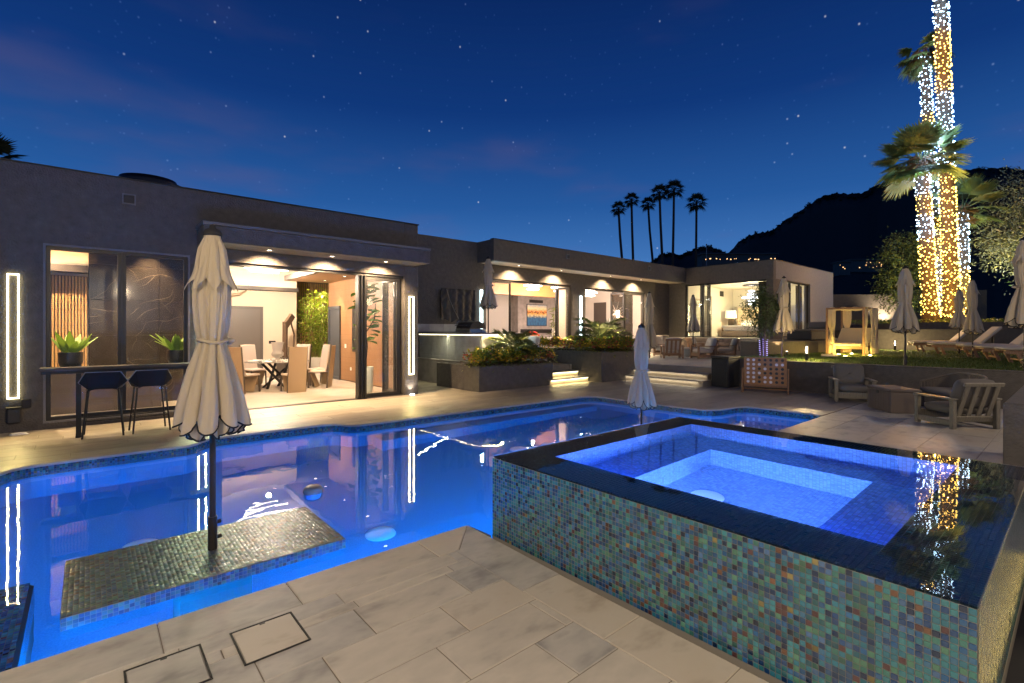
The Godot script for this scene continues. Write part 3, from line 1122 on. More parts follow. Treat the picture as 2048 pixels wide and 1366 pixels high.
func downlight(h: Node, at: Vector3, energy: float, angle := 38.0, lean := Vector3.ZERO, color := Color(1.0, 0.85, 0.66)) -> void:
	var r := MB.new(); var l := MB.new()
	r.lathe(at, [[0.075, 0.0], [0.075, -0.012], [0.05, -0.012], [0.045, -0.003]], 18)
	l.lathe(at, [[0.046, -0.006], [0.0, -0.009]], 14)
	var o := put("downlight", r, M.flash, h)
	put("lamp_lens", l, M.lamp_spot, o)
	spot(h, at + Vector3(0, -0.03, 0), at + Vector3(0, -1, 0) + lean, color, energy, angle, 0.7, 0.04)


func house() -> void:
	var h := thing("house", Vector3.ZERO, 0.0, "long low flat roofed house of dark stucco with big glass openings, lit from inside", "house")
	var F := 10.97   # face of the left block
	var S: Material = M.stucco
	# --- left block: facade round a window and a folding door
	boxpart("wall", p(-6.0, -0.1, F), p(-0.5, 4.25, F + 0.3), S, h)
	boxpart("wall", p(-0.5, -0.1, F), p(1.44, 0.13, F + 0.3), S, h)
	boxpart("wall", p(-0.5, 2.98, F), p(1.44, 4.25, F + 0.3), S, h)
	boxpart("wall", p(1.44, -0.1, F), p(2.0, 4.25, F + 0.3), S, h)
	boxpart("wall", p(2.0, 2.95, F), p(5.95, 4.25, F + 0.3), S, h)
	boxpart("wall", p(5.95, -0.1, F), p(6.33, 4.25, F + 0.3), S, h, 0.012)
	boxpart("wall", p(6.25, -0.1, F + 0.3), p(6.33, 4.25, 16.8), S, h)
	boxpart("wall", p(-6.0, -0.1, F + 0.3), p(-5.7, 4.25, 21.0), S, h)
	boxpart("wall", p(-6.0, -0.1, 21.0), p(9.0, 4.25, 21.3), S, h)
	boxpart("roof", p(-5.7, 3.66, F + 0.3), p(6.25, 3.9, 21.0), M.ceiling, h)
	boxpart("roof", p(6.25, 3.66, 16.8), p(9.0, 3.9, 21.0), M.ceiling, h)
	boxpart("wall", p(6.33, -0.1, 16.8), p(9.0, 3.66, 16.9), M.cream, h)
	boxpart("wall", p(9.0, -0.1, 16.8), p(9.1, 3.66, 21.0), M.cream, h)
	boxpart("floor", p(-5.7, -0.1, F + 0.02), p(6.25, 0.004, 21.0), M.floor_tile, h)
	boxpart("floor", p(6.25, -0.1, 16.9), p(9.0, 0.004, 21.0), M.floor_tile, h)
	# window with two lights, thin plaster edge round it
	var we := MB.new()
	frame_of(we, p(-0.53, 0.10, F - 0.012), p(1.47, 3.01, F - 0.012), 0.03, 0.024)
	put("window_surround", we, M.stucco_trim_skylit, h)
	glazed("window", p(-0.5, 0.13, F + 0.10), p(0.47, 2.98, F + 0.10), h, 0.055, 0.09, M.tint_glass)
	glazed("window", p(0.472, 0.13, F + 0.10), p(1.44, 2.98, F + 0.10), h, 0.055, 0.09, M.tint_glass)
	# folding door: open in the middle, one leaf shut, the rest stacked at the ends
	boxpart("door_track", p(2.0, 2.89, F + 0.06), p(5.95, 2.948, F + 0.2), M.frame, h)
	boxpart("door_track", p(2.0, 0.005, F + 0.04), p(5.95, 0.013, F + 0.22), M.frame, h)
	glazed("door_leaf", p(4.93, 0.02, F + 0.13), p(5.88, 2.88, F + 0.13), h, 0.085, 0.06)
	for k in 3:
		glazed("door_leaf", p(4.90 - 0.065 * k, 0.02, F + 0.12), p(4.90 - 0.065 * k, 2.88, F - 0.10 + 0.03 * k), h, 0.07, 0.05)
	for k in 3:
		glazed("door_leaf", p(5.90 - 0.055 * k, 0.02, F + 0.18), p(5.90 - 0.055 * k, 2.88, F + 0.85), h, 0.06, 0.045)
	# canopy with a metal edge
	boxpart("canopy", p(1.58, 3.20, 10.23), p(6.22, 3.50, F - 0.002), M.stucco, h, 0.01)
	boxpart("canopy_edge", p(1.56, 3.502, 10.21), p(6.24, 3.56, F - 0.002), M.flash, h, 0.006)
	boxpart("roof_edge", p(-6.0, 4.252, F - 0.02), p(6.35, 4.275, F + 0.32), M.frame, h)
	for x in [2.75, 4.0, 5.25]: downlight(h, p(x, 3.198, 10.56), 11.0, 62.0, p(0, 0, 0.45))
	led_outline(h, -0.87, 0.53, 2.49, F, 0.068, M.led_warm, Color(1.0, 0.88, 0.55), 2.2)
	led_outline(h, 1.66, 0.53, 2.46, F, 0.068, M.led_green, Color(0.92, 1.0, 0.75), 2.0)
	led_outline(h, 6.13, 0.50, 2.45, F, 0.068, M.led_warm, Color(1.0, 0.88, 0.55), 2.0)
	# little uplight at the foot of the pier
	var ul := MB.new()
	ul.lathe(p(6.12, 0.0, F - 0.09), [[0.055, 0.0], [0.055, 0.025], [0.04, 0.03], [0.0, 0.028]], 16)
	put("ground_lamp", ul, M.led_white, h)
	spot(h, p(6.12, 0.05, F - 0.09), p(6.12, 1.0, F - 0.02), Color(1.0, 0.93, 0.85), 0.55, 50.0, 0.8)
	# scupper in the parapet, roof dome and curb
	var v := MB.new()
	frame_of(v, p(0.47, 3.81, F - 0.03), p(0.66, 3.99, F - 0.03), 0.018, 0.06)
	put("scupper", v, M.stucco_trim_skylit, h)
	boxpart("scupper_back", p(0.488, 3.828, F - 0.006), p(0.642, 3.972, F - 0.001), M.black, h)
	var dome := MB.new()
	dome.lathe(p(1.0, 4.0, 13.0), [[0.62, 0.0], [0.62, 0.70], [0.50, 0.74], [0.50, 0.80], [0.30, 0.84], [0.0, 0.85]], 28)
	put("roof_dome", dome, M.black, h)
	# --- kitchen seen through the window
	boxpart("inner_wall", p(-5.7, 0.0, 13.6), p(1.9, 3.66, 13.7), M.cream, h)
	boxpart("inner_wall", p(1.8, 0.0, F + 0.3), p(1.9, 3.66, 13.6), M.cream, h)
	var sl := Node3D.new()
	hang("slat_panel", sl, h)
	boxpart("backing", p(-1.9, 0.0, 13.52), p(0.02, 2.72, 13.55), M.door, sl)
	var slat := MB.new()
	slat.box(Vector3.ZERO, Vector3(0.034, 2.7, 0.03), Basis.IDENTITY, 0.004)
	var sm := slat.mesh()
	for k in 38: shared("slat", sm, M.slat, sl, Transform3D(Basis.IDENTITY, p(-1.86 + 0.05 * k, 1.36, 13.5)))
	boxpart("cove", p(-5.6, 2.78, 13.28), p(0.02, 2.92, 13.58), M.door, h)
	boxpart("led_strip", p(-5.6, 2.925, 13.50), p(0.0, 2.935, 13.53), M.led_room, h)
	panel(h, p(-0.9, 2.95, 13.45), Vector3(0, 1, 0.2), Vector2(1.9, 0.05), Color(1.0, 0.80, 0.55), 2.0)
	var mw := Node3D.new()
	hang("marble_wall", mw, h)
	boxpart("joint", p(0.03, 0.0, 13.56), p(1.8, 3.64, 13.58), M.grout, mw)
	for i in 3:
		for j in 5:
			boxpart("tile", p(0.035 + 0.6 * i, 0.002 + 0.75 * j, 13.53), p(minf(0.63 + 0.6 * i, 1.795), minf(0.748 + 0.75 * j, 3.64), 13.559), M.marble, mw, 0.002)
	boxpart("worktop", p(-1.6, 0.91, 11.32), p(1.75, 0.95, 11.85), M.door, h, 0.006)
	boxpart("island", p(-1.5, 0.0, 12.7), p(1.2, 0.82, 13.0), M.door, h)
	downlight(h, p(1.05, 3.655, 13.2), 14.0, 40.0)
	downlight(h, p(-0.75, 3.655, 12.9), 16.0, 55.0)
	downlight(h, p(0.3, 3.655, 11.75), 12.0, 55.0)
	# --- dining room
	boxpart("inner_wall", p(1.9, 0.0, 18.6), p(5.75, 3.66, 18.75), M.cream, h)
	boxpart("inner_wall", p(1.9, 0.0, 13.7), p(2.0, 3.66, 18.6), M.cream, h)
	boxpart("cove", p(2.0, 2.98, 18.28), p(5.72, 3.10, 18.58), M.door, h)
	boxpart("led_strip", p(2.02, 3.105, 18.50), p(5.7, 3.115, 18.53), M.led_room, h)
	panel(h, p(3.9, 3.14, 18.42), Vector3(0, 1, -0.15), Vector2(3.6, 0.05), Color(1.0, 0.86, 0.68), 1.2)
	var dr := boxpart("inner_door", p(2.5, 0.0, 18.52), p(4.62, 2.42, 18.598), M.door, h)
	boxpart("door_panel", p(2.6, 0.03, 18.50), p(4.52, 2.32, 18.519), mat(0.095, 0.08, 0.07, 0.5), dr)
	boxpart("switch_plate", p(4.82, 1.14, 18.58), p(5.04, 1.24, 18.598), M.black, h)
	# wooden end wall with a dark doorway
	var ww := Node3D.new()
	hang("wood_wall", ww, h)
	var strip := MB.new()
	strip.box(Vector3.ZERO, Vector3(0.018, 3.6, 0.108), Basis.IDENTITY, 0.003)
	var stm := strip.mesh()
	var short := MB.new()
	short.box(Vector3.ZERO, Vector3(0.018, 1.25, 0.108), Basis.IDENTITY, 0.003)
	var shm := short.mesh()
	var bz := 11.45
	while bz < 16.75:
		if bz > 15.75 and bz < 16.65: shared("board", shm, M.wood, ww, Transform3D(Basis.IDENTITY, p(6.238, 3.02, bz)))
		else: shared("board", stm, M.wood, ww, Transform3D(Basis.IDENTITY, p(6.238, 1.83, bz)))
		bz += 0.112
	var fd := MB.new()
	frame_of(fd, p(6.21, 0.0, 15.70), p(6.21, 2.40, 16.70), 0.09, 0.06)
	put("door_frame", fd, M.door_blue, ww)
	boxpart("door_leaf", p(6.215, 0.01, 15.80), p(6.235, 2.30, 16.60), M.door_blue, ww)
	boxpart("switch_plate", p(6.215, 1.05, 15.25), p(6.228, 1.17, 15.36), M.white, ww)
	boxpart("wall_socket", p(6.215, 0.36, 14.85), p(6.228, 0.46, 14.93), M.white, ww)
	boxpart("wall_panel", p(6.20, 0.95, 14.35), p(6.229, 2.35, 14.75), M.black, ww)
	boxpart("wood_soffit", p(4.9, 3.20, 11.9), p(6.22, 3.30, 16.75), M.wood, h)
	boxpart("cove", p(4.8, 3.20, 11.9), p(4.899, 3.36, 16.75), M.door, h)
	boxpart("led_strip", p(4.86, 3.365, 11.95), p(4.89, 3.375, 16.7), M.led_room, h)
	panel(h, p(5.0, 3.40, 14.3), Vector3(-0.3, 1, 0), Vector2(0.05, 4.6), Color(1.0, 0.80, 0.58), 1.2)
	for b in [12.6, 14.2, 15.8]: downlight(h, p(5.75, 3.198, b), 6.0, 46.0)
	# dark slatted niche behind the bamboo
	boxpart("niche_wall", p(5.76, 0.0, 20.7), p(8.9, 3.6, 20.8), M.door, h)
	var ns := MB.new()
	ns.box(Vector3.ZERO, Vector3(0.05, 3.5, 0.04), Basis.IDENTITY, 0.004)
	var nsm := ns.mesh()
	for k in 24: shared("slat", nsm, M.wood, h, Transform3D(Basis.IDENTITY, p(5.85 + 0.085 * k, 1.78, 20.66)))
	downlight(h, p(6.9, 3.655, 19.3), 16.0, 42.0)
	downlight(h, p(6.4, 3.655, 18.5), 12.0, 45.0)
	downlight(h, p(4.9, 3.655, 18.2), 8.0, 40.0)
	downlight(h, p(3.2, 3.655, 12.6), 7.0, 55.0)
	# ceiling lamp of three angled bars
	var cl := Node3D.new()
	hang("ceiling_lamp", cl, h)
	cl.position = p(4.05, 3.44, 15.6)
	boxpart("canopy_plate", p(-0.5, 0.17, -0.1), p(0.5, 0.215, 0.1), M.white, cl)
	for k in 3:
		var w: float = [0.95, 0.72, 0.48][k]
		var bar := MB.new()
		var z: float = [-0.30, 0.05, 0.40][k]
		bar.bar(p(-w, 0.02 - 0.05 * k, z - 0.28), p(-w * 0.82, 0.02 - 0.05 * k, z), 0.05, 0.05)
		bar.bar(p(-w * 0.82, 0.02 - 0.05 * k, z), p(w * 0.75, 0.02 - 0.05 * k, z), 0.05, 0.05)
		put("led_bar", bar, M.led_room, cl)
		var wire := MB.new()
		wire.cyl(p(0, 0.04 - 0.05 * k, z), p(0, 0.18, z * 0.2), 0.004, 0.004, 6)
		put("wire", wire, M.black, cl)
	omni(h, p(4.05, 3.05, 15.6), Color(1.0, 0.92, 0.82), 14.0, 0.06)
	# --- outdoor kitchen wall, middle block, raised 0.5
	var B := 14.4
	boxpart("wall", p(6.34, -0.1, B), p(11.15, 4.80, B + 0.3), S, h)
	boxpart("wall", p(11.15, 3.54, B), p(15.75, 4.80, B + 0.3), S, h)
	boxpart("wall", p(15.75, 0.4, B), p(16.7, 4.80, B + 0.3), S, h)
	boxpart("wall", p(16.7, 3.50, B), p(21.3, 4.80, B + 0.3), S, h)
	boxpart("wall", p(21.3, 0.4, B), p(23.7, 4.80, B + 0.3), S, h)
	boxpart("fascia", p(10.75, 4.05, 13.45), p(23.42, 4.80, 13.6), M.stucco, h, 0.01)
	boxpart("fascia", p(10.75, 4.05, 13.601), p(10.9, 4.80, B - 0.001), M.stucco, h)
	boxpart("soffit", p(10.901, 4.055, 13.601), p(23.4, 4.10, B - 0.001), M.soffit, h)
	boxpart("roof_edge", p(10.73, 4.802, 13.43), p(23.44, 4.825, 13.62), M.frame, h)
	boxpart("roof", p(9.1, 4.1, B + 0.3), p(32.0, 4.3, 24.0), M.ceiling, h)
	for x in [12.35, 14.67, 17.86, 20.19]: downlight(h, p(x, 4.05, 13.92), 15.0, 62.0, p(0, 0, 0.35))
	for x in [14.52, 20.15]:
		var sc := MB.new()
		frame_of(sc, p(x - 0.1, 4.45, 13.43), p(x + 0.1, 4.65, 13.43), 0.02, 0.04)
		put("scupper", sc, M.stucco_trim_skylit, h)
	# strips of light on this face
	for q in [[10.92, 1.0, 3.08, M.led_cool, Color(0.75, 0.95, 1.0), 4.0], [16.37, 0.9, 3.11, M.led_cool, Color(0.75, 0.95, 1.0), 3.5], [21.75, 0.9, 3.0, M.led_warm, Color(1.0, 0.88, 0.6), 2.5]]:
		boxpart("led_strip", p(q[0] - 0.045, q[1], B - 0.05), p(q[0] + 0.045, q[2], B - 0.004), q[3], h)
		panel(h, p(q[0], (q[1] + q[2]) * 0.5, B - 0.075), Vector3(0, 0, 1), Vector2(0.09, q[2] - q[1]), q[4], q[5])
	# glass doors of the living room
	boxpart("door_track", p(11.15, 3.46, B + 0.05), p(15.75, 3.538, B + 0.2), M.frame, h)
	glazed("door_leaf", p(11.15, 0.52, B + 0.1), p(12.42, 3.46, B + 0.1), h, 0.06, 0.07)
	for k in 3: glazed("door_leaf", p(15.70 - 0.06 * k, 0.52, B - 0.05), p(15.70 - 0.06 * k, 3.45, B + 0.75), h, 0.07, 0.045)
	boxpart("door_track", p(16.7, 3.42, B + 0.05), p(21.3, 3.498, B + 0.2), M.frame, h)
	glazed("door_leaf", p(19.6, 0.52, B + 0.1), p(21.25, 3.42, B + 0.1), h, 0.07, 0.07)
	for k in 2: glazed("door_leaf", p(19.5 - 0.06 * k, 0.52, B - 0.05), p(19.5 - 0.06 * k, 3.42, B + 0.75), h, 0.07, 0.045)
	# living room
	boxpart("floor", p(9.1, 0.3, B + 0.3), p(23.7, 0.504, 24.0), M.floor_tile, h)
	boxpart("floor", p(11.15, 0.3, B), p(15.75, 0.503, B + 0.3), M.floor_tile, h)
	boxpart("floor", p(16.7, 0.3, B), p(21.3, 0.503, B + 0.3), M.floor_tile, h)
	boxpart("inner_wall", p(9.1, 0.5, 22.0), p(23.7, 4.1, 22.2), M.white_wall, h)
	boxpart("inner_wall", p(9.0, 0.5, B + 0.3), p(9.1, 4.1, 22.0), M.white_wall, h)
	boxpart("inner_wall", p(23.7, 0.5, B + 0.3), p(23.85, 4.1, 22.0), M.white_wall, h)
	boxpart("inner_wall", p(16.2, 0.5, B + 0.3), p(16.3, 4.1, 15.6), M.cream, h)
	var fw := boxpart("fireplace_wall", p(18.9, 0.5, 21.4), p(22.05, 3.75, 21.99), M.concrete, h)
	boxpart("vent_grille", p(19.8, 3.25, 21.37), p(20.9, 3.42, 21.398), M.black, fw)
	boxpart("hearth", p(18.0, 0.5, 20.8), p(23.6, 1.30, 21.39), M.concrete, fw)
	boxpart("firebox", p(19.1, 1.45, 21.36), p(21.7, 1.68, 21.398), M.black, fw)
	boxpart("beam", p(11.4, 3.28, 17.6), p(18.7, 3.86, 17.9), M.board, h)
	boxpart("dropped_ceiling", p(9.2, 3.87, 17.91), p(20.0, 3.93, 21.39), M.ceiling, h)
	var ind := boxpart("inner_door", p(23.62, 0.5, 18.8), p(23.698, 3.3, 19.7), M.door, h)
	boxpart("door_handle", p(23.57, 1.5, 18.9), p(23.619, 1.66, 18.94), M.steel, ind)
	boxpart("marble_panel", p(23.6, 0.5, 16.9), p(23.698, 4.0, 18.3), M.marble, h)
	# ring lamps
	for k in 3:
		var at := p([15.2, 16.95, 20.3][k], 3.62, [16.2, 16.2, 17.2][k])
		var rl := Node3D.new()
		hang("ceiling_lamp", rl, h)
		rl.position = at
		for j in 3:
			var ring := MB.new()
			var r: float = [0.62, 0.45, 0.3][j]
			var pts := []
			for q in 25: pts.append(Vector3(cos(TAU * q / 24.0) * r, -0.16 * j + 0.16, sin(TAU * q / 24.0) * r * 0.7))
			ring.tube(pts, [0.028], 6, false)
			put("led_ring", ring, M.led_room, rl)
		omni(h, at + Vector3(0, -0.35, 0), Color(1.0, 0.88, 0.80), 6.5, 0.06)
	for x in [19.4, 21.4]: downlight(h, p(x, 3.868 if x < 20.0 else 4.098, 20.5), 5.0, 40.0, Vector3.ZERO, Color(1.0, 0.84, 0.72))
	# --- bedroom wing, floor 1.25
	var X := 23.4
	boxpart("wall", p(X, 3.95, 9.14), p(X + 0.3, 4.80, 13.449), M.stucco, h, 0.01)
	boxpart("wall", p(X, 1.0, 9.14), p(24.44, 3.949, 9.44), M.stucco, h)
	boxpart("wall", p(X + 0.3, 3.95, 9.14), p(31.5, 4.80, 9.44), M.stucco_trim_skylit, h)  # same paint as the front; sky light on this side put into the colour
	boxpart("wall", p(24.44, 1.0, 9.14), p(28.0, 1.28, 9.44), M.stucco_trim_skylit, h)
	boxpart("wall", p(28.0, 0.7, 9.14), p(31.5, 3.949, 9.44), M.stucco_trim_skylit, h)
	boxpart("wall", p(31.2, 0.7, 9.44), p(31.5, 4.80, 24.0), M.stucco_trim_skylit, h)
	boxpart("wall", p(X, 0.5, 13.45), p(X + 0.3, 4.80, 14.39), M.stucco, h)
	boxpart("roof_edge", p(X - 0.02, 4.802, 9.12), p(X + 0.32, 4.825, 13.42), M.frame, h)
	boxpart("roof_edge", p(X + 0.321, 4.802, 9.12), p(31.52, 4.825, 9.46), M.frame, h)
	boxpart("roof", p(X + 0.3, 4.0, 9.44), p(31.2, 4.1, 14.4), M.ceiling, h)
	boxpart("floor", p(X - 0.02, 1.05, 9.44), p(31.2, 1.254, 14.4), M.floor_tile, h)
	boxpart("inner_wall", p(29.0, 1.25, 9.44), p(29.1, 4.0, 14.4), M.white_wall, h)
	boxpart("inner_wall", p(X + 0.3, 1.25, 13.6), p(29.0, 4.0, 13.75), M.white_wall, h)
	glazed("door_leaf", p(X + 0.12, 1.26, 12.5), p(X + 0.12, 3.94, 13.44), h, 0.06, 0.07, M.tint_glass)
	for k in 3: glazed("door_leaf", p(X - 0.35 + 0.04 * k, 1.26, 12.42 - 0.06 * k), p(X + 0.4, 3.92, 12.42 - 0.06 * k), h, 0.06, 0.045)
	boxpart("door_track", p(X + 0.05, 3.88, 9.14), p(X + 0.2, 3.948, 12.5), M.frame, h)
	for k in 3: glazed("window", p(24.45 + 1.19 * k, 1.28, 9.27), p(25.63 + 1.19 * k, 3.945, 9.27), h, 0.06, 0.07)
	var cu := MB.new()
	for k in 2:
		var rows := []
		for j in 2:
			var row := []
			for q in 41:
				row.append([p(X + 0.35 + 0.03 * sin(q * 1.3), 1.27 + 2.6 * j, 9.5 + 0.011 * q), p(27.1 + 0.02 * q, 1.27 + 2.6 * j, 9.5 + 0.03 * sin(q * 1.3))][k])
			rows.append(row)
		cu.sheet(rows)
	put("curtain", cu, mat(0.06, 0.05, 0.045, 0.95), h)
	var bd := boxpart("inner_door", p(25.4, 1.25, 13.52), p(26.3, 3.5, 13.598), M.door, h)
	boxpart("door_handle", p(26.18, 2.2, 13.47), p(26.22, 2.4, 13.519), M.steel, bd)
	boxpart("vent_grille", p(27.4, 3.55, 13.57), p(27.8, 3.85, 13.599), M.black, h)
	# chandelier
	var ch := Node3D.new()
	hang("chandelier", ch, h)
	ch.position = p(26.3, 3.3, 11.35)
	var plate := MB.new()
	plate.lathe(Vector3(0, 0.62, 0), [[0.0, 0.06], [0.42, 0.06], [0.42, 0.0], [0.0, 0.0]], 24)
	put("ceiling_plate", plate, M.steel, ch)
	for k in 5:
		var r: float = [0.13, 0.18, 0.42, 0.18, 0.13][k]
		var ring := MB.new()
		var pts := []
		for q in 21: pts.append(Vector3(cos(TAU * q / 20.0) * r, 0.36 - 0.17 * k, sin(TAU * q / 20.0) * r))
		ring.tube(pts, [0.035], 6, false)
		put("led_ring", ring, M.led_white, ch)
		var wire := MB.new()
		wire.cyl(Vector3(r, 0.36 - 0.17 * k, 0), Vector3(r * 0.8, 0.63, 0), 0.004, 0.004, 5)
		put("wire", wire, M.steel, ch)
	omni(h, p(26.3, 2.75, 11.35), Color(1.0, 0.92, 0.66), 6.0, 0.06)
	# step of light under the bedroom sill
	boxpart("led_strip", p(X - 0.20, 1.20, 9.6), p(X - 0.185, 1.215, 12.5), M.led_step, h)


func raised_levels() -> void:
	# upper terrace behind the planters and round the fire table
	var t := Node3D.new()
	hang("upper_terrace", t)
	setting(t, "raised paved terrace in front of the living room, up three steps")
	var o := PackedVector2Array([Vector2(8.25, 10.95), Vector2(10.35, 10.95), Vector2(10.35, 11.35), Vector2(11.98, 11.35), Vector2(11.98, 10.95), Vector2(14.1, 9.72), Vector2(14.1, 7.05), Vector2(24.0, 7.05), Vector2(24.0, 14.39), Vector2(8.25, 14.39)])
	var body := MB.new()
	body.prism(o, -0.1, 0.494)
	put("base", body, M.plank[1], t)
	slabs(t, o, M.stone, 1.2, 0.6, true, 0.47, 0.5, 0.002, 60)
	# steps with light under their noses
	for k in 2:
		var b0: float = 10.16 + 0.42 * k
		var y1: float = 0.166 * (k + 1)
		var st := boxpart("step", p(10.24 if k == 0 else 10.43, -0.01 if k == 0 else 0.14, b0 + 0.03), p(11.95, y1 - 0.035, b0 + 0.8), M.plank[0], t)
		boxpart("tread", p(10.20 if k == 0 else 10.43, y1 - 0.034, b0), p(11.97, y1, b0 + 0.46), M.plank[3], st, 0.006)
		boxpart("led_strip", p(10.30 if k == 0 else 10.45, y1 - 0.046, b0 + 0.012), p(11.93, y1 - 0.036, b0 + 0.026), M.led_step, st)
		panel(st, p(11.1, y1 - 0.05, b0 + 0.014), Vector3(0, -1, 0.25), Vector2(1.6, 0.02), Color(1.0, 0.90, 0.62), 0.5)
	boxpart("step", p(10.43, 0.3, 11.0), p(11.97, 0.5, 11.36), M.plank[1], t)
	for k in 3:
		var x0: float = 13.2 + 0.45 * k
		var y1: float = 0.166 * (k + 1)
		var st := boxpart("step", p(x0 + 0.03, -0.01 + 0.14 * k, 7.06 + 0.1 * k), p(x0 + 0.95, y1 - 0.035, 9.9), M.plank[k], t)
		boxpart("tread", p(x0, y1 - 0.034, 7.03 + 0.1 * k), p(x0 + 0.50, y1, 9.92), M.plank[3], st, 0.006)
		boxpart("led_strip", p(x0 + 0.012, y1 - 0.044, 7.2 + 0.1 * k), p(x0 + 0.022, y1 - 0.036, 9.8), M.lamp_shade, st)  # light strip added under these treads to brighten the risers
		panel(st, p(x0 + 0.01, y1 - 0.05, 8.5), Vector3(-0.25, -1, 0), Vector2(0.02, 2.6), Color(1.0, 0.93, 0.8), 0.22)
	# lawn behind its retaining wall
	var lw := PackedVector2Array([Vector2(14.3, -6.0), Vector2(14.3, 7.0), Vector2(17.3, 7.35), Vector2(21.4, 6.75), Vector2(27.0, 6.7), Vector2(27.0, 2.5), Vector2(29.0, -6.0)])
	var g := Node3D.new()
	hang("lawn", g)
	setting(g, "clipped artificial lawn on the raised level")
	var soil := MB.new()
	soil.prism(lw, -0.1, 0.75)
	put("soil", soil, mat(0.035, 0.06, 0.015, 1.0), g)
	rng.seed = 90
	var bl := MB.new()
	for k in 60000:
		var q := Vector2(rng.randf_range(14.34, 27.0), rng.randf_range(-1.0, 7.2))
		if k % 2 == 0: q.x = 14.34 + (q.x - 14.34) * 0.45
		if not Geometry2D.is_point_in_polygon(q, lw): continue
		var a := rng.randf() * TAU
		var s := Vector3(cos(a), 0, sin(a)) * 0.006
		var hh := rng.randf_range(0.025, 0.05)
		var at := p(q.x, 0.75, q.y)
		bl.col = Color(0.095, 0.165, 0.024) * rng.randf_range(0.6, 1.3)
		bl.col.r *= rng.randf_range(0.8, 1.5)
		bl.tri(at - s, at + s, at + Vector3(rng.randf_range(-0.02, 0.02), hh, rng.randf_range(-0.02, 0.02)))
	for k in bl.n.size(): bl.n[k] = (bl.n[k] * 0.4 + Vector3.UP).normalized()
	stuff(put("grass_blades", bl, M.grass, g))
	var rw := thing("retaining_wall", p(14.2, 0, 0), 0.0, "dark low retaining wall holding up the lawn", "wall")
	boxpart("face", p(-0.06, -0.05, -6.0), p(0.12, 0.76, 7.03), M.stucco, rw)
	boxpart("cap", p(-0.075, 0.761, -6.0), p(0.135, 0.785, 7.04), M.stucco, rw, 0.006)
	# plinth round the bedroom wing with brick steps
	var pl := PackedVector2Array([Vector2(17.6, 7.15), Vector2(21.2, 6.65), Vector2(33.0, 6.65), Vector2(33.0, 9.13), Vector2(23.38, 9.13), Vector2(23.38, 9.75), Vector2(21.4, 9.55), Vector2(18.2, 8.25)])
	var pn := thing("wing_plinth", Vector3.ZERO, 0.0, "dark stucco plinth in front of the bedroom wing", "wall")
	var pm := MB.new()
	pm.prism(pl, 0.3, 1.21, 0.01)
	put("body", pm, M.stucco, pn)
	var bs := thing("brick_steps", p(0, 0, 0), 0.0, "grey brick steps curving up to the bedroom wing", "steps")
	rng.seed = 18
	var bm := MB.new()
	bm.box(Vector3.ZERO, Vector3(0.11, 0.17, 0.215), Basis.IDENTITY, 0.01)
	var bmesh := bm.mesh()
	for k in 4:
		var x0: float = 21.75 + 0.40 * k
		var y0: float = 0.5 + 0.183 * k
		boxpart("core", p(x0 + 0.112, 0.5, 9.60), p(X_END, y0 + 0.165, 13.4), M.joint, bs)
		var b := 9.75
		while b < 13.3:
			shared("brick", bmesh, M.brick[rng.randi() % 4], bs, Transform3D(Basis.from_euler(Vector3(0, rng.randf_range(-0.02, 0.02), 0)), p(x0 + 0.058, y0 + 0.088, b)))
			b += 0.226


const X_END := 23.37


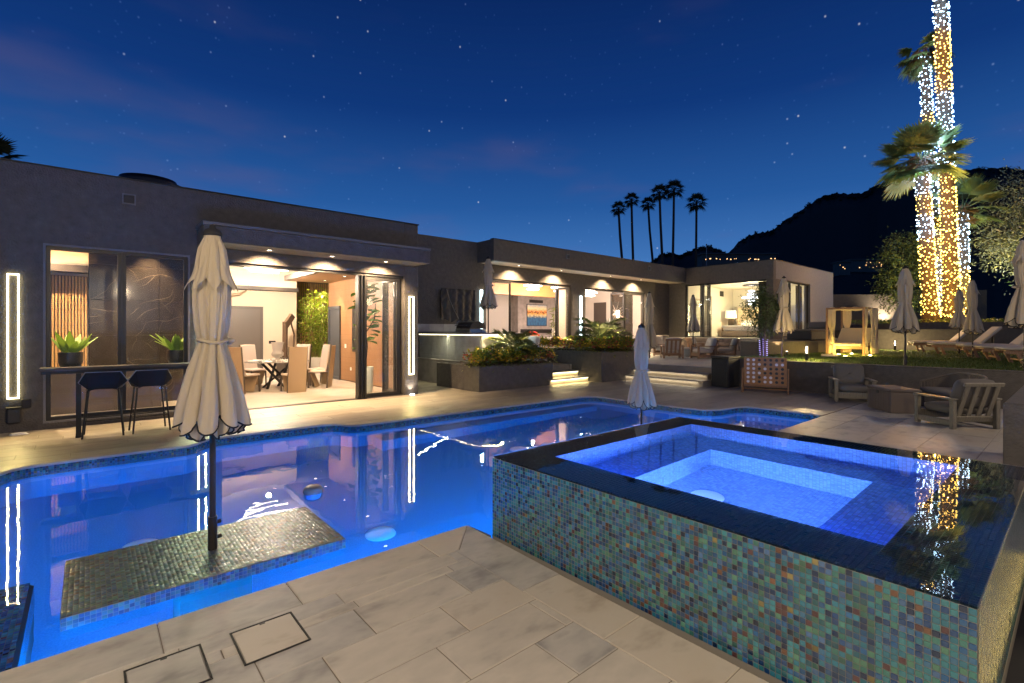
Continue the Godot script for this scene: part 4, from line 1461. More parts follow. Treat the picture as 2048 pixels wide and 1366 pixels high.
# ------------------------------------------------------------------ around the outdoor kitchen
func outdoor_kitchen() -> void:
	var low := thing("kitchen_low_wall", p(8.1, 0, 10.96), 0.0, "grey low wall along the outdoor kitchen with a ledge on top", "wall")
	boxpart("face", p(0, -0.02, 0.0), p(0.13, 0.69, 3.43), M.concrete, low)
	boxpart("ledge", p(-0.02, 0.691, -0.01), p(0.18, 0.72, 3.43), M.concrete, low, 0.005)
	var c := thing("kitchen_counter", p(8.32, 0.5, 10.8), 0.0, "tiled outdoor kitchen counter with a glowing strip under its top", "counter")
	boxpart("core", p(0.03, 0, 0.2), p(0.72, 0.96, 3.55), M.grout, c)
	for i in 8:
		for j in 3:
			boxpart("tile", p(0.012, 0.012 + 0.315 * j, 0.21 + 0.418 * i), p(0.029, 0.322 + 0.315 * j, 0.624 + 0.418 * i), M.counter_tile, c, 0.002)
	for i in 4:
		for j in 3:
			boxpart("tile", p(0.032 + 0.42 * i, 0.012 + 0.315 * j, 0.182), p(0.448 + 0.42 * i, 0.322 + 0.315 * j, 0.199), M.counter_tile, c, 0.002)
	boxpart("core", p(0.721, 0, 0.2), p(1.72, 0.96, 0.95), M.grout, c)
	boxpart("worktop", p(-0.02, 0.985, 0.15), p(0.75, 1.03, 3.58), M.concrete, c, 0.005)
	boxpart("worktop", p(0.751, 0.985, 0.15), p(1.76, 1.03, 0.98), M.concrete, c, 0.005)
	var ls := MB.new()
	ls.bb(p(-0.002, 0.966, 0.18), p(0.010, 0.983, 3.55))
	ls.bb(p(0.011, 0.966, 0.168), p(1.74, 0.983, 0.180))
	put("led_strip", ls, M.led_step, c)
	panel(c, p(-0.012, 0.955, 1.85), Vector3(-0.35, -1, 0), Vector2(0.02, 3.3), Color(0.98, 0.96, 0.78), 2.6)
	panel(c, p(0.9, 0.955, 0.155), Vector3(0, -1, 0.35), Vector2(1.7, 0.02), Color(1.0, 0.9, 0.55), 1.2)
	# tiled splash back along the house wall
	var sp := thing("splash_back", p(6.4, 1.5, 14.385), 0.0, "grey tiled splash back behind the outdoor grill", "splash back")
	for i in 8: boxpart("tile", p(0.58 * i, 0.06, 0.0), p(0.575 + 0.58 * i, 0.32, 0.012), M.counter_tile, sp, 0.002)
	# grill with a rolled hood
	var g := thing("grill", p(8.72, 1.53, 12.0), 0.0, "black and steel barbecue grill on the outdoor counter", "grill")
	boxpart("firebox", p(-0.30, 0.0, -0.38), p(0.30, 0.12, 0.38), M.steel, g, 0.01)
	var hood := MB.new()
	var prof := []
	for k in 9:
		var a := PI * k / 8.0
		prof.append(Vector2(-cos(a) * 0.29, 0.125 + sin(a) * 0.22))
	for k in 8:
		hood.quad(p(prof[k].x, prof[k].y, -0.36), p(prof[k + 1].x, prof[k + 1].y, -0.36), p(prof[k + 1].x, prof[k + 1].y, 0.36), p(prof[k].x, prof[k].y, 0.36))
		hood.tri(p(prof[k].x, prof[k].y, -0.36), p(0, 0.125, -0.36), p(prof[k + 1].x, prof[k + 1].y, -0.36))
		hood.tri(p(prof[k].x, prof[k].y, 0.36), p(prof[k + 1].x, prof[k + 1].y, 0.36), p(0, 0.125, 0.36))
	put("hood", hood, mat(0.05, 0.045, 0.04, 0.4, 0.5), g)
	var hd := MB.new()
	hd.cyl(p(-0.36, 0.22, -0.3), p(-0.36, 0.22, 0.3), 0.014, 0.014, 10)
	for b in [-0.26, 0.26]: hd.cyl(p(-0.28, 0.22, b), p(-0.36, 0.22, b), 0.01, 0.01, 8)
	put("handle", hd, M.steel, g)
	var f := thing("faucet", p(8.9, 1.53, 12.75), 0.0, "curved steel faucet on the outdoor counter", "faucet")
	var pts := [Vector3.ZERO, Vector3(0, 0.28, 0)]
	for k in 9: pts.append(Vector3(-0.09 + 0.09 * cos(PI * k / 8.0), 0.28 + 0.09 * sin(PI * k / 8.0), 0))
	pts.append(Vector3(-0.18, 0.20, 0))
	var fm := MB.new()
	fm.tube(pts, [0.014], 10)
	put("spout", fm, M.steel, f)
	var fb := MB.new()
	fb.lathe(Vector3.ZERO, [[0.03, 0.0], [0.03, 0.02], [0.018, 0.04]], 14)
	put("foot", fb, M.steel, f)
	# television under a crumpled black cover
	var tv := thing("covered_television", p(9.85, 1.95, 14.36), 0.0, "outdoor television under a crumpled black plastic cover", "television")
	boxpart("screen_body", p(-0.66, 0.08, 0.0), p(0.66, 1.05, 0.05), M.black, tv)
	var rows := []
	rng.seed = 5
	var nz := FastNoiseLite.new()
	nz.seed = 8; nz.frequency = 1.0
	for j in 21:
		var row := []
		var v := j / 20.0
		for q in 41:
			var u := q / 40.0
			var x := -0.72 + 1.44 * u
			var y := 1.10 * v
			if j == 0: y += 0.06 * sin(u * 17.0) - 0.04 * absf(u - 0.5)
			# swags hanging from the upper corners
			var sw := absf(sin(u * 13.0 + 3.0 * (1.0 - v) * (u - 0.5))) * (1.0 - v * 0.7)
			row.append(p(x, y, -0.055 - 0.06 * sw - 0.03 * nz.get_noise_2d(u * 7.0, v * 5.0)))
		rows.append(row)
	var cov := MB.new()
	cov.sheet(rows)
	put("cover", cov, mat(0.008, 0.0075, 0.0075, 0.4), tv)
	var strap := MB.new()
	strap.tube([p(-0.52, 1.08, -0.10), p(-0.40, 0.7, -0.13), p(-0.22, 0.35, -0.13), p(-0.02, 0.05, -0.12)], [0.008], 6)
	put("seam", strap, mat(0.2, 0.2, 0.2, 0.5), tv)
	# loudspeaker, junction box and cable by the bar
	var spk := thing("outdoor_speaker", p(-0.86, 0.16, 10.86), 0.15, "small black loudspeaker clamped to the wall under the lit outline", "speaker")
	boxpart("body", p(-0.085, 0.0, -0.08), p(0.085, 0.24, 0.06), M.black, spk, 0.02)
	boxpart("bracket", p(0.09, 0.22, 0.0), p(0.2, 0.36, 0.06), M.black_metal, spk, 0.01)
	boxpart("lid", p(-0.09, 0.241, -0.085), p(0.09, 0.25, 0.065), M.black_metal, spk)
	var cb := thing("white_cable", p(-0.78, 0.005, 10.6), 0.0, "coil of white cable lying on the paving by the wall", "cable")
	var cp := []
	for k in 40: cp.append(Vector3(cos(k * 0.55) * (0.11 - 0.001 * k), 0.008 + 0.0006 * k, sin(k * 0.55) * 0.05))
	var cm := MB.new()
	cm.tube(cp, [0.007], 6)
	put("coil", cm, M.white, cb)


# ------------------------------------------------------------------ parasols
# closed parasol: cloth gathered at a tie, scalloped hem with a dark binding; base of the pole at the origin
func make_parasol(called: String, label: String, seed_: int, pole_top: float, cloth: float, fat: float, group: String) -> Node3D:
	rng.seed = seed_
	var t := thing(called, Vector3.ZERO, 0.0, label, "parasol", group)
	var hem := pole_top - cloth
	var k := 160
	# height above the hem (share of the cloth) and mean radius
	var prof := [[0.0, 0.2256], [0.02, 0.224], [0.05, 0.2176], [0.09, 0.208], [0.13, 0.1968], [0.18, 0.1808], [0.23, 0.1632], [0.28, 0.1456], [0.33, 0.1232], [0.37, 0.1082], [0.4, 0.0951], [0.425, 0.0886], [0.45, 0.0968], [0.49, 0.1082], [0.54, 0.1164], [0.6, 0.1214], [0.66, 0.123], [0.72, 0.1214], [0.78, 0.1148], [0.84, 0.105], [0.9, 0.0902], [0.965, 0.0492]]
	var gores := 8
	var ph := rng.randf() * TAU
	var amp := []
	var len_ := []
	for g in gores:
		amp.append(rng.randf_range(0.7, 1.25))
		len_.append(rng.randf_range(-0.5, 1.0))
	var outer := MB.new(); var under := MB.new(); var bind := MB.new(); var sew := MB.new()
	for layer in 2:
		var rows := []
		var hempts := []
		for r in prof.size():
			if layer == 1 and r > 8: break
			var v: float = prof[r][0]
			var row := []
			for q in k:
				var a := TAU * q / k
				var gq := a / TAU * gores
				var gi := int(gq) % gores
				var fx: float = gq - floorf(gq)
				var tw := 0.55 * v
				var deep: float = clampf(1.0 - v * 1.0, 0.25, 1.0)
				# gores bulge between deep creases that wander up the cloth
				var wob := 0.22 * sin(v * 5.0 + ph + gi * 1.7) + 0.10 * sin(v * 13.0 + gi * 2.3)
				var fy := fposmod(fx + wob * (0.35 + v * 0.5), 1.0)
				var fold: float = pow(sin(PI * fy), 0.55)
				var small: float = sin(a * 19.0 + ph * 3.0 + v * 6.0 * sin(ph)) * 0.5 + sin(a * 11.0 - v * 8.0 + ph) * 0.5
				var waist: float = exp(-pow((v - 0.425) / 0.05, 2.0))
				var rr: float = prof[r][1] * fat * (1.0 + (0.62 * deep * amp[gi] + 0.06) * (fold - 0.74) * (1.0 - 0.35 * waist) + 0.12 * deep * sin(3.0 * a + ph + tw * 4.0) + (0.035 + 0.05 * waist) * small + 0.028 * sin(a * 41.0 + v * 21.0 + gi) * sin(v * 17.0 + gi * 1.3))
				if layer == 1: rr *= 0.84 - 0.1 * v
				var yy := hem + v * cloth
				var low: float = 1.0 - smoothstep(0.0, 0.14, v)
				# each gore ends in a rounded scallop, some hang lower than others
				var sc: float = 1.0 - pow(absf(fx * 2.0 - 1.0), 2.6)
				if layer == 1:
					var f2 := fposmod(gq * 1.0 + 0.5, 1.0)
					sc = 1.0 - pow(absf(f2 * 2.0 - 1.0), 2.6)
				yy -= low * (0.095 * sc + 0.04 * len_[gi] * sc) + (0.055 * low if layer == 1 else 0.0)
				yy += low * 0.075
				var b := a + 0.35 * v * sin(ph)
				row.append(Vector3(cos(b) * rr, yy, sin(b) * rr))
			rows.append(row)
			if r == 0: hempts = row
		(outer if layer == 0 else under).sheet(rows, true)
		var closed := hempts.duplicate()
		closed.append(hempts[0])
		bind.tube(closed, [0.0065], 5, false)
	var can := put("canopy", outer, M.canvas, t)
	put("under_flap", under, M.canvas, can)
	put("hem_binding", bind, M.trim, can)
	# vent flap at the top
	var fl := MB.new()
	var rows2 := []
	for r in 6:
		var v := r / 5.0
		var row := []
		for q in k:
			var a := TAU * q / k
			var fx := fposmod(a / TAU * 8.0 + 0.25, 1.0)
			var fold := pow(absf(sin(PI * fx)), 0.6)
			var rr: float = lerpf(0.158, 0.052, pow(v, 0.75)) * fat * (1.0 + 0.42 * (1.0 - v) * (fold - 0.6) + 0.04 * sin(a * 5.0 + ph))
			row.append(Vector3(cos(a) * rr, pole_top - 0.03 - 0.34 * cloth / 1.435 * (1.0 - v) - 0.09 * (1.0 - v) * (1.0 - absf(fx * 2.0 - 1.0)), sin(a) * rr))
		rows2.append(row)
	fl.sheet(rows2, true)
	put("vent_flap", fl, M.canvas, can)
	var tie := MB.new()
	var tp := []
	for q in 33:
		var a := TAU * q / 32.0
		tp.append(Vector3(cos(a) * 0.100 * fat, hem + 0.425 * cloth + 0.012 * sin(a * 2.0), sin(a) * 0.100 * fat))
	tie.tube(tp, [0.014], 6, false)
	tie.ball(Vector3(0.10 * fat, hem + 0.425 * cloth, 0.085 * fat), Vector3(0.03, 0.022, 0.03))
	tie.ball(Vector3(0.13 * fat, hem + 0.415 * cloth, 0.05 * fat), Vector3(0.035, 0.018, 0.03))
	put("tie_band", tie, M.canvas, can)
	var pole := MB.new()
	pole.cyl(Vector3.ZERO, Vector3(0, pole_top - 0.02, 0), 0.021, 0.021, 14)
	put("pole", pole, M.bronze, t)
	var sl := MB.new()
	sl.cyl(Vector3.ZERO, Vector3(0, 0.24, 0), 0.030, 0.030, 14)
	sl.cyl(Vector3(0, 0.08, 0), Vector3(0.05, 0.08, 0.03), 0.012, 0.016, 8)
	sl.cyl(Vector3(0, 0.19, 0), Vector3(0.045, 0.19, 0.03), 0.012, 0.016, 8)
	put("sleeve", sl, M.bronze, t)
	var fin := MB.new()
	fin.lathe(Vector3(0, pole_top - 0.05, 0), [[0.06, 0.0], [0.064, 0.02], [0.05, 0.045], [0.022, 0.06], [0.018, 0.08], [0.0, 0.09]], 16)
	put("finial", fin, M.trim, t)
	return t


func parasols() -> void:
	var G := "closed cream parasols with scalloped dark edged hems"
	var a := make_parasol("parasol", "closed cream parasol with scalloped hem standing through the mosaic pool table", 4, 2.34, 1.42, 0.92, G)
	a.position = p(0.70, 0.0, 4.17)
	a.rotation.y = 0.9
	var b := make_parasol("parasol", "closed cream parasol standing in the pool behind the spa", 21, 2.95, 1.42, 0.96, G)
	b.position = p(7.63, DEEP, 5.25)
	var c := make_parasol("parasol", "closed cream parasol beside the planter by the outdoor kitchen", 33, 3.25, 1.42, 1.0, G)
	c.position = p(8.95, 0.5, 11.45)
	var d := make_parasol("parasol", "tall closed cream parasol beside the slatted patio chairs, in front of the warm wall strip", 40, 2.62, 2.15, 1.2, G)
	d.position = p(17.03, 0.5, 11.35)
	var e := make_parasol("parasol", "closed cream parasol over the far patio chairs, before the bedroom glass", 51, 2.60, 1.5, 1.02, G)
	e.position = p(19.6, 0.5, 10.9)
	var f := make_parasol("parasol", "closed cream parasol next to the round topped tree on the lawn", 66, 2.5, 1.66, 1.1, G)
	f.position = p(16.4, 0.76, 6.14)
	f.rotation.x = 0.02
	var g := make_parasol("parasol", "closed cream parasol on the lawn edge above the storage box", 71, 2.30, 1.46, 1.08, G)
	g.position = p(14.47, 0.785, 2.73)
	for k in 3:
		var o := copy([e, f, g][k], "parasol", [p(24.1, 0.76, 2.98), p(20.7, 0.76, 2.25), p(14.72, 0.76, 0.80)][k], [0.4, 1.9, 2.6][k], ["closed cream parasol behind the farthest sun loungers, under the palm lights", "closed cream parasol between the middle sun loungers", "large closed cream parasol by the nearest sun lounger on the lawn"][k], G)
		o.scale = [Vector3(0.98, 0.9, 0.98), Vector3(0.88, 0.97, 0.88), Vector3(1.22, 1.2, 1.22)][k]


# ------------------------------------------------------------------ bar by the window
func bar() -> void:
	var t := thing("bar_table", p(0.60, 0, 9.93), 0.0, "long narrow dark bar table in front of the kitchen window", "bar table")
	boxpart("top", p(-1.125, 1.005, -0.16), p(1.125, 1.05, 0.16), M.leather_edge, t, 0.008)
	boxpart("apron", p(-1.10, 0.96, -0.13), p(1.10, 1.004, 0.13), M.black_metal, t)
	for x in [-0.69, 0.69]:
		boxpart("leg", p(x - 0.03, 0.0, -0.13), p(x + 0.03, 0.959, -0.07), M.black_metal, t)
		boxpart("leg", p(x - 0.03, 0.0, 0.07), p(x + 0.03, 0.959, 0.13), M.black_metal, t)
		boxpart("foot", p(x - 0.035, 0.0, -0.135), p(x + 0.035, 0.03, 0.135), M.black_metal, t)
	boxpart("foot_rail", p(-0.66, 0.29, 0.085), p(0.66, 0.33, 0.115), M.black_metal, t)
	var s: Node3D
	for k in 2:
		if k == 1:
			copy(s, "bar_stool", p(0.77, 0, 9.80), 0.06, "black bar stool under the bar table, closer to the parasol", "bar stools")
			break
		s = thing("bar_stool", p(0.20, 0, 9.80), -0.05, "black bar stool under the bar table, closer to the wall speaker", "bar stool", "bar stools")
		# angular shell
		var sh := MB.new()
		var L := [p(-0.17, 0.70, -0.15), p(0.17, 0.70, -0.15), p(0.18, 0.69, 0.18), p(-0.18, 0.69, 0.18)]
		sh.quad(L[0], L[1], L[2], L[3])
		var bk := [p(-0.14, 0.70, -0.16), p(0.14, 0.70, -0.16), p(0.17, 0.95, -0.20), p(-0.17, 0.95, -0.20)]
		sh.quad(bk[0], bk[1], bk[2], bk[3])
		for sx in [-1.0, 1.0]:
			sh.tri(p(0.14 * sx, 0.70, -0.16), p(0.24 * sx, 0.80, -0.08), p(0.17 * sx, 0.95, -0.20))
			sh.tri(p(0.14 * sx, 0.70, -0.16), p(0.24 * sx, 0.80, -0.08), p(0.18 * sx, 0.69, 0.18))
		put("seat_shell", sh, mat(0.008, 0.0075, 0.007, 0.9), s)
		var ed := MB.new()
		for sx in [-1.0, 1.0]:
			ed.tube([p(0.17 * sx, 0.95, -0.20), p(0.24 * sx, 0.80, -0.08), p(0.18 * sx, 0.69, 0.18)], [0.006], 6)
		ed.tube([p(-0.17, 0.95, -0.20), p(0.17, 0.95, -0.20)], [0.006], 6)
		put("shell_edge", ed, mat(0.20, 0.20, 0.20, 0.5), s)
		for sx in [-1.0, 1.0]:
			for sz in [-1.0, 1.0]:
				var lg := MB.new()
				lg.tube([p(0.10 * sx, 0.695, 0.10 * sz), p(0.15 * sx, 0.68, 0.14 * sz), p(0.20 * sx, 0.0, 0.19 * sz)], [0.0105], 8)
				put("leg", lg, M.black_metal, s)
		var rl := MB.new()
		var c := [p(-0.18, 0.25, -0.172), p(0.18, 0.25, -0.172), p(0.18, 0.25, 0.172), p(-0.18, 0.25, 0.172)]
		for q in 4: rl.cyl(c[q], c[(q + 1) % 4], 0.008, 0.008, 8)
		put("foot_rail", rl, M.black_metal, s)
	for o in get_children():
		if String(o.name).begins_with("bar_stool"): o.scale = Vector3(1.2, 1.03, 1.1)
	# plants on the inner sill
	var pl: Node3D
	for k in 2:
		var at := p([-0.21, 1.34][k], 0.952, [11.56, 11.56][k])
		if k == 0: pl = leafy_pot(at, "broad leaved plant in a black pot on the worktop, before the slatted wall")
		else: copy(pl, "potted_plant", at, 1.1, "broad leaved plant in a black pot on the worktop, before the dark marble", "pot plants inside the kitchen window")


func leafy_pot(at: Vector3, label: String) -> Node3D:
	var t := thing("potted_plant", at, 0.0, label, "plant", "pot plants inside the kitchen window")
	var pot := MB.new()
	pot.lathe(Vector3.ZERO, [[0.0, 0.0], [0.13, 0.0], [0.165, 0.10], [0.17, 0.27], [0.15, 0.27], [0.145, 0.24], [0.0, 0.235]], 24)
	put("pot", pot, M.black, t)
	rng.seed = 14
	for k in 13:
		var lf := MB.new()
		lf.col = Color(0.10, 0.22, 0.02).lerp(Color(0.20, 0.33, 0.04), rng.randf())
		var a := TAU * k / 13.0 + rng.randf() * 0.4
		var lean := rng.randf_range(0.25, 0.85)
		var l := rng.randf_range(0.36, 0.52)
		var d := Vector3(cos(a) * lean, 1.0, sin(a) * lean).normalized()
		var sd := d.cross(Vector3.UP).normalized()
		if sd.length() < 0.1: sd = Vector3.RIGHT
		var rows := []
		for j in 8:
			var v := j / 7.0
			var w: float = 0.006 + 0.062 * sin(pow(v, 0.8) * PI) if v > 0.2 else 0.008 + 0.1 * v
			var c := Vector3(cos(a) * 0.05, 0.22, sin(a) * 0.05) + d * l * v + Vector3(cos(a), -0.6, sin(a)) * 0.10 * v * v * lean
			var up := sd.cross(d) * 0.012
			rows.append([c - sd * w - up, c, c + sd * w - up])
		lf.sheet(rows)
		put("leaf", lf, M.leaf, t)
	return t


# ------------------------------------------------------------------ dining room
func dining() -> void:
	var t := thing("dining_table", p(4.05, 0, 14.75), 0.0, "round glass dining table on crossed dark legs, laid with plates", "table")
	var top := MB.new()
	top.lathe(Vector3.ZERO, [[0.0, 0.735], [0.84, 0.735], [0.85, 0.742], [0.84, 0.75], [0.0, 0.75]], 40)
	put("tabletop", top, mat(0.25, 0.24, 0.22, 0.08), t)
	for k in 5:
		var a := TAU * k / 5.0
		var lg := MB.new()
		lg.bar(Vector3(cos(a) * 0.40, 0.0, sin(a) * 0.40), Vector3(cos(a + 2.4) * 0.45, 0.734, sin(a + 2.4) * 0.45), 0.06, 0.05, 0.006)
		put("leg", lg, M.black_metal, t)
	for k in 7:
		var a := TAU * (k + 0.5) / 7.0
		var pl := MB.new()
		pl.lathe(Vector3(cos(a) * 0.62, 0.75, sin(a) * 0.62), [[0.0, 0.006], [0.09, 0.008], [0.13, 0.022], [0.135, 0.02], [0.09, 0.001]], 20)
		tag(hang("plate", MeshInstance3D.new()), "cream plate on the dining table", "plate", "plates on the dining table")
		var o := get_child(get_child_count() - 1) as MeshInstance3D
		o.mesh = pl.mesh()
		o.material_override = M.white
		o.position = t.position
	var urn := thing("vase", p(4.05, 0.751, 14.75), 0.0, "pale urn shaped vase in the middle of the dining table", "vase")
	var vm := MB.new()
	vm.lathe(Vector3.ZERO, [[0.0, 0.0], [0.10, 0.0], [0.10, 0.02], [0.05, 0.05], [0.06, 0.09], [0.15, 0.15], [0.155, 0.22], [0.12, 0.27], [0.13, 0.32], [0.14, 0.42], [0.165, 0.52], [0.15, 0.52], [0.12, 0.42], [0.0, 0.40]], 28)
	put("body", vm, mat(0.55, 0.52, 0.50, 0.35), urn)
	rng.seed = 19
	var gl := thing("glass_beads", p(4.05, 0.751, 14.75), 0.0, "scatter of clear and pale glass beads round the vase", "beads")
	var bm := MB.new()
	for k in 60:
		var a := rng.randf() * TAU; var r := rng.randf_range(0.2, 0.42)
		bm.ball(Vector3(cos(a) * r, 0.018, sin(a) * r), Vector3.ONE * rng.randf_range(0.012, 0.026), 6, 4)
	stuff(put("beads", bm, mat(0.75, 0.72, 0.68, 0.1), gl))
	# tall chairs
	var c0: Node3D
	var spots := [[4.10, 13.55, PI, "tall dining chair with its tan back to the terrace"], [3.12, 14.15, PI * 0.72, "tall padded dining chair at the table, closer to the parasol and the opening"], [2.98, 15.15, PI * 0.42, "tall padded dining chair at the table, second from the opening on the parasol's side"], [3.72, 15.85, PI * 0.12, "tall pale dining chair against the grey inner door"],
		[4.85, 15.55, -PI * 0.22, "tall padded dining chair in front of the bamboo"], [5.12, 14.85, -PI * 0.46, "tall padded dining chair nearest the wooden end wall"], [4.98, 14.1, -PI * 0.68, "tall padded dining chair on the wooden wall's side, closest to the opening"]]
	for k in spots.size():
		var q: Array = spots[k]
		if k == 0:
			c0 = thing("dining_chair", p(q[0], 0, q[1]), q[2], q[3], "chair", "tall dining chairs round the table")
			var L := func(y: float, b: float) -> Vector3: return Vector3(0, y, b)
			# side view: front of the chair at -z (towards local -z after turning); back at +z
			var seat := MB.new()
			seat.box(Vector3(0, 0.455, -0.02), Vector3(0.46, 0.055, 0.46), Basis.from_euler(Vector3(-0.04, 0, 0)), 0.02)
			put("seat", seat, M.leather, c0)
			var bk := MB.new()
			bk.bar(Vector3(0, 0.44, 0.215), Vector3(0, 1.17, 0.36), 0.44, 0.035, 0.012, Vector3.BACK)
			put("backrest", bk, M.leather, c0)
			var bp := MB.new()
			bp.bar(Vector3(0, 0.0, 0.275), Vector3(0, 1.18, 0.385), 0.455, 0.022, 0.006, Vector3.BACK)
			put("back_panel", bp, M.leather_tan, c0)
			for s in [-1.0, 1.0]:
				var lg := MB.new()
				lg.bar(Vector3(0.215 * s, 0.43, -0.21), Vector3(0.215 * s, 0.0, -0.235), 0.03, 0.05, 0.006)
				put("leg", lg, M.leather_edge, c0)
				var ed := MB.new()
				ed.bar(Vector3(0.232 * s, 0.0, 0.262), Vector3(0.232 * s, 1.185, 0.376), 0.012, 0.045, 0.004, Vector3.BACK)
				put("edge", ed, M.leather_edge, c0)
			var sk := MB.new()
			sk.bar(Vector3(0, 0.42, -0.20), Vector3(0, 0.02, -0.05), 0.40, 0.012, 0.0, Vector3.BACK)
			put("front_panel", sk, M.leather_tan, c0)
		else:
			copy(c0, "dining_chair", p(q[0], 0, q[1]), q[2], q[3], "tall dining chairs round the table")
	for o in get_children():
		if String(o.name).begins_with("dining_chair"):
			# turn so that the seat faces the table
			var d: Vector3 = p(4.05, 0, 14.75) - o.position
			o.rotation.y = atan2(-d.x, -d.z)
	# angular bronze figure
	var f := thing("sculpture", p(5.15, 0, 17.6), 0.5, "tall angular brown metal sculpture standing by the cream wall", "sculpture")
	var sm := MB.new()
	sm.bar(Vector3(-0.12, 0.0, 0), Vector3(-0.10, 1.9, 0), 0.16, 0.10, 0.01)
	sm.bar(Vector3(-0.10, 1.75, 0), Vector3(0.22, 2.12, 0), 0.12, 0.20, 0.01)
	sm.bar(Vector3(0.12, 1.95, 0), Vector3(0.30, 1.45, 0), 0.05, 0.05, 0.01)
	sm.bar(Vector3(0.30, 1.45, 0), Vector3(0.24, 0.7, 0), 0.05, 0.05, 0.01)
	put("figure", sm, mat(0.09, 0.055, 0.035, 0.5, 0.3), f)
	boxpart("plinth", Vector3(-0.3, 0, -0.2), Vector3(0.4, 0.7, 0.2), M.leather_edge, f, 0.01)
	# longhorn trophy
	var k := thing("horn_trophy", p(2.85, 2.82, 18.5), 0.0, "pair of long horns with a leather wrapped middle on the cream wall", "horns")
	var w := MB.new()
	w.tube([p(-0.34, 0.0, -0.06), p(-0.15, 0.02, -0.10), p(0.15, 0.02, -0.10), p(0.40, 0.0, -0.06)], [0.08, 0.12, 0.12, 0.07], 14)
	put("leather_wrap", w, mat(0.30, 0.10, 0.03, 0.5), k)
	for s in [-1.0, 1.0]:
		var hn := MB.new()
		hn.tube([p(0.36 * s, 0.0, -0.06), p(0.7 * s, -0.05, -0.08), p(1.0 * s, -0.02, -0.10), p(1.2 * s, 0.10, -0.12), p(1.28 * s, 0.32, -0.14)], [0.065, 0.055, 0.042, 0.028, 0.006], 12)
		put("horn", hn, mat(0.22, 0.14, 0.07, 0.4), k)
	var hide := MB.new()
	hide.ball(p(0, -0.06, -0.03), Vector3(0.36, 0.22, 0.03), 16, 8)
	put("hide", hide, mat(0.16, 0.075, 0.04, 0.9), k)
	# bamboo in a white pot
	var bp2 := thing("potted_bamboo", p(6.75, 0, 19.3), 0.0, "tall bright green bamboo in a white pot before the dark niche", "plant")
	var pt := MB.new()
	pt.lathe(Vector3.ZERO, [[0.0, 0.0], [0.26, 0.0], [0.36, 0.3], [0.38, 0.58], [0.34, 0.58], [0.33, 0.52], [0.0, 0.52]], 28)
	put("pot", pt, M.pot_white, bp2)
	rng.seed = 23
	var st := MB.new(); var lv := MB.new()
	st.col = Color(0.22, 0.26, 0.05)
	for q in 16:
		var a := rng.randf() * TAU; var r := rng.randf_range(0.02, 0.24)
		var b0 := Vector3(cos(a) * r, 0.5, sin(a) * r)
		var b1 := Vector3(cos(a) * r * 2.6, rng.randf_range(2.3, 3.15), sin(a) * r * 2.6)
		st.tube([b0, b0.lerp(b1, 0.5), b1], [0.014, 0.011, 0.004], 6)
		for z in 85:
			var c := b0.lerp(b1, rng.randf_range(0.14, 1.0))
			var d := Vector3(rng.randf_range(-1, 1), rng.randf_range(-0.7, 0.5), rng.randf_range(-1, 1)).normalized()
			lv.col = Color(0.13, 0.23, 0.02).lerp(Color(0.30, 0.38, 0.05), rng.randf())
			lv.leaf(c + d * rng.randf_range(0.03, 0.26), d, d.cross(Vector3.UP).normalized(), rng.randf_range(0.12, 0.22), 0.03, 0.2)
	put("stems", st, M.leaf, bp2)
	stuff(put("leaves", lv, M.leaf, bp2))
	# darker climber at the left of the niche
	var cl := thing("fern_wall_plant", p(6.0, 0, 20.35), 0.0, "dark grey green feathery plant behind the bamboo", "plant")
	var cm := MB.new()
	for q in 1500:
		var c := Vector3(rng.randf_range(-0.25, 0.45), rng.randf_range(0.6, 2.55), rng.randf_range(-0.2, 0.25))
		var d := Vector3(rng.randf_range(-1, 1), rng.randf_range(-0.6, 0.8), rng.randf_range(-1, 1)).normalized()
		cm.col = Color(0.10, 0.14, 0.07) * rng.randf_range(0.5, 1.3)
		cm.leaf(c, d, d.cross(Vector3.UP).normalized(), rng.randf_range(0.08, 0.16), 0.03)
	stuff(put("leaves", cm, M.leaf, cl))
	boxpart("planter", Vector3(-0.2, 0, -0.15), Vector3(0.4, 0.6, 0.15), M.black, cl, 0.01)
	# fiddle leaf fig behind the shut leaf
	var fg := thing("fiddle_leaf_fig", p(5.45, 0, 12.15), 0.0, "fiddle leaf fig with big glossy leaves behind the folding door", "plant")
	var fp := MB.new()
	fp.lathe(Vector3.ZERO, [[0.0, 0.0], [0.17, 0.0], [0.2, 0.05], [0.22, 0.66], [0.19, 0.66], [0.18, 0.6], [0.0, 0.6]], 24)
	put("pot", fp, mat(0.42, 0.47, 0.42, 0.5), fg)
	var tr := MB.new()
	var stem := [Vector3(0, 0.6, 0), Vector3(0.05, 1.2, 0.03), Vector3(-0.02, 1.8, 0.0), Vector3(0.08, 2.4, 0.05), Vector3(0.05, 2.75, 0.02)]
	tr.tube(stem, [0.028, 0.024, 0.02, 0.014, 0.008], 8)
	tr.tube([Vector3(0.0, 1.5, 0), Vector3(0.22, 1.9, 0.1), Vector3(0.25, 2.3, 0.1)], [0.018, 0.014, 0.008], 7)
	put("trunk", tr, M.bark, fg)
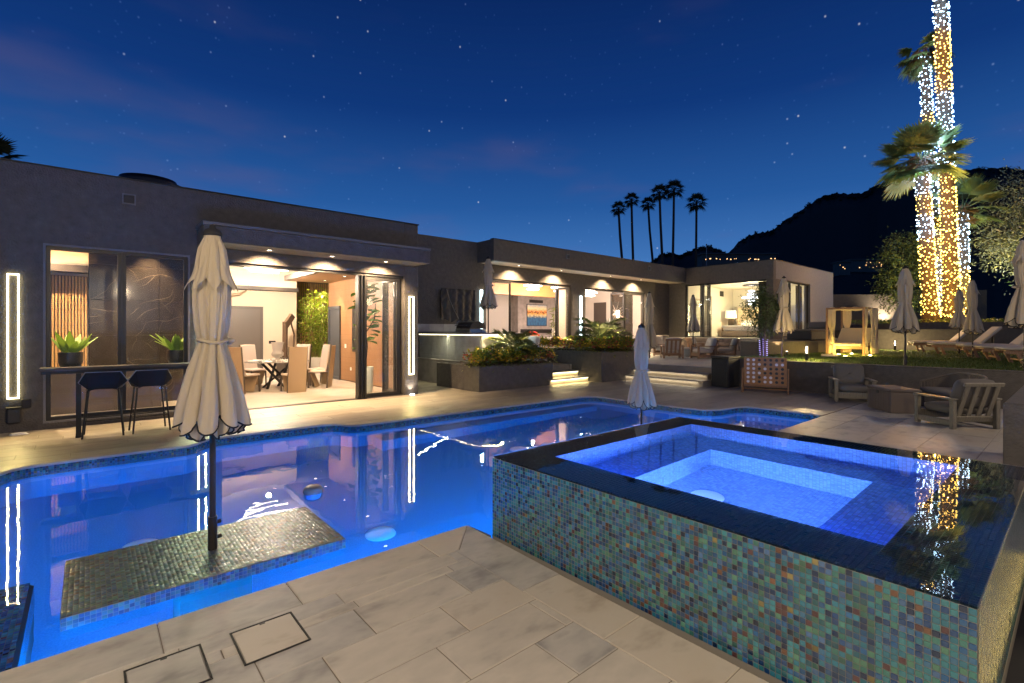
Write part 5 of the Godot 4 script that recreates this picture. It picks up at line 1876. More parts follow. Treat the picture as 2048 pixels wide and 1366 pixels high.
	for q in 64:
		var lf := MB.new()
		var y := rng.randf_range(1.05, 2.85)
		var a := rng.randf() * TAU
		var c := Vector3(0.04, y, 0.02) + Vector3(cos(a), 0, sin(a)) * rng.randf_range(0.02, 0.2)
		var d := Vector3(cos(a), rng.randf_range(-0.3, 0.6), sin(a)).normalized()
		var sd := d.cross(Vector3.UP).normalized()
		lf.col = Color(0.035, 0.085, 0.018).lerp(Color(0.08, 0.17, 0.03), rng.randf())
		var l := rng.randf_range(0.2, 0.32)
		var rows := []
		for j in 7:
			var v := j / 6.0
			var wd: float = 0.01 + 0.66 * l * pow(sin(minf(v * 0.62 + 0.02, 0.5) * PI) if v < 0.78 else cos((v - 0.78) / 0.22 * PI * 0.5), 0.8)
			var cc := c + d * l * v + Vector3(0, -0.10 * l * v * v, 0)
			var up := sd.cross(d) * wd * 0.25
			rows.append([cc - sd * wd * 0.5 + up, cc, cc + sd * wd * 0.5 + up])
		lf.sheet(rows)
		put("leaf", lf, M.leaf, fg)
	# hooded armchair half hidden by the end wall
	var ha := thing("hooded_armchair", p(6.95, 0, 17.75), 1.2, "pale hooded armchair with carved legs past the wooden wall", "armchair")
	var hm := MB.new()
	var hr := []
	for j in 12:
		var v := j / 11.0
		var row := []
		for q in 15:
			var a := PI * (0.05 + 0.9 * q / 14.0)
			var r: float = 0.36 * (1.0 if v < 0.65 else sqrt(maxf(0.0, 1.0 - pow((v - 0.65) / 0.36, 2.0))))
			row.append(Vector3(cos(a) * r, 0.42 + 1.15 * v, -sin(a) * r * 0.9 + 0.1))
		hr.append(row)
	hm.sheet(hr)
	put("hood", hm, M.pot_white, ha)
	var hs := MB.new()
	hs.box(Vector3(0, 0.42, 0.1), Vector3(0.66, 0.16, 0.62), Basis.IDENTITY, 0.05)
	put("seat", hs, M.pot_white, ha)
	for s in [[-1, -1], [1, -1], [-1, 1], [1, 1]]:
		var lg := MB.new()
		lg.tube([Vector3(0.27 * s[0], 0.36, 0.1 + 0.25 * s[1]), Vector3(0.31 * s[0], 0.22, 0.1 + 0.29 * s[1]), Vector3(0.27 * s[0], 0.1, 0.1 + 0.26 * s[1]), Vector3(0.30 * s[0], 0.0, 0.1 + 0.29 * s[1])], [0.035, 0.028, 0.018, 0.024], 8)
		put("leg", lg, M.leather_edge, ha)


# ------------------------------------------------------------------ living room and bedroom things
func rooms() -> void:
	var pic := thing("painting", p(20.4, 1.87, 21.36), 0.0, "painting of an orange sunset over dark blue water on the grey chimney breast", "painting")
	boxpart("canvas_edge", p(-0.82, 0.0, 0.0), p(0.82, 1.28, 0.03), M.black, pic)
	var im := Image.create(128, 96, false, Image.FORMAT_RGB8)
	var nz := FastNoiseLite.new()
	nz.seed = 2; nz.frequency = 0.05
	for y in 96:
		for x in 128:
			var v := (y + nz.get_noise_2d(x, y * 3.0) * 10.0) / 96.0
			var c := Color(0.55, 0.58, 0.6)
			if v < 0.18: c = Color(0.42, 0.46, 0.52).lerp(Color(0.85, 0.7, 0.4), v / 0.18)
			elif v < 0.34: c = Color(0.85, 0.7, 0.4).lerp(Color(0.75, 0.22, 0.02), (v - 0.18) / 0.16)
			elif v < 0.38: c = Color(0.10, 0.04, 0.03)
			elif v < 0.50: c = Color(0.75, 0.28, 0.03).lerp(Color(0.8, 0.62, 0.3), (v - 0.38) / 0.12)
			elif v < 0.62: c = Color(0.65, 0.6, 0.4).lerp(Color(0.05, 0.12, 0.2), (v - 0.5) / 0.12)
			else: c = Color(0.02, 0.07, 0.17).lerp(Color(0.03, 0.14, 0.30), nz.get_noise_2d(x * 2.0, y) + 0.5)
			if v > 0.45 and v < 0.62 and nz.get_noise_2d(x * 9.0, 5.0) > 0.2: c = c.lerp(Color(0.04, 0.05, 0.06), 0.7)
			im.set_pixel(x, y, c.linear_to_srgb())
	var pm := mat(1, 1, 1, 0.5)
	pm.albedo_texture = ImageTexture.create_from_image(im)
	var q := MB.new()
	q.has_uv = true
	q.quad(p(-0.79, 0.03, -0.004), p(0.79, 0.03, -0.004), p(0.79, 1.25, -0.004), p(-0.79, 1.25, -0.004))
	put("canvas", q, pm, pic)
	# white chaise on the terrace between the planters
	var ch := thing("chaise", p(11.35, 0.5, 12.55), 0.0, "low white upholstered chaise with loose cushions between the two planters", "chaise")
	boxpart("base", p(-1.5, 0.04, -0.55), p(0.62, 0.34, 0.55), M.cushion_white, ch, 0.03)
	boxpart("mattress", p(-1.5, 0.345, -0.55), p(0.62, 0.50, 0.55), M.cushion_white, ch, 0.05)
	var c1 := MB.new(); var c2 := MB.new()
	c1.soft(p(0.45, 0.68, 0.1), Vector3(0.50, 0.22, 0.75), Basis.from_euler(Vector3(0, 0, PI / 2 - 0.25)))
	c2.ball(p(0.05, 0.58, -0.1), Vector3(0.42, 0.10, 0.34), 18, 8)
	put("cushion", c1, M.cushion_white, ch)
	put("cushion", c2, M.cushion, ch)
	for s in [[-1.4, -0.45], [-1.4, 0.45], [0.52, -0.45], [0.52, 0.45]]:
		boxpart("foot", p(s[0] - 0.03, 0, s[1] - 0.03), p(s[0] + 0.03, 0.039, s[1] + 0.03), M.black, ch)
	# black tub chairs inside
	var tc: Node3D
	for k in 2:
		if k == 1:
			copy(tc, "tub_chair", p(15.3, 0.5, 16.5), 0.4, "black tub armchair in the living room, closer to the wall strip", "black tub chairs")
			break
		tc = thing("tub_chair", p(14.2, 0.5, 16.9), -0.3, "black tub armchair in the living room behind the planter palm", "armchair", "black tub chairs")
		var rows := []
		for j in 5:
			var row := []
			for a in 19:
				var an := PI * (-0.15 + 1.3 * a / 18.0)
				row.append(Vector3(cos(an) * (0.40 + 0.02 * j), 0.10 + 0.18 * j * (0.75 + 0.25 * sin(an)), sin(an) * (0.40 + 0.02 * j)))
			rows.append(row)
		var tm := MB.new()
		tm.sheet(rows)
		put("shell", tm, mat(0.02, 0.016, 0.015, 0.8), tc)
		var ts := MB.new()
		ts.box(Vector3(0, 0.36, 0), Vector3(0.66, 0.16, 0.66), Basis.IDENTITY, 0.06)
		put("seat", ts, mat(0.025, 0.02, 0.018, 0.8), tc)
		var tl := MB.new()
		tl.cyl(Vector3.ZERO, Vector3(0, 0.28, 0), 0.22, 0.05, 14)
		put("foot", tl, M.black_metal, tc)
	var og := thing("flower_vase", p(16.5, 0.5, 17.5), 0.0, "vase of orange and red flowers in the living room", "flowers")
	var vs := MB.new()
	vs.lathe(Vector3.ZERO, [[0.0, 0.0], [0.14, 0.0], [0.16, 0.3], [0.09, 0.62], [0.11, 0.70], [0.0, 0.68]], 18)
	put("vase", vs, M.white, og)
	rng.seed = 31
	var bl := MB.new()
	for k in 60:
		var d := Vector3(rng.randf_range(-1, 1), rng.randf_range(0.1, 1.0), rng.randf_range(-1, 1)).normalized()
		bl.col = Color(0.65, 0.22, 0.03) if k % 3 else Color(0.6, 0.02, 0.02)
		bl.ball(Vector3(0, 0.72, 0) + d * rng.randf_range(0.12, 0.36), Vector3.ONE * rng.randf_range(0.03, 0.06), 6, 4)
	put("blossom", bl, vmat(0.7), og)
	var fig := thing("white_figurine", p(21.4, 1.301, 21.0), 0.0, "small white figurine on the hearth", "figurine")
	var fm := MB.new()
	fm.lathe(Vector3.ZERO, [[0.0, 0.0], [0.1, 0.0], [0.08, 0.1], [0.11, 0.25], [0.06, 0.36], [0.08, 0.45], [0.0, 0.52]], 16)
	put("body", fm, M.white, fig)
	# branch lamp in the second room
	var bc := thing("branch_pendant", p(21.5, 2.6, 16.4), 0.0, "spiky branching pendant lamp in the second living room", "pendant lamp")
	for k in 16:
		var d := Vector3(rng.randf_range(-1, 1), rng.randf_range(-0.9, 0.9), rng.randf_range(-1, 1)).normalized()
		var br := MB.new()
		br.cyl(Vector3.ZERO, d * rng.randf_range(0.5, 0.8), 0.012, 0.005, 6)
		put("branch", br, M.pot_white, bc)
	for k in 2:
		var bu := MB.new()
		bu.ball(Vector3(0.05, -0.25 * k, 0.1), Vector3.ONE * 0.08, 12, 8)
		put("bulb", bu, M.led_room, bc)
	omni(bc, Vector3(0.05, -0.12, 0.25), Color(1.0, 0.75, 0.6), 2.0, 0.1)
	var wire := MB.new()
	wire.cyl(Vector3.ZERO, Vector3(0, 1.45, 0), 0.006, 0.006, 6)
	put("cable", wire, M.black, bc)
	# long low cabinet with things glowing pink inside
	var cb := thing("sideboard", p(18.0, 0.5, 16.9), 0.0, "low pale sideboard in the second living room", "sideboard")
	boxpart("body", p(-1.3, 0.06, -0.3), p(1.9, 0.78, 0.3), M.pot_white, cb, 0.02)
	for k in 4: boxpart("door", p(-1.27 + 0.79 * k, 0.1, -0.318), p(-0.51 + 0.79 * k, 0.74, -0.302), M.leather, cb, 0.005)
	# bed
	var bed := thing("bed", p(26.6, 1.255, 11.6), 0.0, "double bed with white linen and a tall pale headboard in the lit bedroom", "bed")
	boxpart("frame", p(-1.0, 0.05, -1.0), p(1.15, 0.32, 1.0), M.pale_wood, bed, 0.02)
	boxpart("mattress", p(-0.98, 0.32, -0.97), p(1.1, 0.56, 0.97), M.white, bed, 0.06)
	var dv := MB.new()
	dv.box(p(-0.2, 0.56, 0), Vector3(1.65, 0.12, 2.06), Basis.from_euler(Vector3(0, 0, 0.01)), 0.05)
	put("duvet", dv, M.white, bed)
	for s in [-0.5, 0.5]:
		var pw := MB.new()
		pw.box(p(0.92, 0.72, s), Vector3(0.2, 0.36, 0.7), Basis.from_euler(Vector3(0, 0, -0.3)), 0.09)
		put("pillow", pw, M.white, bed)
	boxpart("headboard", p(1.16, 0.0, -1.15), p(1.26, 1.62, 1.15), M.pale_wood, bed, 0.015)
	var ns := thing("nightstand", p(27.5, 1.255, 13.0), 0.0, "dark nightstand beside the bed", "nightstand")
	boxpart("body", p(-0.5, 0.0, -0.3), p(0.35, 0.62, 0.3), M.door, ns, 0.01)
	for j in 2: boxpart("drawer", p(-0.515, 0.06 + 0.28 * j, -0.27), p(-0.501, 0.31 + 0.28 * j, 0.27), M.wood, ns, 0.004)
	var lp := thing("table_lamp", p(27.5, 1.876, 13.0), 0.0, "table lamp with a white drum shade on the nightstand", "lamp")
	boxpart("lamp_foot", p(-0.12, 0.0, -0.12), p(0.12, 0.40, 0.12), M.leather_edge, lp, 0.01)
	var sh := MB.new()
	sh.lathe(Vector3(0, 0.42, 0), [[0.30, 0.0], [0.27, 0.42]], 24)
	put("lamp_shade", sh, M.lamp_shade, lp)
	omni(lp, Vector3(0, 0.62, 0), Color(1.0, 0.78, 0.5), 0.5, 0.06)
	var pc := thing("framed_picture", p(25.0, 2.2, 13.585), 0.0, "tall framed picture on the bedroom wall behind the glass", "picture")
	boxpart("frame", p(-0.32, 0.0, 0.0), p(0.32, 1.1, 0.02), M.pale_wood, pc)
	boxpart("print", p(-0.27, 0.05, -0.006), p(0.27, 1.05, -0.001), M.sage_wall, pc)
	# bamboo sprig beside the living room door
	var sp := thing("indoor_bamboo", p(16.95, 0.5, 16.6), 0.0, "sparse green plant by the living room door", "plant")
	var spm := MB.new()
	for k in 70:
		var c := Vector3(rng.randf_range(-0.12, 0.12), rng.randf_range(0.7, 2.2), rng.randf_range(-0.12, 0.12))
		var d := Vector3(rng.randf_range(-1, 1), rng.randf_range(-0.5, 0.5), rng.randf_range(-1, 1)).normalized()
		spm.col = Color(0.16, 0.2, 0.05) * rng.randf_range(0.7, 1.2)
		spm.leaf(c, d, d.cross(Vector3.UP).normalized(), 0.28, 0.04)
	spm.tube([Vector3.ZERO, Vector3(0, 2.2, 0)], [0.014, 0.006], 6)
	put("stem_and_leaves", spm, M.leaf, sp)
	var spp := MB.new()
	spp.lathe(Vector3.ZERO, [[0.0, 0.0], [0.16, 0.0], [0.2, 0.4], [0.17, 0.4], [0.0, 0.36]], 18)
	put("pot", spp, M.pot_white, sp)


# ------------------------------------------------------------------ terrace and deck furniture
# wooden club chair: seat faces local -z
func club_chair(called: String, label: String, at: Vector3, turn: float, wood: Material, soft: Material, group: String) -> Node3D:
	var t := thing(called, at, turn, label, "armchair", group)
	for s in [-1.0, 1.0]:
		var f := MB.new()
		f.box(Vector3(0.36 * s, 0.235, -0.37), Vector3(0.07, 0.47, 0.07), Basis.IDENTITY, 0.006)
		put("leg", f, wood, t)
		var r := MB.new()
		r.box(Vector3(0.36 * s, 0.235, 0.31), Vector3(0.07, 0.47, 0.07), Basis.IDENTITY, 0.006)
		put("leg", r, wood, t)
		var a := MB.new()
		a.box(Vector3(0.36 * s, 0.487, -0.03), Vector3(0.10, 0.032, 0.78), Basis.IDENTITY, 0.006)
		put("armrest", a, wood, t)
		var l := MB.new()
		l.box(Vector3(0.36 * s, 0.09, -0.03), Vector3(0.055, 0.09, 0.61), Basis.IDENTITY, 0.005)
		put("side_rail", l, wood, t)
	var fr := MB.new()
	fr.box(Vector3(0, 0.15, -0.37), Vector3(0.648, 0.14, 0.035), Basis.IDENTITY, 0.005)
	put("front_rail", fr, wood, t)
	for k in 4:
		var sl := MB.new()
		var x := -0.245 + 0.163 * k
		sl.bar(Vector3(x, 0.12, 0.25), Vector3(x, 0.72, 0.46), 0.075, 0.022, 0.004, Vector3.RIGHT.cross(Vector3(0, 0.6, 0.21)).normalized())
		put("back_slat", sl, wood, t)
	for k in 2:
		var cr := MB.new()
		cr.box(Vector3(0, [0.16, 0.735][k], [0.275, 0.465][k]), Vector3(0.648, [0.10, 0.06][k], 0.035), Basis.from_euler(Vector3(0.33, 0, 0)), 0.005)
		put("back_rail", cr, wood, t)
	var c := MB.new()
	c.soft(Vector3(0, 0.29, -0.05), Vector3(0.64, 0.17, 0.64))
	put("seat_cushion", c, soft, t)
	var b := MB.new()
	b.soft(Vector3(0, 0.57, 0.27), Vector3(0.63, 0.22, 0.50), Basis.from_euler(Vector3(0.33 + PI / 2, 0, 0)))
	put("back_cushion", b, soft, t)
	return t


func patio() -> void:
	var G := "slatted wooden club chairs round the fire table"
	var c := club_chair("patio_chair", "slatted wooden club chair with its back to the steps, beside the tall parasol", p(17.7, 0.5, 10.75), 0.0, M.teak, M.cushion, G)
	c.rotation.y = atan2(-1.0, 0.5) + 0.25
	for k in 4:
		var q: Array = [[18.55, 9.85, -2.25, "slatted wooden club chair showing its side and cushions, beside the storage bin"], [20.35, 9.80, -2.75, "slatted wooden club chair closest to the brick steps"], [19.15, 12.0, 0.15, "slatted wooden club chair facing the pool across the fire table"], [21.3, 11.6, 0.9, "slatted wooden club chair before the bedroom glass"]][k]
		copy(c, "patio_chair", p(q[0], 0.5, q[1]), q[2] + PI, q[3], G)
	var ft := thing("fire_table", p(19.4, 0.5, 10.75), 0.0, "low round fire table between the wooden club chairs", "table")
	var fm := MB.new()
	fm.lathe(Vector3.ZERO, [[0.0, 0.0], [0.42, 0.0], [0.45, 0.3], [0.55, 0.32], [0.55, 0.38], [0.0, 0.38]], 32)
	put("drum", fm, M.concrete, ft)
	var burner := MB.new()
	burner.lathe(Vector3.ZERO, [[0.2, 0.381], [0.2, 0.395], [0.0, 0.392]], 20)
	put("burner", burner, M.black, ft)
	# cooler and speaker against the wall
	var ac := thing("cooler_box", p(21.5, 0.5, 13.75), 0.2, "grey ribbed cooler box against the wall behind the club chairs", "box")
	boxpart("body", p(-0.35, 0.0, -0.3), p(0.45, 0.78, 0.3), M.counter_tile, ac, 0.02)
	boxpart("lid", p(-0.37, 0.781, -0.32), p(0.47, 0.86, 0.32), M.concrete, ac, 0.02)
	for k in 6: boxpart("rib", p(-0.30 + 0.12 * k, 0.06, -0.312), p(-0.26 + 0.12 * k, 0.72, -0.301), M.concrete, ac)
	# storage bin
	var b := thing("storage_bin", p(13.88, 0, 6.72), -0.05, "tall dark ribbed plastic bin at the foot of the terrace steps", "bin")
	boxpart("body", p(-0.32, 0.0, -0.26), p(0.32, 0.80, 0.26), M.plastic, b, 0.02)
	boxpart("lid", p(-0.335, 0.801, -0.275), p(0.335, 0.87, 0.275), M.plastic, b, 0.02)
	for k in 9: boxpart("rib", p(-0.334, 0.04, -0.225 + 0.056 * k - 0.012), p(-0.321, 0.76, -0.225 + 0.056 * k + 0.012), M.plastic, b, 0.004)
	for k in 9: boxpart("rib", p(-0.27 + 0.067 * k - 0.012, 0.04, -0.274), p(-0.27 + 0.067 * k + 0.012, 0.76, -0.261), M.plastic, b, 0.004)
	boxpart("handle", p(-0.345, 0.80, -0.1), p(-0.336, 0.84, 0.1), M.black, b)
	# four-in-a-row
	var g := thing("connect_game", p(13.21, 0, 5.36), 0.0, "giant wooden four in a row game board with dark and white discs", "game")
	g.rotation.y = atan2(0.33, 0.96) * 1.0 + PI * 0.5
	var W := 0.98
	var H0 := 0.20
	var H1 := 0.90
	var holes := 7
	# local: x across the board, z towards the pool
	var bd := CSGBox3D.new()
	bd.size = Vector3(W, H1 - H0, 0.035)
	bd.position = Vector3(0, (H0 + H1) * 0.5, 0)
	bd.material = M.board
	hang("board", bd, g)
	var discs := ["bbbbbww", "wwbbwww", "bbbwbww", "bbbbwww", "bbwwbww", "bbwwbww"]
	var disc := CylinderMesh.new()
	disc.top_radius = 0.040; disc.bottom_radius = 0.040; disc.height = 0.022; disc.radial_segments = 20; disc.rings = 1
	for r in 6:
		for q in holes:
			var x := (q - 3) * 0.131
			var y := H1 - 0.062 - r * 0.112
			var cut := CSGCylinder3D.new()
			cut.radius = 0.036; cut.height = 0.2; cut.sides = 18
			cut.operation = CSGShape3D.OPERATION_SUBTRACTION
			cut.rotation.x = PI / 2
			cut.position = Vector3(x, y - (H0 + H1) * 0.5, 0)
			cut.name = "hole"
			bd.add_child(cut, true)
			shared("disc", disc, M.white if discs[r][q] == "w" else mat_dark(), g, Transform3D(Basis.from_euler(Vector3(PI / 2, 0, 0)), Vector3(x, y, 0.0)))
	for s in [-1.0, 1.0]:
		var lg := MB.new()
		lg.bar(Vector3((W * 0.5 + 0.03) * s, 0.0, 0.20), Vector3((W * 0.5 + 0.03) * s, 0.62, 0.03), 0.035, 0.06, 0.006)
		put("leg", lg, M.wood, g)
		var lg2 := MB.new()
		lg2.bar(Vector3((W * 0.5 + 0.03) * s, 0.0, -0.20), Vector3((W * 0.5 + 0.03) * s, 0.62, -0.03), 0.035, 0.06, 0.006)
		put("leg", lg2, M.wood, g)
	var br := MB.new()
	br.box(Vector3(0, 0.07, 0.18), Vector3(W + 0.05, 0.035, 0.02), Basis.IDENTITY, 0.004)
	put("brace", br, M.wood, g)
	var br2 := MB.new()
	br2.box(Vector3(0, 0.17, 0.0), Vector3(W, 0.05, 0.06), Basis.IDENTITY, 0.004)
	put("bottom_rail", br2, M.wood, g)
	# deck seating on the right
	var G2 := "weathered wooden armchairs with grey cushions on the deck"
	var w := club_chair("deck_armchair", "weathered grey wooden armchair with thick grey cushions, against the dark retaining wall", p(13.28, 0, 3.49), 0.0, M.grey_wood, M.cushion_grey, G2)
	w.rotation.y = 2.02
	w.scale = Vector3(0.98, 1.0, 0.98)
	var w2 := copy(w, "deck_armchair", p(11.12, 0, 1.40), 0.0, "weathered grey wooden armchair showing its open frame side and slatted back, before the loveseat", G2)
	w2.rotation.y = -0.695
	w2.scale = Vector3(1.0, 1.0, 1.0)
	var db := thing("deck_box", p(12.25, 0, 2.51), 0.0, "brown ribbed plastic deck box between the armchair and the loveseat", "box")
	db.rotation.y = 0.67
	# local: long side along x, front face at +z
	boxpart("body", Vector3(-0.43, 0.0, -0.26), Vector3(0.43, 0.41, 0.26), M.plastic_brown, db, 0.015)
	boxpart("lid", Vector3(-0.445, 0.411, -0.275), Vector3(0.445, 0.465, 0.275), M.plastic_brown, db, 0.015)
	for side in [-1.0, 1.0]:
		for k in 13: boxpart("rib", Vector3(-0.36 + 0.06 * k - 0.022, 0.03, minf(0.261 * side, 0.268 * side)), Vector3(-0.36 + 0.06 * k + 0.022, 0.39, maxf(0.261 * side, 0.268 * side)), M.plastic_brown, db)
		boxpart("latch", Vector3(-0.04, 0.34, minf(0.269 * side, 0.279 * side)), Vector3(0.04, 0.40, maxf(0.269 * side, 0.279 * side)), M.black, db, 0.004)
	# woven loveseat
	var lv := thing("wicker_loveseat", p(12.98, 0, 1.66), 0.0, "woven rope loveseat with a curved back and a grey seat cushion", "loveseat")
	lv.rotation.y = 3.66
	# local: opening towards +z, back at -z
	var rim := []
	var rows := []
	for j in 2:
		var row := []
		for k in 41:
			var a := PI * (0.0 + 1.0 * k / 40.0)
			var ex := 0.62
			var cx := signf(cos(a)) * pow(absf(cos(a)), ex) * (0.78 if j else 0.72)
			var cz := -pow(absf(sin(a)), ex) * (0.58 if j else 0.50) + 0.28
			var y := (0.30 if j == 0 else 0.52 + 0.22 * pow(sin(a), 0.8))
			row.append(Vector3(cx, y, cz))
		rows.append(row)
		if j == 1: rim = row
	var rm := MB.new()
	rm.tube(rim, [0.022], 8)
	for e in [0, 40]: rm.cyl(rim[e], Vector3(rim[e].x * 0.94, 0.05, rim[e].z), 0.02, 0.02, 8)
	for e in [12, 28]: rm.cyl(rows[0][e], Vector3(rows[0][e].x, 0.0, rows[0][e].z), 0.02, 0.02, 8)
	put("frame", rm, M.wicker, lv)
	for k in 79:
		var f := k / 79.0 * 40.0
		var i0 := int(f)
		var a0: Vector3 = rows[0][i0].lerp(rows[0][mini(i0 + 1, 40)], f - i0)
		var a1: Vector3 = rows[1][i0].lerp(rows[1][mini(i0 + 1, 40)], f - i0)
		var rp := MB.new()
		rp.cyl(a0, a1, 0.0125, 0.0125, 5)
		put("rope", rp, M.wicker, lv)
	var sc := MB.new()
	sc.soft(Vector3(0, 0.37, 0.04), Vector3(1.38, 0.13, 0.68), Basis.IDENTITY, 0.22)
	put("seat_cushion", sc, M.cushion_grey, lv)
	boxpart("seat_base", Vector3(-0.70, 0.25, -0.24), Vector3(0.70, 0.315, 0.36), M.wicker, lv, 0.02)
	for s in [-0.64, 0.64]: boxpart("leg", Vector3(s - 0.025, 0.0, 0.28), Vector3(s + 0.025, 0.249, 0.33), M.wicker, lv)
	# stucco block at the right, by the spa
	var sb := thing("stucco_block", p(6.25, 0, 0.48), 0.0, "pale stucco low wall block behind the spa corner", "wall")
	boxpart("body", p(0, -0.02, -3.0), p(3.0, 0.95, 0.0), M.stucco, sb, 0.015)


var _dark: StandardMaterial3D
func mat_dark() -> StandardMaterial3D:
	if _dark == null: _dark = mat(0.022, 0.02, 0.018, 0.5)
	return _dark


func lawn_things() -> void:
	# sun loungers: foot end at the origin, head towards local -z
	var G := "wooden sun loungers in a row on the lawn"
	var l := thing("sun_lounger", p(25.2, 0.76, 4.6), 0.0, "wooden sun lounger with cream pad, farthest in the row by the garden wall", "sun lounger", G)
	for s in [-1.0, 1.0]:
		var r := MB.new()
		r.box(Vector3(0.30 * s, 0.27, -0.95), Vector3(0.05, 0.07, 1.9), Basis.IDENTITY, 0.006)
		put("side_rail", r, M.teak, l)
		for z in [-0.28, -1.5]:
			var lg := MB.new()
			lg.bar(Vector3(0.30 * s, 0.0, z - 0.07), Vector3(0.30 * s, 0.25, z + 0.03), 0.05, 0.07, 0.006)
			put("leg", lg, M.teak, l)
	for z in [-0.33, -1.55]:
		var cr := MB.new()
		cr.box(Vector3(0, 0.10, z), Vector3(0.55, 0.04, 0.04), Basis.IDENTITY, 0.004)
		put("cross_rail", cr, M.teak, l)
	for k in 9:
		var sl := MB.new()
		sl.box(Vector3(0, 0.315, -0.08 - 0.135 * k), Vector3(0.56, 0.018, 0.09), Basis.IDENTITY, 0.003)
		put("slat", sl, M.teak, l)
	var pad := MB.new()
	pad.soft(Vector3(0, 0.365, -0.62), Vector3(0.65, 0.10, 1.26), Basis.IDENTITY, 0.2)
	put("seat_pad", pad, M.cushion, l)
	var bk := MB.new()
	bk.bar(Vector3(0, 0.36, -1.25), Vector3(0, 0.92, -1.78), 0.64, 0.085, 0.03, Vector3.UP)
	put("back_pad", bk, M.cushion, l)
	var bf := MB.new()
	bf.bar(Vector3(0, 0.30, -1.25), Vector3(0, 0.86, -1.80), 0.54, 0.025, 0.004, Vector3.UP)
	put("back_frame", bf, M.teak, l)
	var dir := Vector2(0.40, -0.92)
	var turn := atan2(-dir.x, dir.y)   # local -z goes along (x, b) = dir
	l.rotation.y = turn
	var names := ["wooden sun lounger with cream pad, second from the garden wall", "wooden sun lounger with cream pad under the middle parasols", "wooden sun lounger with cream pad, fourth from the garden wall", "wooden sun lounger with cream pad beside the large parasol, last of the row"]
	for k in 4:
		var at: Vector2 = [Vector2(22.9, 3.65), Vector2(20.9, 2.6), Vector2(19.3, 2.0), Vector2(17.8, 1.45)][k]
		copy(l, "sun_lounger", p(at.x, 0.76, at.y), turn, names[k], G)
	for o in get_children():
		if String(o.name).begins_with("sun_lounger"): o.scale = Vector3(1.05, 1.05, 1.05)
	# curtained day bed
	var c := thing("cabana", p(19.9, 0.76, 4.85), 0.0, "wooden canopy day bed with tied cream curtains on the lawn", "cabana")
	var HH := 1.64
	for q in [[0.03, 0.03], [0.03, 1.12], [1.67, 0.03], [1.67, 1.12]]:
		boxpart("post", p(q[0] - 0.03, 0, q[1] - 0.03), p(q[0] + 0.03, HH - 0.061, q[1] + 0.03), M.teak, c)
	boxpart("top_rail", p(0, HH - 0.06, 0), p(0.06, HH, 1.15), M.teak, c)
	boxpart("top_rail", p(1.64, HH - 0.06, 0), p(1.7, HH, 1.15), M.teak, c)
	boxpart("top_rail", p(0.061, HH - 0.06, 0), p(1.639, HH, 0.06), M.teak, c)
	boxpart("top_rail", p(0.061, HH - 0.06, 1.09), p(1.639, HH, 1.15), M.teak, c)
	var roof := MB.new()
	var rows := []
	for j in 9:
		var row := []
		for q in 13: row.append(p(0.02 + 1.66 * j / 8.0, HH + 0.006 - 0.10 * sin(PI * j / 8.0) * (0.6 + 0.4 * sin(PI * q / 12.0)) - 0.02 * sin(q * 1.7), 0.02 + 1.11 * q / 12.0))
		rows.append(row)
	roof.sheet(rows)
	put("canopy", roof, M.sheer, c)
	for k in 6:
		# curtains gathered at the waist; two on the front posts' sides, the rest round the right and the back
		var a: Vector3 = [p(0.03, 0, 1.12), p(0.10, 0, 0.84), p(0.06, 0, 0.03), p(0.75, 0, -0.01), p(1.62, 0, 0.0), p(1.66, 0, 1.1)][k]
		var u: Vector3 = [p(0, 0, -0.26), p(0, 0, -0.24), p(0.34, 0, -0.02), p(0.38, 0, 0), p(-0.36, 0, 0), p(0, 0, -0.3)][k]
		if k == 1: a = p(1.0, 0, 1.14); 
		if k == 1: u = p(-0.34, 0, 0)
		var cr := []
		var nn := u.cross(Vector3.UP).normalized()
		for j in 15:
			var v := j / 14.0
			var pinch: float = 1.0 - 0.72 * exp(-pow((v - 0.55) / 0.16, 2.0))
			var row := []
			for q in 25:
				var s := (q / 24.0 - 0.5) * pinch + 0.5
				row.append(a + u * s + Vector3(0, (HH - 0.02) * (1.0 - v) + 0.02, 0) + nn * 0.028 * sin(q * 1.45 + k) * (0.5 + 0.5 * pinch))
			cr.append(row)
		var cm := MB.new()
		cm.sheet(cr)
		put("curtain", cm, M.sheer, c)
	boxpart("bed_frame", p(0.06, 0.20, 0.065), p(1.63, 0.30, 1.085), M.teak, c, 0.01)
	boxpart("mattress", p(0.02, 0.301, 0.07), p(1.2, 0.42, 1.08), M.sheer, c, 0.04)
	var bk2 := MB.new()
	bk2.bar(p(0.85, 0.38, 0.575), p(1.5, 0.92, 0.575), 1.0, 0.10, 0.04, Vector3.UP)
	put("backrest", bk2, M.sheer, c)
	var tas := MB.new()
	tas.lathe(p(0.1, HH - 0.30, 0.5), [[0.035, 0.0], [0.02, 0.08], [0.012, 0.1], [0.012, 0.2]], 10)
	put("tassel", tas, M.sheer, c)
	# lights lying in the grass round it
	for k in 4:
		var at: Vector2 = [Vector2(19.7, 5.55), Vector2(18.6, 5.05), Vector2(19.6, 4.62), Vector2(20.6, 5.4)][k]
		var gl := thing("lawn_lamp", p(at.x, 0.76, at.y), 0.0, "small warm lamp set in the grass by the cabana", "lamp", "lamps in the lawn")
		var m := MB.new()
		m.lathe(Vector3.ZERO, [[0.05, 0.0], [0.05, 0.03], [0.0, 0.034]], 14)
		put("lamp_lens", m, M.led_step, gl)
		omni(gl, Vector3(0, 0.12, 0), Color(1.0, 0.84, 0.40), [1.0, 0.7, 0.8, 1.1][k], 0.04)
	var mt := thing("folded_mat", p(18.55, 0.775, 5.5), 0.3, "pale mat lying flat on the grass before the cabana", "mat")
	boxpart("mat", p(-0.75, 0.0, -0.22), p(0.55, 0.03, 0.22), M.cushion, mt, 0.01)
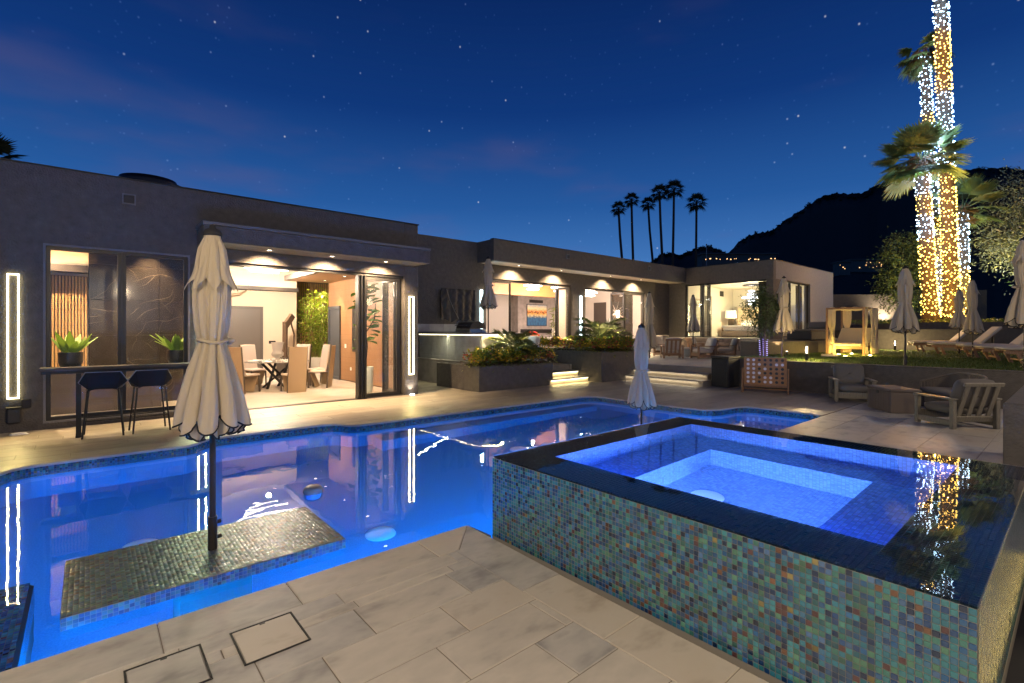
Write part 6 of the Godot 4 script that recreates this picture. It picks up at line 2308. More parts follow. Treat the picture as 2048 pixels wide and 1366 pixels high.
	# bollard lamp
	var bo := thing("bollard_lamp", p(15.2, 0.76, 5.05), 0.0, "short black path lamp with a clear head at the lawn edge", "lamp")
	var post := MB.new()
	post.cyl(Vector3.ZERO, Vector3(0, 0.20, 0), 0.045, 0.045, 14)
	put("post", post, M.black_metal, bo)
	var hd := MB.new()
	hd.lathe(Vector3(0, 0.40, 0), [[0.05, 0.0], [0.05, 0.02], [0.0, 0.03]], 14)
	put("cap", hd, M.black_metal, bo)
	var tube := MB.new()
	tube.cyl(Vector3(0, 0.201, 0), Vector3(0, 0.399, 0), 0.018, 0.018, 10)
	put("lamp_tube", tube, M.led_room, bo)
	for k in 3:
		var rod := MB.new()
		var a := TAU * k / 3.0 + 0.4
		rod.cyl(Vector3(cos(a) * 0.04, 0.2, sin(a) * 0.04), Vector3(cos(a) * 0.04, 0.4, sin(a) * 0.04), 0.006, 0.006, 6)
		put("rod", rod, M.black_metal, bo)
	omni(bo, Vector3(0, 0.3, 0), Color(1.0, 0.87, 0.62), 3.0, 0.03)
	# lamp that grazes the plinth behind the bollard
	var gz := thing("wall_spot_lamp", p(18.35, 0.76, 6.72), 0.0, "low spot lamp grazing the dark plinth behind the path lamp", "lamp")
	var gm := MB.new()
	gm.cyl(Vector3.ZERO, Vector3(0, 0.12, 0), 0.03, 0.04, 12)
	put("can", gm, M.black_metal, gz)
	var gl2 := MB.new()
	gl2.cyl(Vector3(0, 0.121, 0), Vector3(0, 0.128, 0), 0.034, 0.034, 12)
	put("lamp_lens", gl2, M.led_room, gz)
	spot(gz, Vector3(0, 0.15, 0), Vector3(0.0, 1.0, -0.18), Color(1.0, 0.82, 0.58), 1.6, 52.0, 0.3)
	# second bollard by the loungers
	copy(bo, "bollard_lamp", p(26.0, 0.76, 5.25), 0.0, "short black path lamp beside the farthest sun lounger")
	# dark day bed outside the bedroom
	var db := thing("dark_day_bed", p(22.3, 1.21, 7.35), 0.0, "charcoal outdoor day bed with a grey cushion on the plinth", "day bed")
	boxpart("base", p(-0.9, 0.02, -0.4), p(1.5, 0.36, 0.5), mat(0.03, 0.03, 0.034, 0.8), db, 0.03)
	boxpart("pad", p(-0.9, 0.361, -0.4), p(1.3, 0.44, 0.5), M.cushion_grey, db, 0.03)
	boxpart("headrest", p(1.31, 0.361, -0.4), p(1.5, 0.72, 0.5), mat(0.03, 0.03, 0.034, 0.8), db, 0.03)
	var cu := MB.new()
	cu.box(p(1.05, 0.60, 0.0), Vector3(0.16, 0.34, 0.7), Basis.from_euler(Vector3(0, 0, -0.45)), 0.06)
	put("cushion", cu, M.cushion_grey, db)
	# garden walls behind the loungers
	var gw := thing("garden_wall", p(27.05, 0, 0), 0.0, "dark garden wall behind the sun loungers", "wall")
	boxpart("face", p(0.0, 0.5, 2.4), p(0.25, 1.62, 6.64), M.stucco, gw)
	boxpart("cap", p(-0.02, 1.621, 2.38), p(0.27, 1.65, 6.64), M.stucco, gw)
	var gw2 := thing("garden_wall", p(27.2, 0, 2.38), -1.32, "dark garden wall running on behind the nearer loungers", "wall")
	boxpart("face", Vector3(0, 0.5, 0), Vector3(9.0, 1.62, 0.25), M.stucco, gw2)
	gw2.rotation.y = -(PI / 2 - 0.25)
	var gw3 := thing("garden_wall", p(28.2, 0, 0), 0.0, "upper dark garden wall holding the palm bed", "wall")
	boxpart("face", p(0.0, 1.2, -3.0), p(0.3, 1.96, 5.4), M.stucco, gw3)
	var bed := MB.new()
	bed.prism(PackedVector2Array([Vector2(27.2, -7), Vector2(28.2, -3.0), Vector2(28.2, 5.3), Vector2(27.3, 6.6), Vector2(48, 20), Vector2(70, 5), Vector2(60, -14), Vector2(34, -14)]), 0.0, 1.6)
	setting(put("planting_bank", bed, M.ground), "bare planted bank above the garden walls")
	var bed2 := MB.new()
	bed2.prism(PackedVector2Array([Vector2(28.5, -7), Vector2(28.5, 5.3), Vector2(34, 9), Vector2(50, 9), Vector2(50, -10)]), 1.2, 1.93)
	setting(put("planting_bank", bed2, M.ground), "bare planted bank under the lit palms")
	# far wall with an uplight
	var fw := thing("boundary_wall", ray(1760.0, 33.0, atan(851.0 / 987.0)), 0.0, "pale stucco boundary wall with a stepped top, washed by an uplight", "wall")
	fw.rotation.y = -atan(851.0 / 987.0)
	boxpart("face", Vector3(-5.0, 0.5, -0.15), Vector3(0.53, 4.0, 0.15), M.stucco, fw)
	boxpart("face", Vector3(0.531, 0.5, -0.15), Vector3(7.0, 4.3, 0.15), M.stucco, fw)
	var up := thing("wall_spot_lamp", ray(1782.0, 32.2, atan(851.0 / 987.0)) + Vector3(0, 1.9, 0), 0.0, "spot lamp at the foot of the boundary wall", "lamp")
	var um := MB.new()
	um.cyl(Vector3.ZERO, Vector3(0, 0.18, 0), 0.05, 0.06, 12)
	put("can", um, M.black_metal, up)
	var ul := MB.new()
	ul.cyl(Vector3(0, 0.181, 0), Vector3(0, 0.19, 0), 0.05, 0.05, 12)
	put("lamp_lens", ul, M.led_room, up)
	spot(up, Vector3(0, 0.22, 0), Vector3(0.33, 1.3, -0.38), Color(1.0, 0.88, 0.72), 16.0, 60.0, 0.8)


# ------------------------------------------------------------------ planters and greenery
func planters() -> void:
	var G := "dark stucco planters with flowers"
	var a := thing("planter", p(7.69, 0, 10.22), 0.0, "long dark planter box full of yellow flowers in front of the outdoor kitchen", "planter", G)
	boxpart("box", p(0, -0.02, 0), p(2.72, 0.67, 0.72), M.stucco, a, 0.008)
	boxpart("box", p(0, -0.02, 0.721), p(0.36, 0.67, 2.05), M.stucco, a, 0.008)
	boxpart("soil", p(0.05, 0.671, 0.05), p(2.67, 0.70, 0.67), M.soil, a)
	var b := thing("planter", p(12.0, 0, 9.70), 0.0, "tall dark planter box of yellow and red flowers between the two stairs", "planter", G)
	boxpart("box", p(0, -0.02, 0), p(2.05, 0.95, 3.0), M.stucco, b, 0.008)
	boxpart("soil", p(0.05, 0.951, 0.05), p(2.0, 0.98, 2.95), M.soil, b)
	rng.seed = 100
	for k in 2:
		var lo: Vector2 = [Vector2(7.74, 10.25), Vector2(12.05, 9.74)][k]
		var hi: Vector2 = [Vector2(10.38, 10.92), Vector2(14.0, 12.6)][k]
		var y0: float = [0.68, 0.96][k]
		var bed := thing("flower_bed", p(lo.x, y0, lo.y), 0.0, ["dense yellow and red flowering plants in the long planter", "dense yellow and dark red flowering plants in the tall planter"][k], "flowers")
		bed.set_meta("kind", "stuff")
		var lv := MB.new(); var fl := MB.new()
		var n: int = [120, 190][k]
		for q in n:
			var c := p(rng.randf_range(0, hi.x - lo.x), 0, rng.randf_range(0, hi.y - lo.y))
			if q % 2 == 0: c.z = -rng.randf_range(0.0, 0.35)
			elif k == 1 and q % 4 == 1: c.x = rng.randf_range(0, 0.3)
			var hh := rng.randf_range(0.22, 0.42)
			var red: bool = rng.randf() < (0.16 if k == 0 else 0.28)
			var tone := rng.randf()
			for z in 46:
				var d := Vector3(rng.randf_range(-1, 1), rng.randf_range(-0.1, 1.0), rng.randf_range(-1, 1)).normalized()
				var at := c + Vector3(d.x * 0.17, 0.02 + d.y * hh, d.z * 0.17)
				lv.col = Color(0.10, 0.17, 0.025).lerp(Color(0.36, 0.34, 0.03), rng.randf() * tone)
				if red and rng.randf() < 0.4: lv.col = Color(0.15, 0.06, 0.03)
				lv.leaf(at, d, d.cross(Vector3.UP).normalized(), rng.randf_range(0.06, 0.11), rng.randf_range(0.04, 0.065))
			for z in 12:
				var d := Vector3(rng.randf_range(-1, 1), rng.randf_range(0.2, 1.0), rng.randf_range(-1, 1)).normalized()
				fl.col = Color(0.62, 0.45, 0.03).lerp(Color(0.5, 0.30, 0.02), rng.randf()) if not red else Color(0.30, 0.03, 0.025).lerp(Color(0.45, 0.16, 0.08), rng.randf())
				if tone < 0.3 and not red: continue
				fl.ball(c + Vector3(d.x * 0.17, 0.03 + d.y * hh, d.z * 0.17), Vector3(0.034, 0.024, 0.034), 5, 3)
		put("leaves", lv, M.leaf, bed)
		put("blossoms", fl, vmat(0.7), bed)
		# spike lamps added among the plants to brighten the flowers
		for z in 3:
			var sp: Vector3 = [[p(8.2, 0.70, 10.75), p(9.0, 0.70, 10.78), p(9.8, 0.70, 10.75)], [p(12.35, 0.98, 10.2), p(13.2, 0.98, 10.05), p(12.3, 0.98, 11.4)]][k][z]
			var sl := thing("added_spike_lamp", sp, 0.0, "small warm spike lamp added among the planter flowers", "lamp", "spike lamps added to the planters")
			var sm := MB.new()
			sm.cyl(Vector3.ZERO, Vector3(0, 0.31, 0), 0.012, 0.012, 8)
			put("stake", sm, M.black_metal, sl)
			var hm := MB.new()
			hm.ball(Vector3(0, 0.33, 0), Vector3(0.022, 0.022, 0.022), 12, 8)
			put("lamp_globe", hm, M.led_room, sl)
			omni(sl, Vector3(0, 0.33, 0), Color(1.0, 0.90, 0.70), 1.1, 0.015)
		# feather palm in each planter
		var at: Vector3 = [p(9.15, 0.68, 10.60), p(13.05, 0.96, 10.6)][k]
		feather_palm(at, ["small feathery date palm rising from the long planter", "small feathery date palm rising from the tall planter"][k], [0.95, 1.12][k], 200 + k)


func feather_palm(at: Vector3, label: String, size: float, seed_: int) -> void:
	rng.seed = seed_
	var t := thing("date_palm", at, 0.0, label, "palm", "feathery palms in the planters")
	var tr := MB.new()
	tr.tube([Vector3.ZERO, Vector3(0.03, 0.18, 0.0), Vector3(0.0, 0.36, 0.02)], [0.06, 0.055, 0.05], 10)
	put("trunk", tr, M.bark, t)
	for k in 30:
		var fr := MB.new()
		var a := TAU * k / 30.0 * 7.0 + rng.randf() * 0.5
		var up := rng.randf_range(0.15, 1.45)
		var l := size * rng.randf_range(0.75, 1.1)
		fr.col = Color(0.13, 0.155, 0.05) * rng.randf_range(0.7, 1.35)
		frond(fr, Vector3(0, 0.36, 0), a, up, l, 18)
		put("frond", fr, M.leaf, t)


# a feather frond: bent rib with paired leaflets
func frond(mb: MB, at: Vector3, a: float, up: float, l: float, n: int) -> void:
	var o := Vector3(cos(a), 0, sin(a))
	var pts := []
	var at2 := at
	var el := up
	for j in n + 1:
		pts.append(at2)
		at2 += (o * cos(el) + Vector3.UP * sin(el)) * l / n
		el -= (0.55 + up * 0.75) / n
	var side := o.cross(Vector3.UP)
	mb.tube([pts[0], pts[n / 2], pts[n]], [0.009, 0.006, 0.002], 4, false)
	for j in range(3, n + 1):
		var d: Vector3 = (pts[mini(j + 1, n)] - pts[j - 1]).normalized()
		for s in [-1.0, 1.0]:
			var w: float = sin(PI * (0.15 + 0.8 * j / n))
			var ld: Vector3 = (side * s * rng.randf_range(0.7, 1.0) + d * 1.0 + Vector3.UP * rng.randf_range(-0.25, 0.35)).normalized()
			mb.leaf(pts[j], ld, (d - ld * d.dot(ld)).normalized(), l * 0.30 * w + 0.03, 0.0105, 0.16)


# fan leaf on a stalk: a half disc of narrow folded segments
func fan(mb: MB, at: Vector3, dir: Vector3, stalk: float, r: float, seg: int, droop: float) -> void:
	var side := dir.cross(Vector3.UP).normalized()
	if side.length() < 0.1: side = Vector3.RIGHT
	var nn := side.cross(dir).normalized()
	var hub := at + dir * stalk
	mb.tube([at, hub], [0.03 * r, 0.018 * r], 4, false)
	for k in seg:
		var a := lerpf(-1.45, 1.45, float(k) / (seg - 1)) + rng.randf_range(-0.03, 0.03)
		var d := (dir * cos(a) + side * sin(a)).normalized()
		var l := r * (0.72 + 0.28 * cos(a)) * rng.randf_range(0.9, 1.05)
		var tip := hub + d * l + Vector3.DOWN * droop * l * (0.5 + 0.5 * rng.randf())
		var mid := hub + d * l * 0.55 + Vector3.DOWN * droop * l * 0.12
		var w := r * 0.062
		var e := nn.cross(d).normalized() * w
		var k0 := mb.v.size()
		mb.vert(hub, nn); mb.vert(mid - e, (nn - e.normalized() * 0.5).normalized()); mb.vert(mid + nn * w * 0.5, nn); mb.vert(mid + e, (nn + e.normalized() * 0.5).normalized()); mb.vert(tip, nn)
		mb.tri_i(k0, k0 + 1, k0 + 2); mb.tri_i(k0, k0 + 2, k0 + 3)
		mb.tri_i(k0 + 1, k0 + 4, k0 + 2); mb.tri_i(k0 + 2, k0 + 4, k0 + 3)


func palms() -> void:
	# tall fan palms wrapped in strings of lights. foot, top of trunk, radii, crown size, bands of colour from the bottom
	var list := [
		[Vector3(29.83, 1.93, 4.67), Vector3(29.43, 9.35, 4.97), 0.33, 0.30, 2.1, [["w", 5.8], ["c", 7.0], ["w", 7.9], ["c", 9.3]], "stout fan palm wrapped in warm and white lights, broad drooping crown", 0.15],
		[Vector3(32.35, 1.93, 4.73), Vector3(31.75, 15.3, 5.25), 0.27, 0.25, 1.35, [["c", 5.1], ["w", 7.4], ["c", 11.9], ["w", 12.4], ["c", 15.3]], "slender fan palm wrapped in lights behind the stout one, small shaggy crown", 0.35],
		[Vector3(30.8, 1.93, 4.07), Vector3(30.3, 21.5, 4.52), 0.34, 0.29, 2.4, [["w", 9.3], ["c", 12.7], ["w", 15.6], ["c", 18.6], ["w", 21.0]], "tallest fan palm wrapped in warm and white lights, crown out of sight", 0.3],
		[Vector3(32.6, 1.93, 3.87), Vector3(32.6, 7.4, 3.90), 0.25, 0.23, 1.9, [["w", 4.6], ["c", 7.3]], "short fan palm lit yellow green behind the tallest trunk", 0.1]]
	var bulb := MB.new()
	bulb.ball(Vector3.ZERO, Vector3.ONE * 0.029, 6, 3)
	var bm := bulb.mesh()
	for k in list.size():
		var q: Array = list[k]
		rng.seed = 300 + k
		var f := p(q[0].x, q[0].y, q[0].z); var e := p(q[1].x, q[1].y, q[1].z)
		var t := thing("fan_palm", f, 0.0, q[6], "palm", "lit fan palms on the bank")
		var top := e - f
		var tr := MB.new()
		var pts := []; var rad := []
		for j in 25:
			var v := j / 24.0
			pts.append(top * v + Vector3(sin(v * 2.5 + k) * 0.05, 0, 0))
			rad.append(lerpf(q[2] * (1.0 + 0.35 * exp(-v * 14.0)), q[3], v) * (1.0 + 0.03 * sin(j * 2.1)) - 0.05)
		tr.tube(pts, rad, 20)
		put("trunk", tr, M.bark, t)
		var skirt := MB.new()
		skirt.col = Color(0.16, 0.10, 0.05)
		for z in 160:
			var a := rng.randf() * TAU
			var d := Vector3(cos(a), -1.2, sin(a)).normalized()
			skirt.leaf(top + Vector3(cos(a) * q[3] * 0.8, rng.randf_range(-0.35, 0.45), sin(a) * q[3] * 0.8), d, Vector3(-sin(a), 0, cos(a)), rng.randf_range(0.25, 0.6), 0.08, -0.2)
		put("leaf_bases", skirt, M.leaf, t)
		var leaves: int = [24, 14, 22, 15][k]
		for z in leaves:
			var fm := MB.new()
			var a := TAU * z / leaves * 5.0 + rng.randf_range(-0.3, 0.3)
			var el: float = lerpf(1.35, -0.75, pow(float(z) / leaves, 0.9))
			if k == 1: el -= 0.5
			var d := Vector3(cos(a) * cos(el), sin(el), sin(a) * cos(el)).normalized()
			fm.col = Color(0.085, 0.145, 0.055).lerp(Color(0.14, 0.18, 0.08), rng.randf())
			fan(fm, top + Vector3(0, 0.15, 0), d, q[4] * 0.42, q[4] * 0.55, 30, q[7] + (0.15 if el < 0 else 0.0))
			put("fan_leaf", fm, M.leaf, t)
		# the strings of lights on this trunk
		var sl := thing("string_lights", f, 0.0, ["strings of warm and white lights wound round the stout palm", "strings of lights wound round the slender palm", "strings of lights wound round the tallest palm", "strings of lights wound round the short palm"][k], "string lights", "light strings on the palms")
		for warm in [true, false]:
			var mm := MultiMesh.new()
			mm.transform_format = MultiMesh.TRANSFORM_3D
			mm.mesh = bm
			var where := []
			var y := 0.35
			var ang := rng.randf() * TAU
			while y < top.y - 0.05:
				var wy: float = f.y + y
				var kind := "w"
				for bnd in q[5]:
					kind = bnd[0]
					if wy <= bnd[1]: break
				var v := y / top.y
				var r: float = lerpf(q[2] * (1.0 + 0.35 * exp(-v * 14.0)), q[3], v)
				ang += 0.36 / (r * 2.2) + rng.randf_range(-0.14, 0.14)
				if (kind == "w") == warm and cos(ang - 2.2) > -0.55:
					var c := top * v + Vector3(sin(v * 2.5 + k) * 0.05, 0, 0) + Vector3(cos(ang), 0, sin(ang)) * (r + 0.0)
					where.append(c + Vector3(0, rng.randf_range(-0.12, 0.12), 0))
				y += 0.0092 * (0.40 / r)
			if where.is_empty(): continue
			mm.instance_count = where.size()
			for z in where.size(): mm.set_instance_transform(z, Transform3D(Basis.IDENTITY.scaled(Vector3.ONE * rng.randf_range(0.6, 1.35)), where[z]))
			var mi := MultiMeshInstance3D.new()
			mi.multimesh = mm
			mi.material_override = M.bulb_warm if warm else M.bulb_cool
			hang("warm_bulbs" if warm else "cool_bulbs", mi, sl)
			stuff(mi)
		var wire := MB.new()
		var wp := []
		for z in 400:
			var v := 0.02 + 0.96 * z / 399.0
			var r: float = lerpf(q[2] * (1.0 + 0.35 * exp(-v * 14.0)), q[3], v) - 0.03
			wp.append(top * v + Vector3(sin(v * 2.5 + k) * 0.05, 0, 0) + Vector3(cos(z * 0.8), 0, sin(z * 0.8)) * r)
		wire.tube(wp, [0.008], 4, false)
		put("wire", wire, M.bulb_wire, sl)
		# light of each band, just in front of the trunk
		var lo := 0.35
		for bnd in q[5]:
			var y1: float = minf(bnd[1], e.y) - f.y
			if y1 <= lo + 0.2: continue
			var toward := (Vector3(0, 1.6, 0) - f)
			toward.y = 0
			toward = toward.normalized()
			var steps := int(ceil((y1 - lo) / 1.6))
			for z in steps:
				var mid := lerpf(lo, y1, (z + 0.5) / steps)
				omni(sl, top * (mid / top.y) + toward * 1.15, Color(1.0, 0.70, 0.25) if bnd[0] == "w" else Color(0.70, 0.84, 1.0), 1.9 * (y1 - lo) / steps * (0.5 if k == 1 or k == 3 else 1.0), 0.02)
			lo = y1
	# loose string at the foot of the stout palm
	var ls := thing("string_lights", p(29.35, 2.0, 4.55), 0.0, "loose loop of warm lights at the foot of the stout palm", "string lights", "light strings on the palms")
	for z in 18:
		var a := -0.4 + z * 0.22
		shared("bulb", bm, M.bulb_warm, ls, Transform3D(Basis.IDENTITY, Vector3(cos(a) * 0.75, 0.15 + 0.30 * absf(z - 8) / 9.0, sin(a) * 0.75)))


# crown of many small leaves gathered in clumps
func leafy(mb: MB, c: Vector3, r: Vector3, clumps: int, per: int, size: float, c0: Color, c1: Color, hollow := 0.35) -> void:
	for k in clumps:
		var d := Vector3(rng.randfn(), rng.randfn(), rng.randfn()).normalized() * pow(rng.randf_range(hollow, 1.0), 0.5)
		var at := c + d * r
		var cr := rng.randf_range(0.12, 0.26) * (r.x + r.y + r.z) / 3.0
		for z in per:
			var e := Vector3(rng.randfn(), rng.randfn() * 0.8, rng.randfn()) * cr * 0.6
			var ld := (e.normalized() + Vector3(rng.randf_range(-1, 1), rng.randf_range(-0.8, 0.6), rng.randf_range(-1, 1)) * 0.7).normalized()
			var sd := ld.cross(Vector3(rng.randf_range(-1, 1), 1, rng.randf_range(-1, 1))).normalized()
			mb.col = c0.lerp(c1, rng.randf())
			mb.leaf(at + e, ld, sd, size * rng.randf_range(0.7, 1.3), size * 0.45, 0.15)


func trees() -> void:
	# clipped tree with a lit trunk on the lawn
	rng.seed = 400
	var t := thing("lawn_tree", p(16.5, 0.76, 6.75), 0.0, "small round topped evergreen tree whose trunk is wound with violet lights", "tree")
	var tr := MB.new()
	for k in 3:
		var a := TAU * k / 3.0
		tr.tube([Vector3(cos(a) * 0.09, 0, sin(a) * 0.09), Vector3(cos(a + 0.6) * 0.05, 0.45, sin(a + 0.6) * 0.05), Vector3(cos(a) * 0.14, 1.2, sin(a) * 0.14), Vector3(cos(a) * 0.3, 1.7, sin(a) * 0.3)], [0.05, 0.045, 0.035, 0.015], 8)
	put("trunk", tr, M.bark, t)
	var cr := MB.new()
	leafy(cr, Vector3(0, 1.45, 0), Vector3(0.62, 0.82, 0.62), 150, 34, 0.07, Color(0.035, 0.065, 0.022), Color(0.085, 0.125, 0.04))
	stuff(put("crown", cr, M.leaf, t))
	var vl := thing("trunk_lights", p(16.5, 0.76, 6.75), 0.0, "violet light string round the lawn tree trunk", "string lights")
	var vm := MB.new()
	for k in 60: vm.ball(Vector3(cos(k * 0.9) * 0.12, 0.03 + 0.009 * k, sin(k * 0.9) * 0.12), Vector3.ONE * 0.008, 5, 3)
	put("bulbs", vm, glow(0.45, 0.4, 1.0, 3.0), vl)
	omni(vl, Vector3(-0.32, 0.3, 0.25), Color(0.55, 0.45, 1.0), 0.28, 0.05)
	# big grey desert tree and a green one on the bank
	var big := thing("mesquite_tree", p(35.6, 1.9, 1.2), 0.0, "large feathery grey green tree with a leaning lit trunk behind the palms", "tree")
	var bt := MB.new()
	bt.tube([Vector3.ZERO, Vector3(-0.8, 1.1, 0.2), Vector3(-1.8, 2.4, 0.3), Vector3(-2.0, 4.4, 0.2)], [0.24, 0.2, 0.15, 0.06], 10)
	bt.tube([Vector3(0.1, 0, 0.1), Vector3(-0.2, 1.3, 0.6), Vector3(-0.6, 2.9, 1.1), Vector3(0.4, 4.6, 1.6)], [0.2, 0.16, 0.11, 0.05], 10)
	put("trunk", bt, mat(0.22, 0.17, 0.12, 0.9), big)
	var bc := MB.new()
	leafy(bc, Vector3(-0.6, 4.7, 0.8), Vector3(3.9, 2.9, 3.4), 260, 90, 0.15, Color(0.07, 0.085, 0.06), Color(0.17, 0.19, 0.14), 0.15)
	stuff(put("crown", bc, M.leaf, big))
	var gr := thing("green_tree", p(37.5, 1.6, -0.5), 0.0, "dense green tree at the right behind the big parasol", "tree")
	var gt := MB.new()
	gt.tube([Vector3.ZERO, Vector3(0.1, 1.6, 0), Vector3(0, 3.2, 0.2)], [0.2, 0.17, 0.1], 8)
	put("trunk", gt, M.bark, gr)
	var gc := MB.new()
	leafy(gc, Vector3(-0.5, 3.3, 0.2), Vector3(3.2, 3.0, 2.8), 260, 70, 0.16, Color(0.04, 0.075, 0.02), Color(0.10, 0.17, 0.04), 0.2)
	leafy(gc, Vector3(0.5, 6.6, 0.2), Vector3(2.2, 1.9, 2.2), 120, 70, 0.16, Color(0.04, 0.075, 0.02), Color(0.10, 0.15, 0.04), 0.2)
	stuff(put("crown", gc, M.leaf, gr))
	var lft := thing("green_tree", p(33.5, 1.6, 6.3), 0.0, "dark green tree behind the stout lit palm", "tree")
	var lt := MB.new()
	lt.tube([Vector3.ZERO, Vector3(0.1, 1.4, 0), Vector3(0, 2.6, 0.2)], [0.16, 0.13, 0.08], 8)
	put("trunk", lt, M.bark, lft)
	var lc := MB.new()
	leafy(lc, Vector3(0, 3.0, 0), Vector3(1.3, 2.2, 1.3), 120, 60, 0.14, Color(0.03, 0.055, 0.02), Color(0.08, 0.12, 0.035), 0.2)
	stuff(put("crown", lc, M.leaf, lft))
	# lamps under those trees
	for k in 4:
		var at: Vector3 = [p(33.0, 1.93, 1.5), p(33.4, 1.93, -0.2), p(31.0, 1.93, 5.9), p(31.6, 1.93, 2.6)][k]
		var ul := thing("tree_spot_lamp", at, 0.0, ["spot lamp at the foot of the leaning tree", "spot lamp at the foot of the green tree", "spot lamp behind the stout palm", "spot lamp under the short palm crown"][k], "lamp", "spot lamps under the trees")
		var cm := MB.new()
		cm.cyl(Vector3.ZERO, Vector3(0, 0.15, 0), 0.05, 0.06, 12)
		put("can", cm, M.black_metal, ul)
		var lm := MB.new()
		lm.cyl(Vector3(0, 0.151, 0), Vector3(0, 0.16, 0), 0.05, 0.05, 12)
		put("lamp_lens", lm, M.led_room, ul)
		spot(ul, Vector3(0, 0.2, 0), [Vector3(0.7, 1.2, -0.1), Vector3(0.9, 1.2, 0.0), Vector3(0.6, 1.2, -0.2), Vector3(0.30, 1.6, -0.30)][k], [Color(0.95, 0.95, 0.9), Color(1.0, 0.9, 0.55), Color(1.0, 0.85, 0.5), Color(1.0, 0.9, 0.4)][k], [30.0, 26.0, 12.0, 40.0][k], 58.0, 0.8)
	# low green cover on the bank
	rng.seed = 430
	var gcov := MB.new()
	for k in 5200:
		var x := rng.randf_range(28.6, 36.0); var b := rng.randf_range(-5.0, 8.0)
		var at := p(x, 1.93, b)
		var d := Vector3(rng.randf_range(-1, 1), rng.randf_range(0.3, 1.2), rng.randf_range(-1, 1)).normalized()
		gcov.col = Color(0.05, 0.09, 0.025).lerp(Color(0.10, 0.14, 0.04), rng.randf())
		gcov.leaf(at + Vector3(0, rng.randf_range(0, 0.14), 0), d, d.cross(Vector3.UP).normalized(), 0.14, 0.06)
	tag(put("ground_cover", gcov, M.leaf), "low green ground cover round the palm trunks", "ground cover", "", "stuff")
	# bush and far palm over the left roof
	var rb := thing("roof_palm", p(-2.6, 0.0, 24.0), 0.0, "dark palm crown showing over the roof at the left", "palm")
	var rt := MB.new()
	rt.tube([Vector3.ZERO, Vector3(0, 7.3, 0)], [0.2, 0.16], 10)
	put("trunk", rt, M.bark, rb)
	for k in 18:
		var fm := MB.new()
		var a := TAU * k / 18.0 * 5.0; var el := lerpf(1.2, -0.6, k / 17.0)
		fm.col = Color(0.05, 0.06, 0.03)
		fan(fm, Vector3(0, 7.3, 0), Vector3(cos(a) * cos(el), sin(el), sin(a) * cos(el)), 0.5, 0.75, 20, 0.2)
		put("fan_leaf", fm, M.leaf, rb)


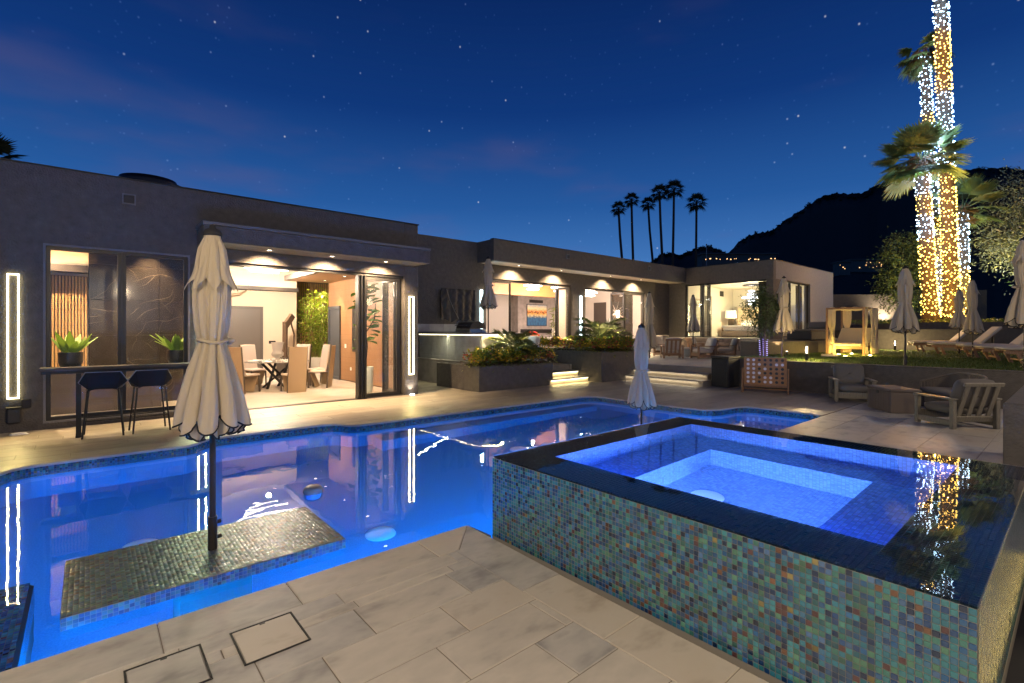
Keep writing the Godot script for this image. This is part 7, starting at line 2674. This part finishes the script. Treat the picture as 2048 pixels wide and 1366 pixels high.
func far_off() -> void:
	# six thin palms behind the middle block: pixel column of the foot and crown turned into places 70 m off
	var G := "six thin tall palms far behind the house"
	var list := [[1252.0, 1237.0, 417.0, 0.85], [1269.0, 1263.0, 400.0, 0.9], [1314.0, 1296.0, 408.0, 0.9], [1329.0, 1319.0, 386.0, 1.0], [1344.0, 1348.0, 379.0, 1.15], [1391.0, 1393.0, 405.0, 1.2]]
	var a := atan(851.0 / 987.0)
	for k in list.size():
		var q: Array = list[k]
		rng.seed = 500 + k
		var d := 66.0 + 3.0 * (k % 3)
		var f := ray(q[0], d, a); var e := ray(q[1], d, a)
		var top := Vector3(e.x - f.x, 1.6 + (661.0 - q[2]) * d / 987.0, e.z - f.z)
		var t := thing("far_palm", Vector3(f.x, 0, f.z), 0.0, ["thin tall palm silhouette far behind the roof", "thin tall palm silhouette far behind the roof", "thin tall palm silhouette far behind the roof", "thin tall palm silhouette far behind the roof", "tallest of the thin far palms, with a full drooping crown", "thin far palm standing apart from the other five, beside the bare pole"][k], "palm", G)
		var tr := MB.new()
		tr.tube([Vector3.ZERO, top * Vector3(0.35, 0.5, 0.35), top * Vector3(0.8, 0.8, 0.8), top], [0.22, 0.18, 0.16, 0.15], 10)
		put("trunk", tr, M.bark, t)
		var cr := MB.new()
		for z in 24:
			var an := TAU * z / 24.0 * 7.0; var el := lerpf(1.35, -0.9, z / 23.0)
			cr.col = Color(0.04, 0.05, 0.025)
			fan(cr, top, Vector3(cos(an) * cos(el), sin(el), sin(an) * cos(el)), 0.62 * q[3], 0.95 * q[3], 12, 0.35)
		put("crown", cr, M.leaf, t)
	# two ridges
	ridge("hill", 420.0, [[1180, 640], [1290, 560], [1300, 527], [1322, 508], [1345, 505], [1358, 511], [1380, 502], [1400, 494], [1420, 492], [1440, 500], [1455, 507], [1475, 560], [1600, 640]], 9)
	ridge("hill", 330.0, [[1440, 640], [1448, 508], [1464, 499], [1478, 484], [1500, 469], [1535, 463], [1550, 456], [1575, 438], [1600, 421], [1625, 404], [1648, 390], [1672, 386], [1700, 387], [1722, 386], [1762, 366], [1800, 352], [1850, 352], [1900, 345], [1960, 337], [2010, 335], [2060, 340], [2140, 352], [2300, 400], [2600, 560]], 10)
	# lit houses on the slopes
	var spots := [[1735.0, 528.0, 150.0, 5.0, "low house with lit windows on the dark hillside"], [1478.0, 519.0, 120.0, 9.0, "row of lit terrace lamps on the hillside above the roof"], [1690.0, 533.0, 140.0, 1.5, "small lit outbuilding on the dark hillside"]]
	for k in spots.size():
		var q: Array = spots[k]
		rng.seed = 600 + k
		var at := ray(q[0], q[2], a)
		var y: float = 1.6 + (661.0 - q[1]) * q[2] / 987.0
		var h := thing("hillside_house", Vector3(at.x, y, at.z), -a, q[4], "house")
		var w: float = q[3]
		boxpart("wall", Vector3(-w, -2.5, -3.0), Vector3(w, 1.2, 0.0), M.stucco, h)
		boxpart("roof", Vector3(-w - 0.4, 1.21, -3.3), Vector3(w + 0.4, 1.5, 0.6), M.stucco, h)
		for z in int(w * 2.0):
			var x := rng.randf_range(-w, w)
			var s := rng.randf_range(0.06, 0.15)
			var yy := rng.randf_range(-1.2, 0.6) if k != 1 else rng.randf_range(0.0, 0.25)
			boxpart("lit_window", Vector3(x - s, yy - s * 0.8, 0.01), Vector3(x + s, yy + s * 0.8, 0.05), M.far_lamp, h)
	var pole := thing("flag_pole", Vector3(ray(1413.0, 60.0, a).x, 0, ray(1413.0, 60.0, a).z), 0.0, "thin bare pole standing behind the roof", "pole")
	var pm := MB.new()
	pm.cyl(Vector3.ZERO, Vector3(0, 12.0, 0), 0.06, 0.04, 8)
	put("mast", pm, M.flash, pole)
	var pf := MB.new()
	pf.ball(Vector3(0, 12.05, 0), Vector3.ONE * 0.09, 8, 6)
	put("finial", pf, M.flash, pole)


func ray(px: float, d: float, a: float) -> Vector3:
	var t := (px - 1024.0) / 987.0
	return p(d * (sin(a) + t * cos(a)), 0, d * (cos(a) - t * sin(a)))


func ridge(called: String, dist: float, prof: Array, seed_: int) -> void:
	var a := atan(851.0 / 987.0)
	var nz := FastNoiseLite.new()
	nz.seed = seed_; nz.frequency = 0.02; nz.fractal_octaves = 4
	var rows := []
	var cols := 260
	var x0: float = prof[0][0]; var x1: float = prof[prof.size() - 1][0]
	for j in 9:
		var v := j / 8.0
		var row := []
		for k in cols:
			var x := lerpf(x0, x1, k / float(cols - 1))
			var s := 0
			while s < prof.size() - 2 and prof[s + 1][0] < x: s += 1
			var t := clampf((x - prof[s][0]) / (prof[s + 1][0] - prof[s][0]), 0, 1)
			var y: float = lerpf(prof[s][1], prof[s + 1][1], t)
			var top: float = 1.6 + (661.0 - y) * dist / 987.0
			var d := dist * (0.62 + 0.38 * v) if v <= 1.0 else dist
			var g := ray(x, d, a)
			var hgt := top * pow(v, 1.25) + nz.get_noise_2d(x * 0.6, v * 90.0) * 10.0 * v * (1.0 - v) + (nz.get_noise_2d(x * 5.0, 3.0) * 1.6 * (1.0 if v > 0.9 else 0.0))
			row.append(Vector3(g.x, maxf(hgt, -1.0), g.z))
		rows.append(row)
	var back := []
	for k in cols:
		var x := lerpf(x0, x1, k / float(cols - 1))
		var g := ray(x, dist * 1.35, a)
		back.append(Vector3(g.x, -1.0, g.z))
	rows.append(back)
	var mb := MB.new()
	mb.sheet(rows)
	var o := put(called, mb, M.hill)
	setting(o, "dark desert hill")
	# scrub along the crest
	rng.seed = seed_
	var sc := MB.new()
	for k in 420:
		var c := rng.randi_range(2, cols - 3)
		var at: Vector3 = rows[8][c].lerp(rows[7][c], rng.randf() * 0.5)
		sc.col = Color(0.03, 0.03, 0.02)
		for z in 7:
			var d := Vector3(rng.randf_range(-1, 1), rng.randf_range(0.1, 1.2), rng.randf_range(-1, 1)).normalized()
			sc.leaf(at, d, d.cross(Vector3.UP).normalized(), rng.randf_range(0.8, 2.4), 0.7)
	stuff(put("scrub", sc, M.leaf, o))


# unseen lamps added behind the camera to light the paving and the spa
func near_lamps() -> void:
	var G := "lantern posts added out of view"
	for k in 2:
		var at: Vector3 = [p(-1.5, 0, 1.15), p(1.05, 0, -1.7)][k]
		var t := thing("added_lantern_post", at, 0.0, ["added black lantern post out of view at the left of the near deck", "added black lantern post out of view at the back of the near deck"][k], "lamp", G)
		var post := MB.new()
		post.cyl(Vector3.ZERO, Vector3(0, 2.9, 0), 0.05, 0.04, 14)
		post.lathe(Vector3.ZERO, [[0.12, 0.0], [0.12, 0.04], [0.06, 0.10], [0.05, 0.14]], 16)
		put("post", post, M.black_metal, t)
		var head := MB.new()
		head.ball(Vector3(0, 3.08, 0), Vector3(0.17, 0.17, 0.17), 20, 12)
		put("lamp_globe", head, glow(1.0, 0.8, 0.55, 5.0), t)
		omni(t, Vector3(0, 3.08, 0), Color(1.0, 0.90, 0.75), [9.0, 8.5][k], 0.16)
	# third added lantern post, out of view, to light the armchairs
	var w := thing("added_lantern_post", p(11.2, 0, -2.2), 0.0, "added black lantern post out of view beside the seating deck", "lamp", G)
	var post2 := MB.new()
	post2.cyl(Vector3.ZERO, Vector3(0, 2.9, 0), 0.05, 0.04, 14)
	put("post", post2, M.black_metal, w)
	var head2 := MB.new()
	head2.ball(Vector3(0, 3.08, 0), Vector3(0.17, 0.17, 0.17), 20, 12)
	put("lamp_globe", head2, glow(1.0, 0.8, 0.55, 5.0), w)
	omni(w, Vector3(0, 3.08, 0), Color(1.0, 0.90, 0.75), 7.0, 0.16)


func _ready() -> void:
	view()
	materials()
	ground()
	decks()
	pool()
	spa()
	house()
	raised_levels()
	outdoor_kitchen()
	planters()
	bar()
	parasols()
	dining()
	rooms()
	patio()
	lawn_things()
	palms()
	trees()
	far_off()
	near_lamps()
	print("built")
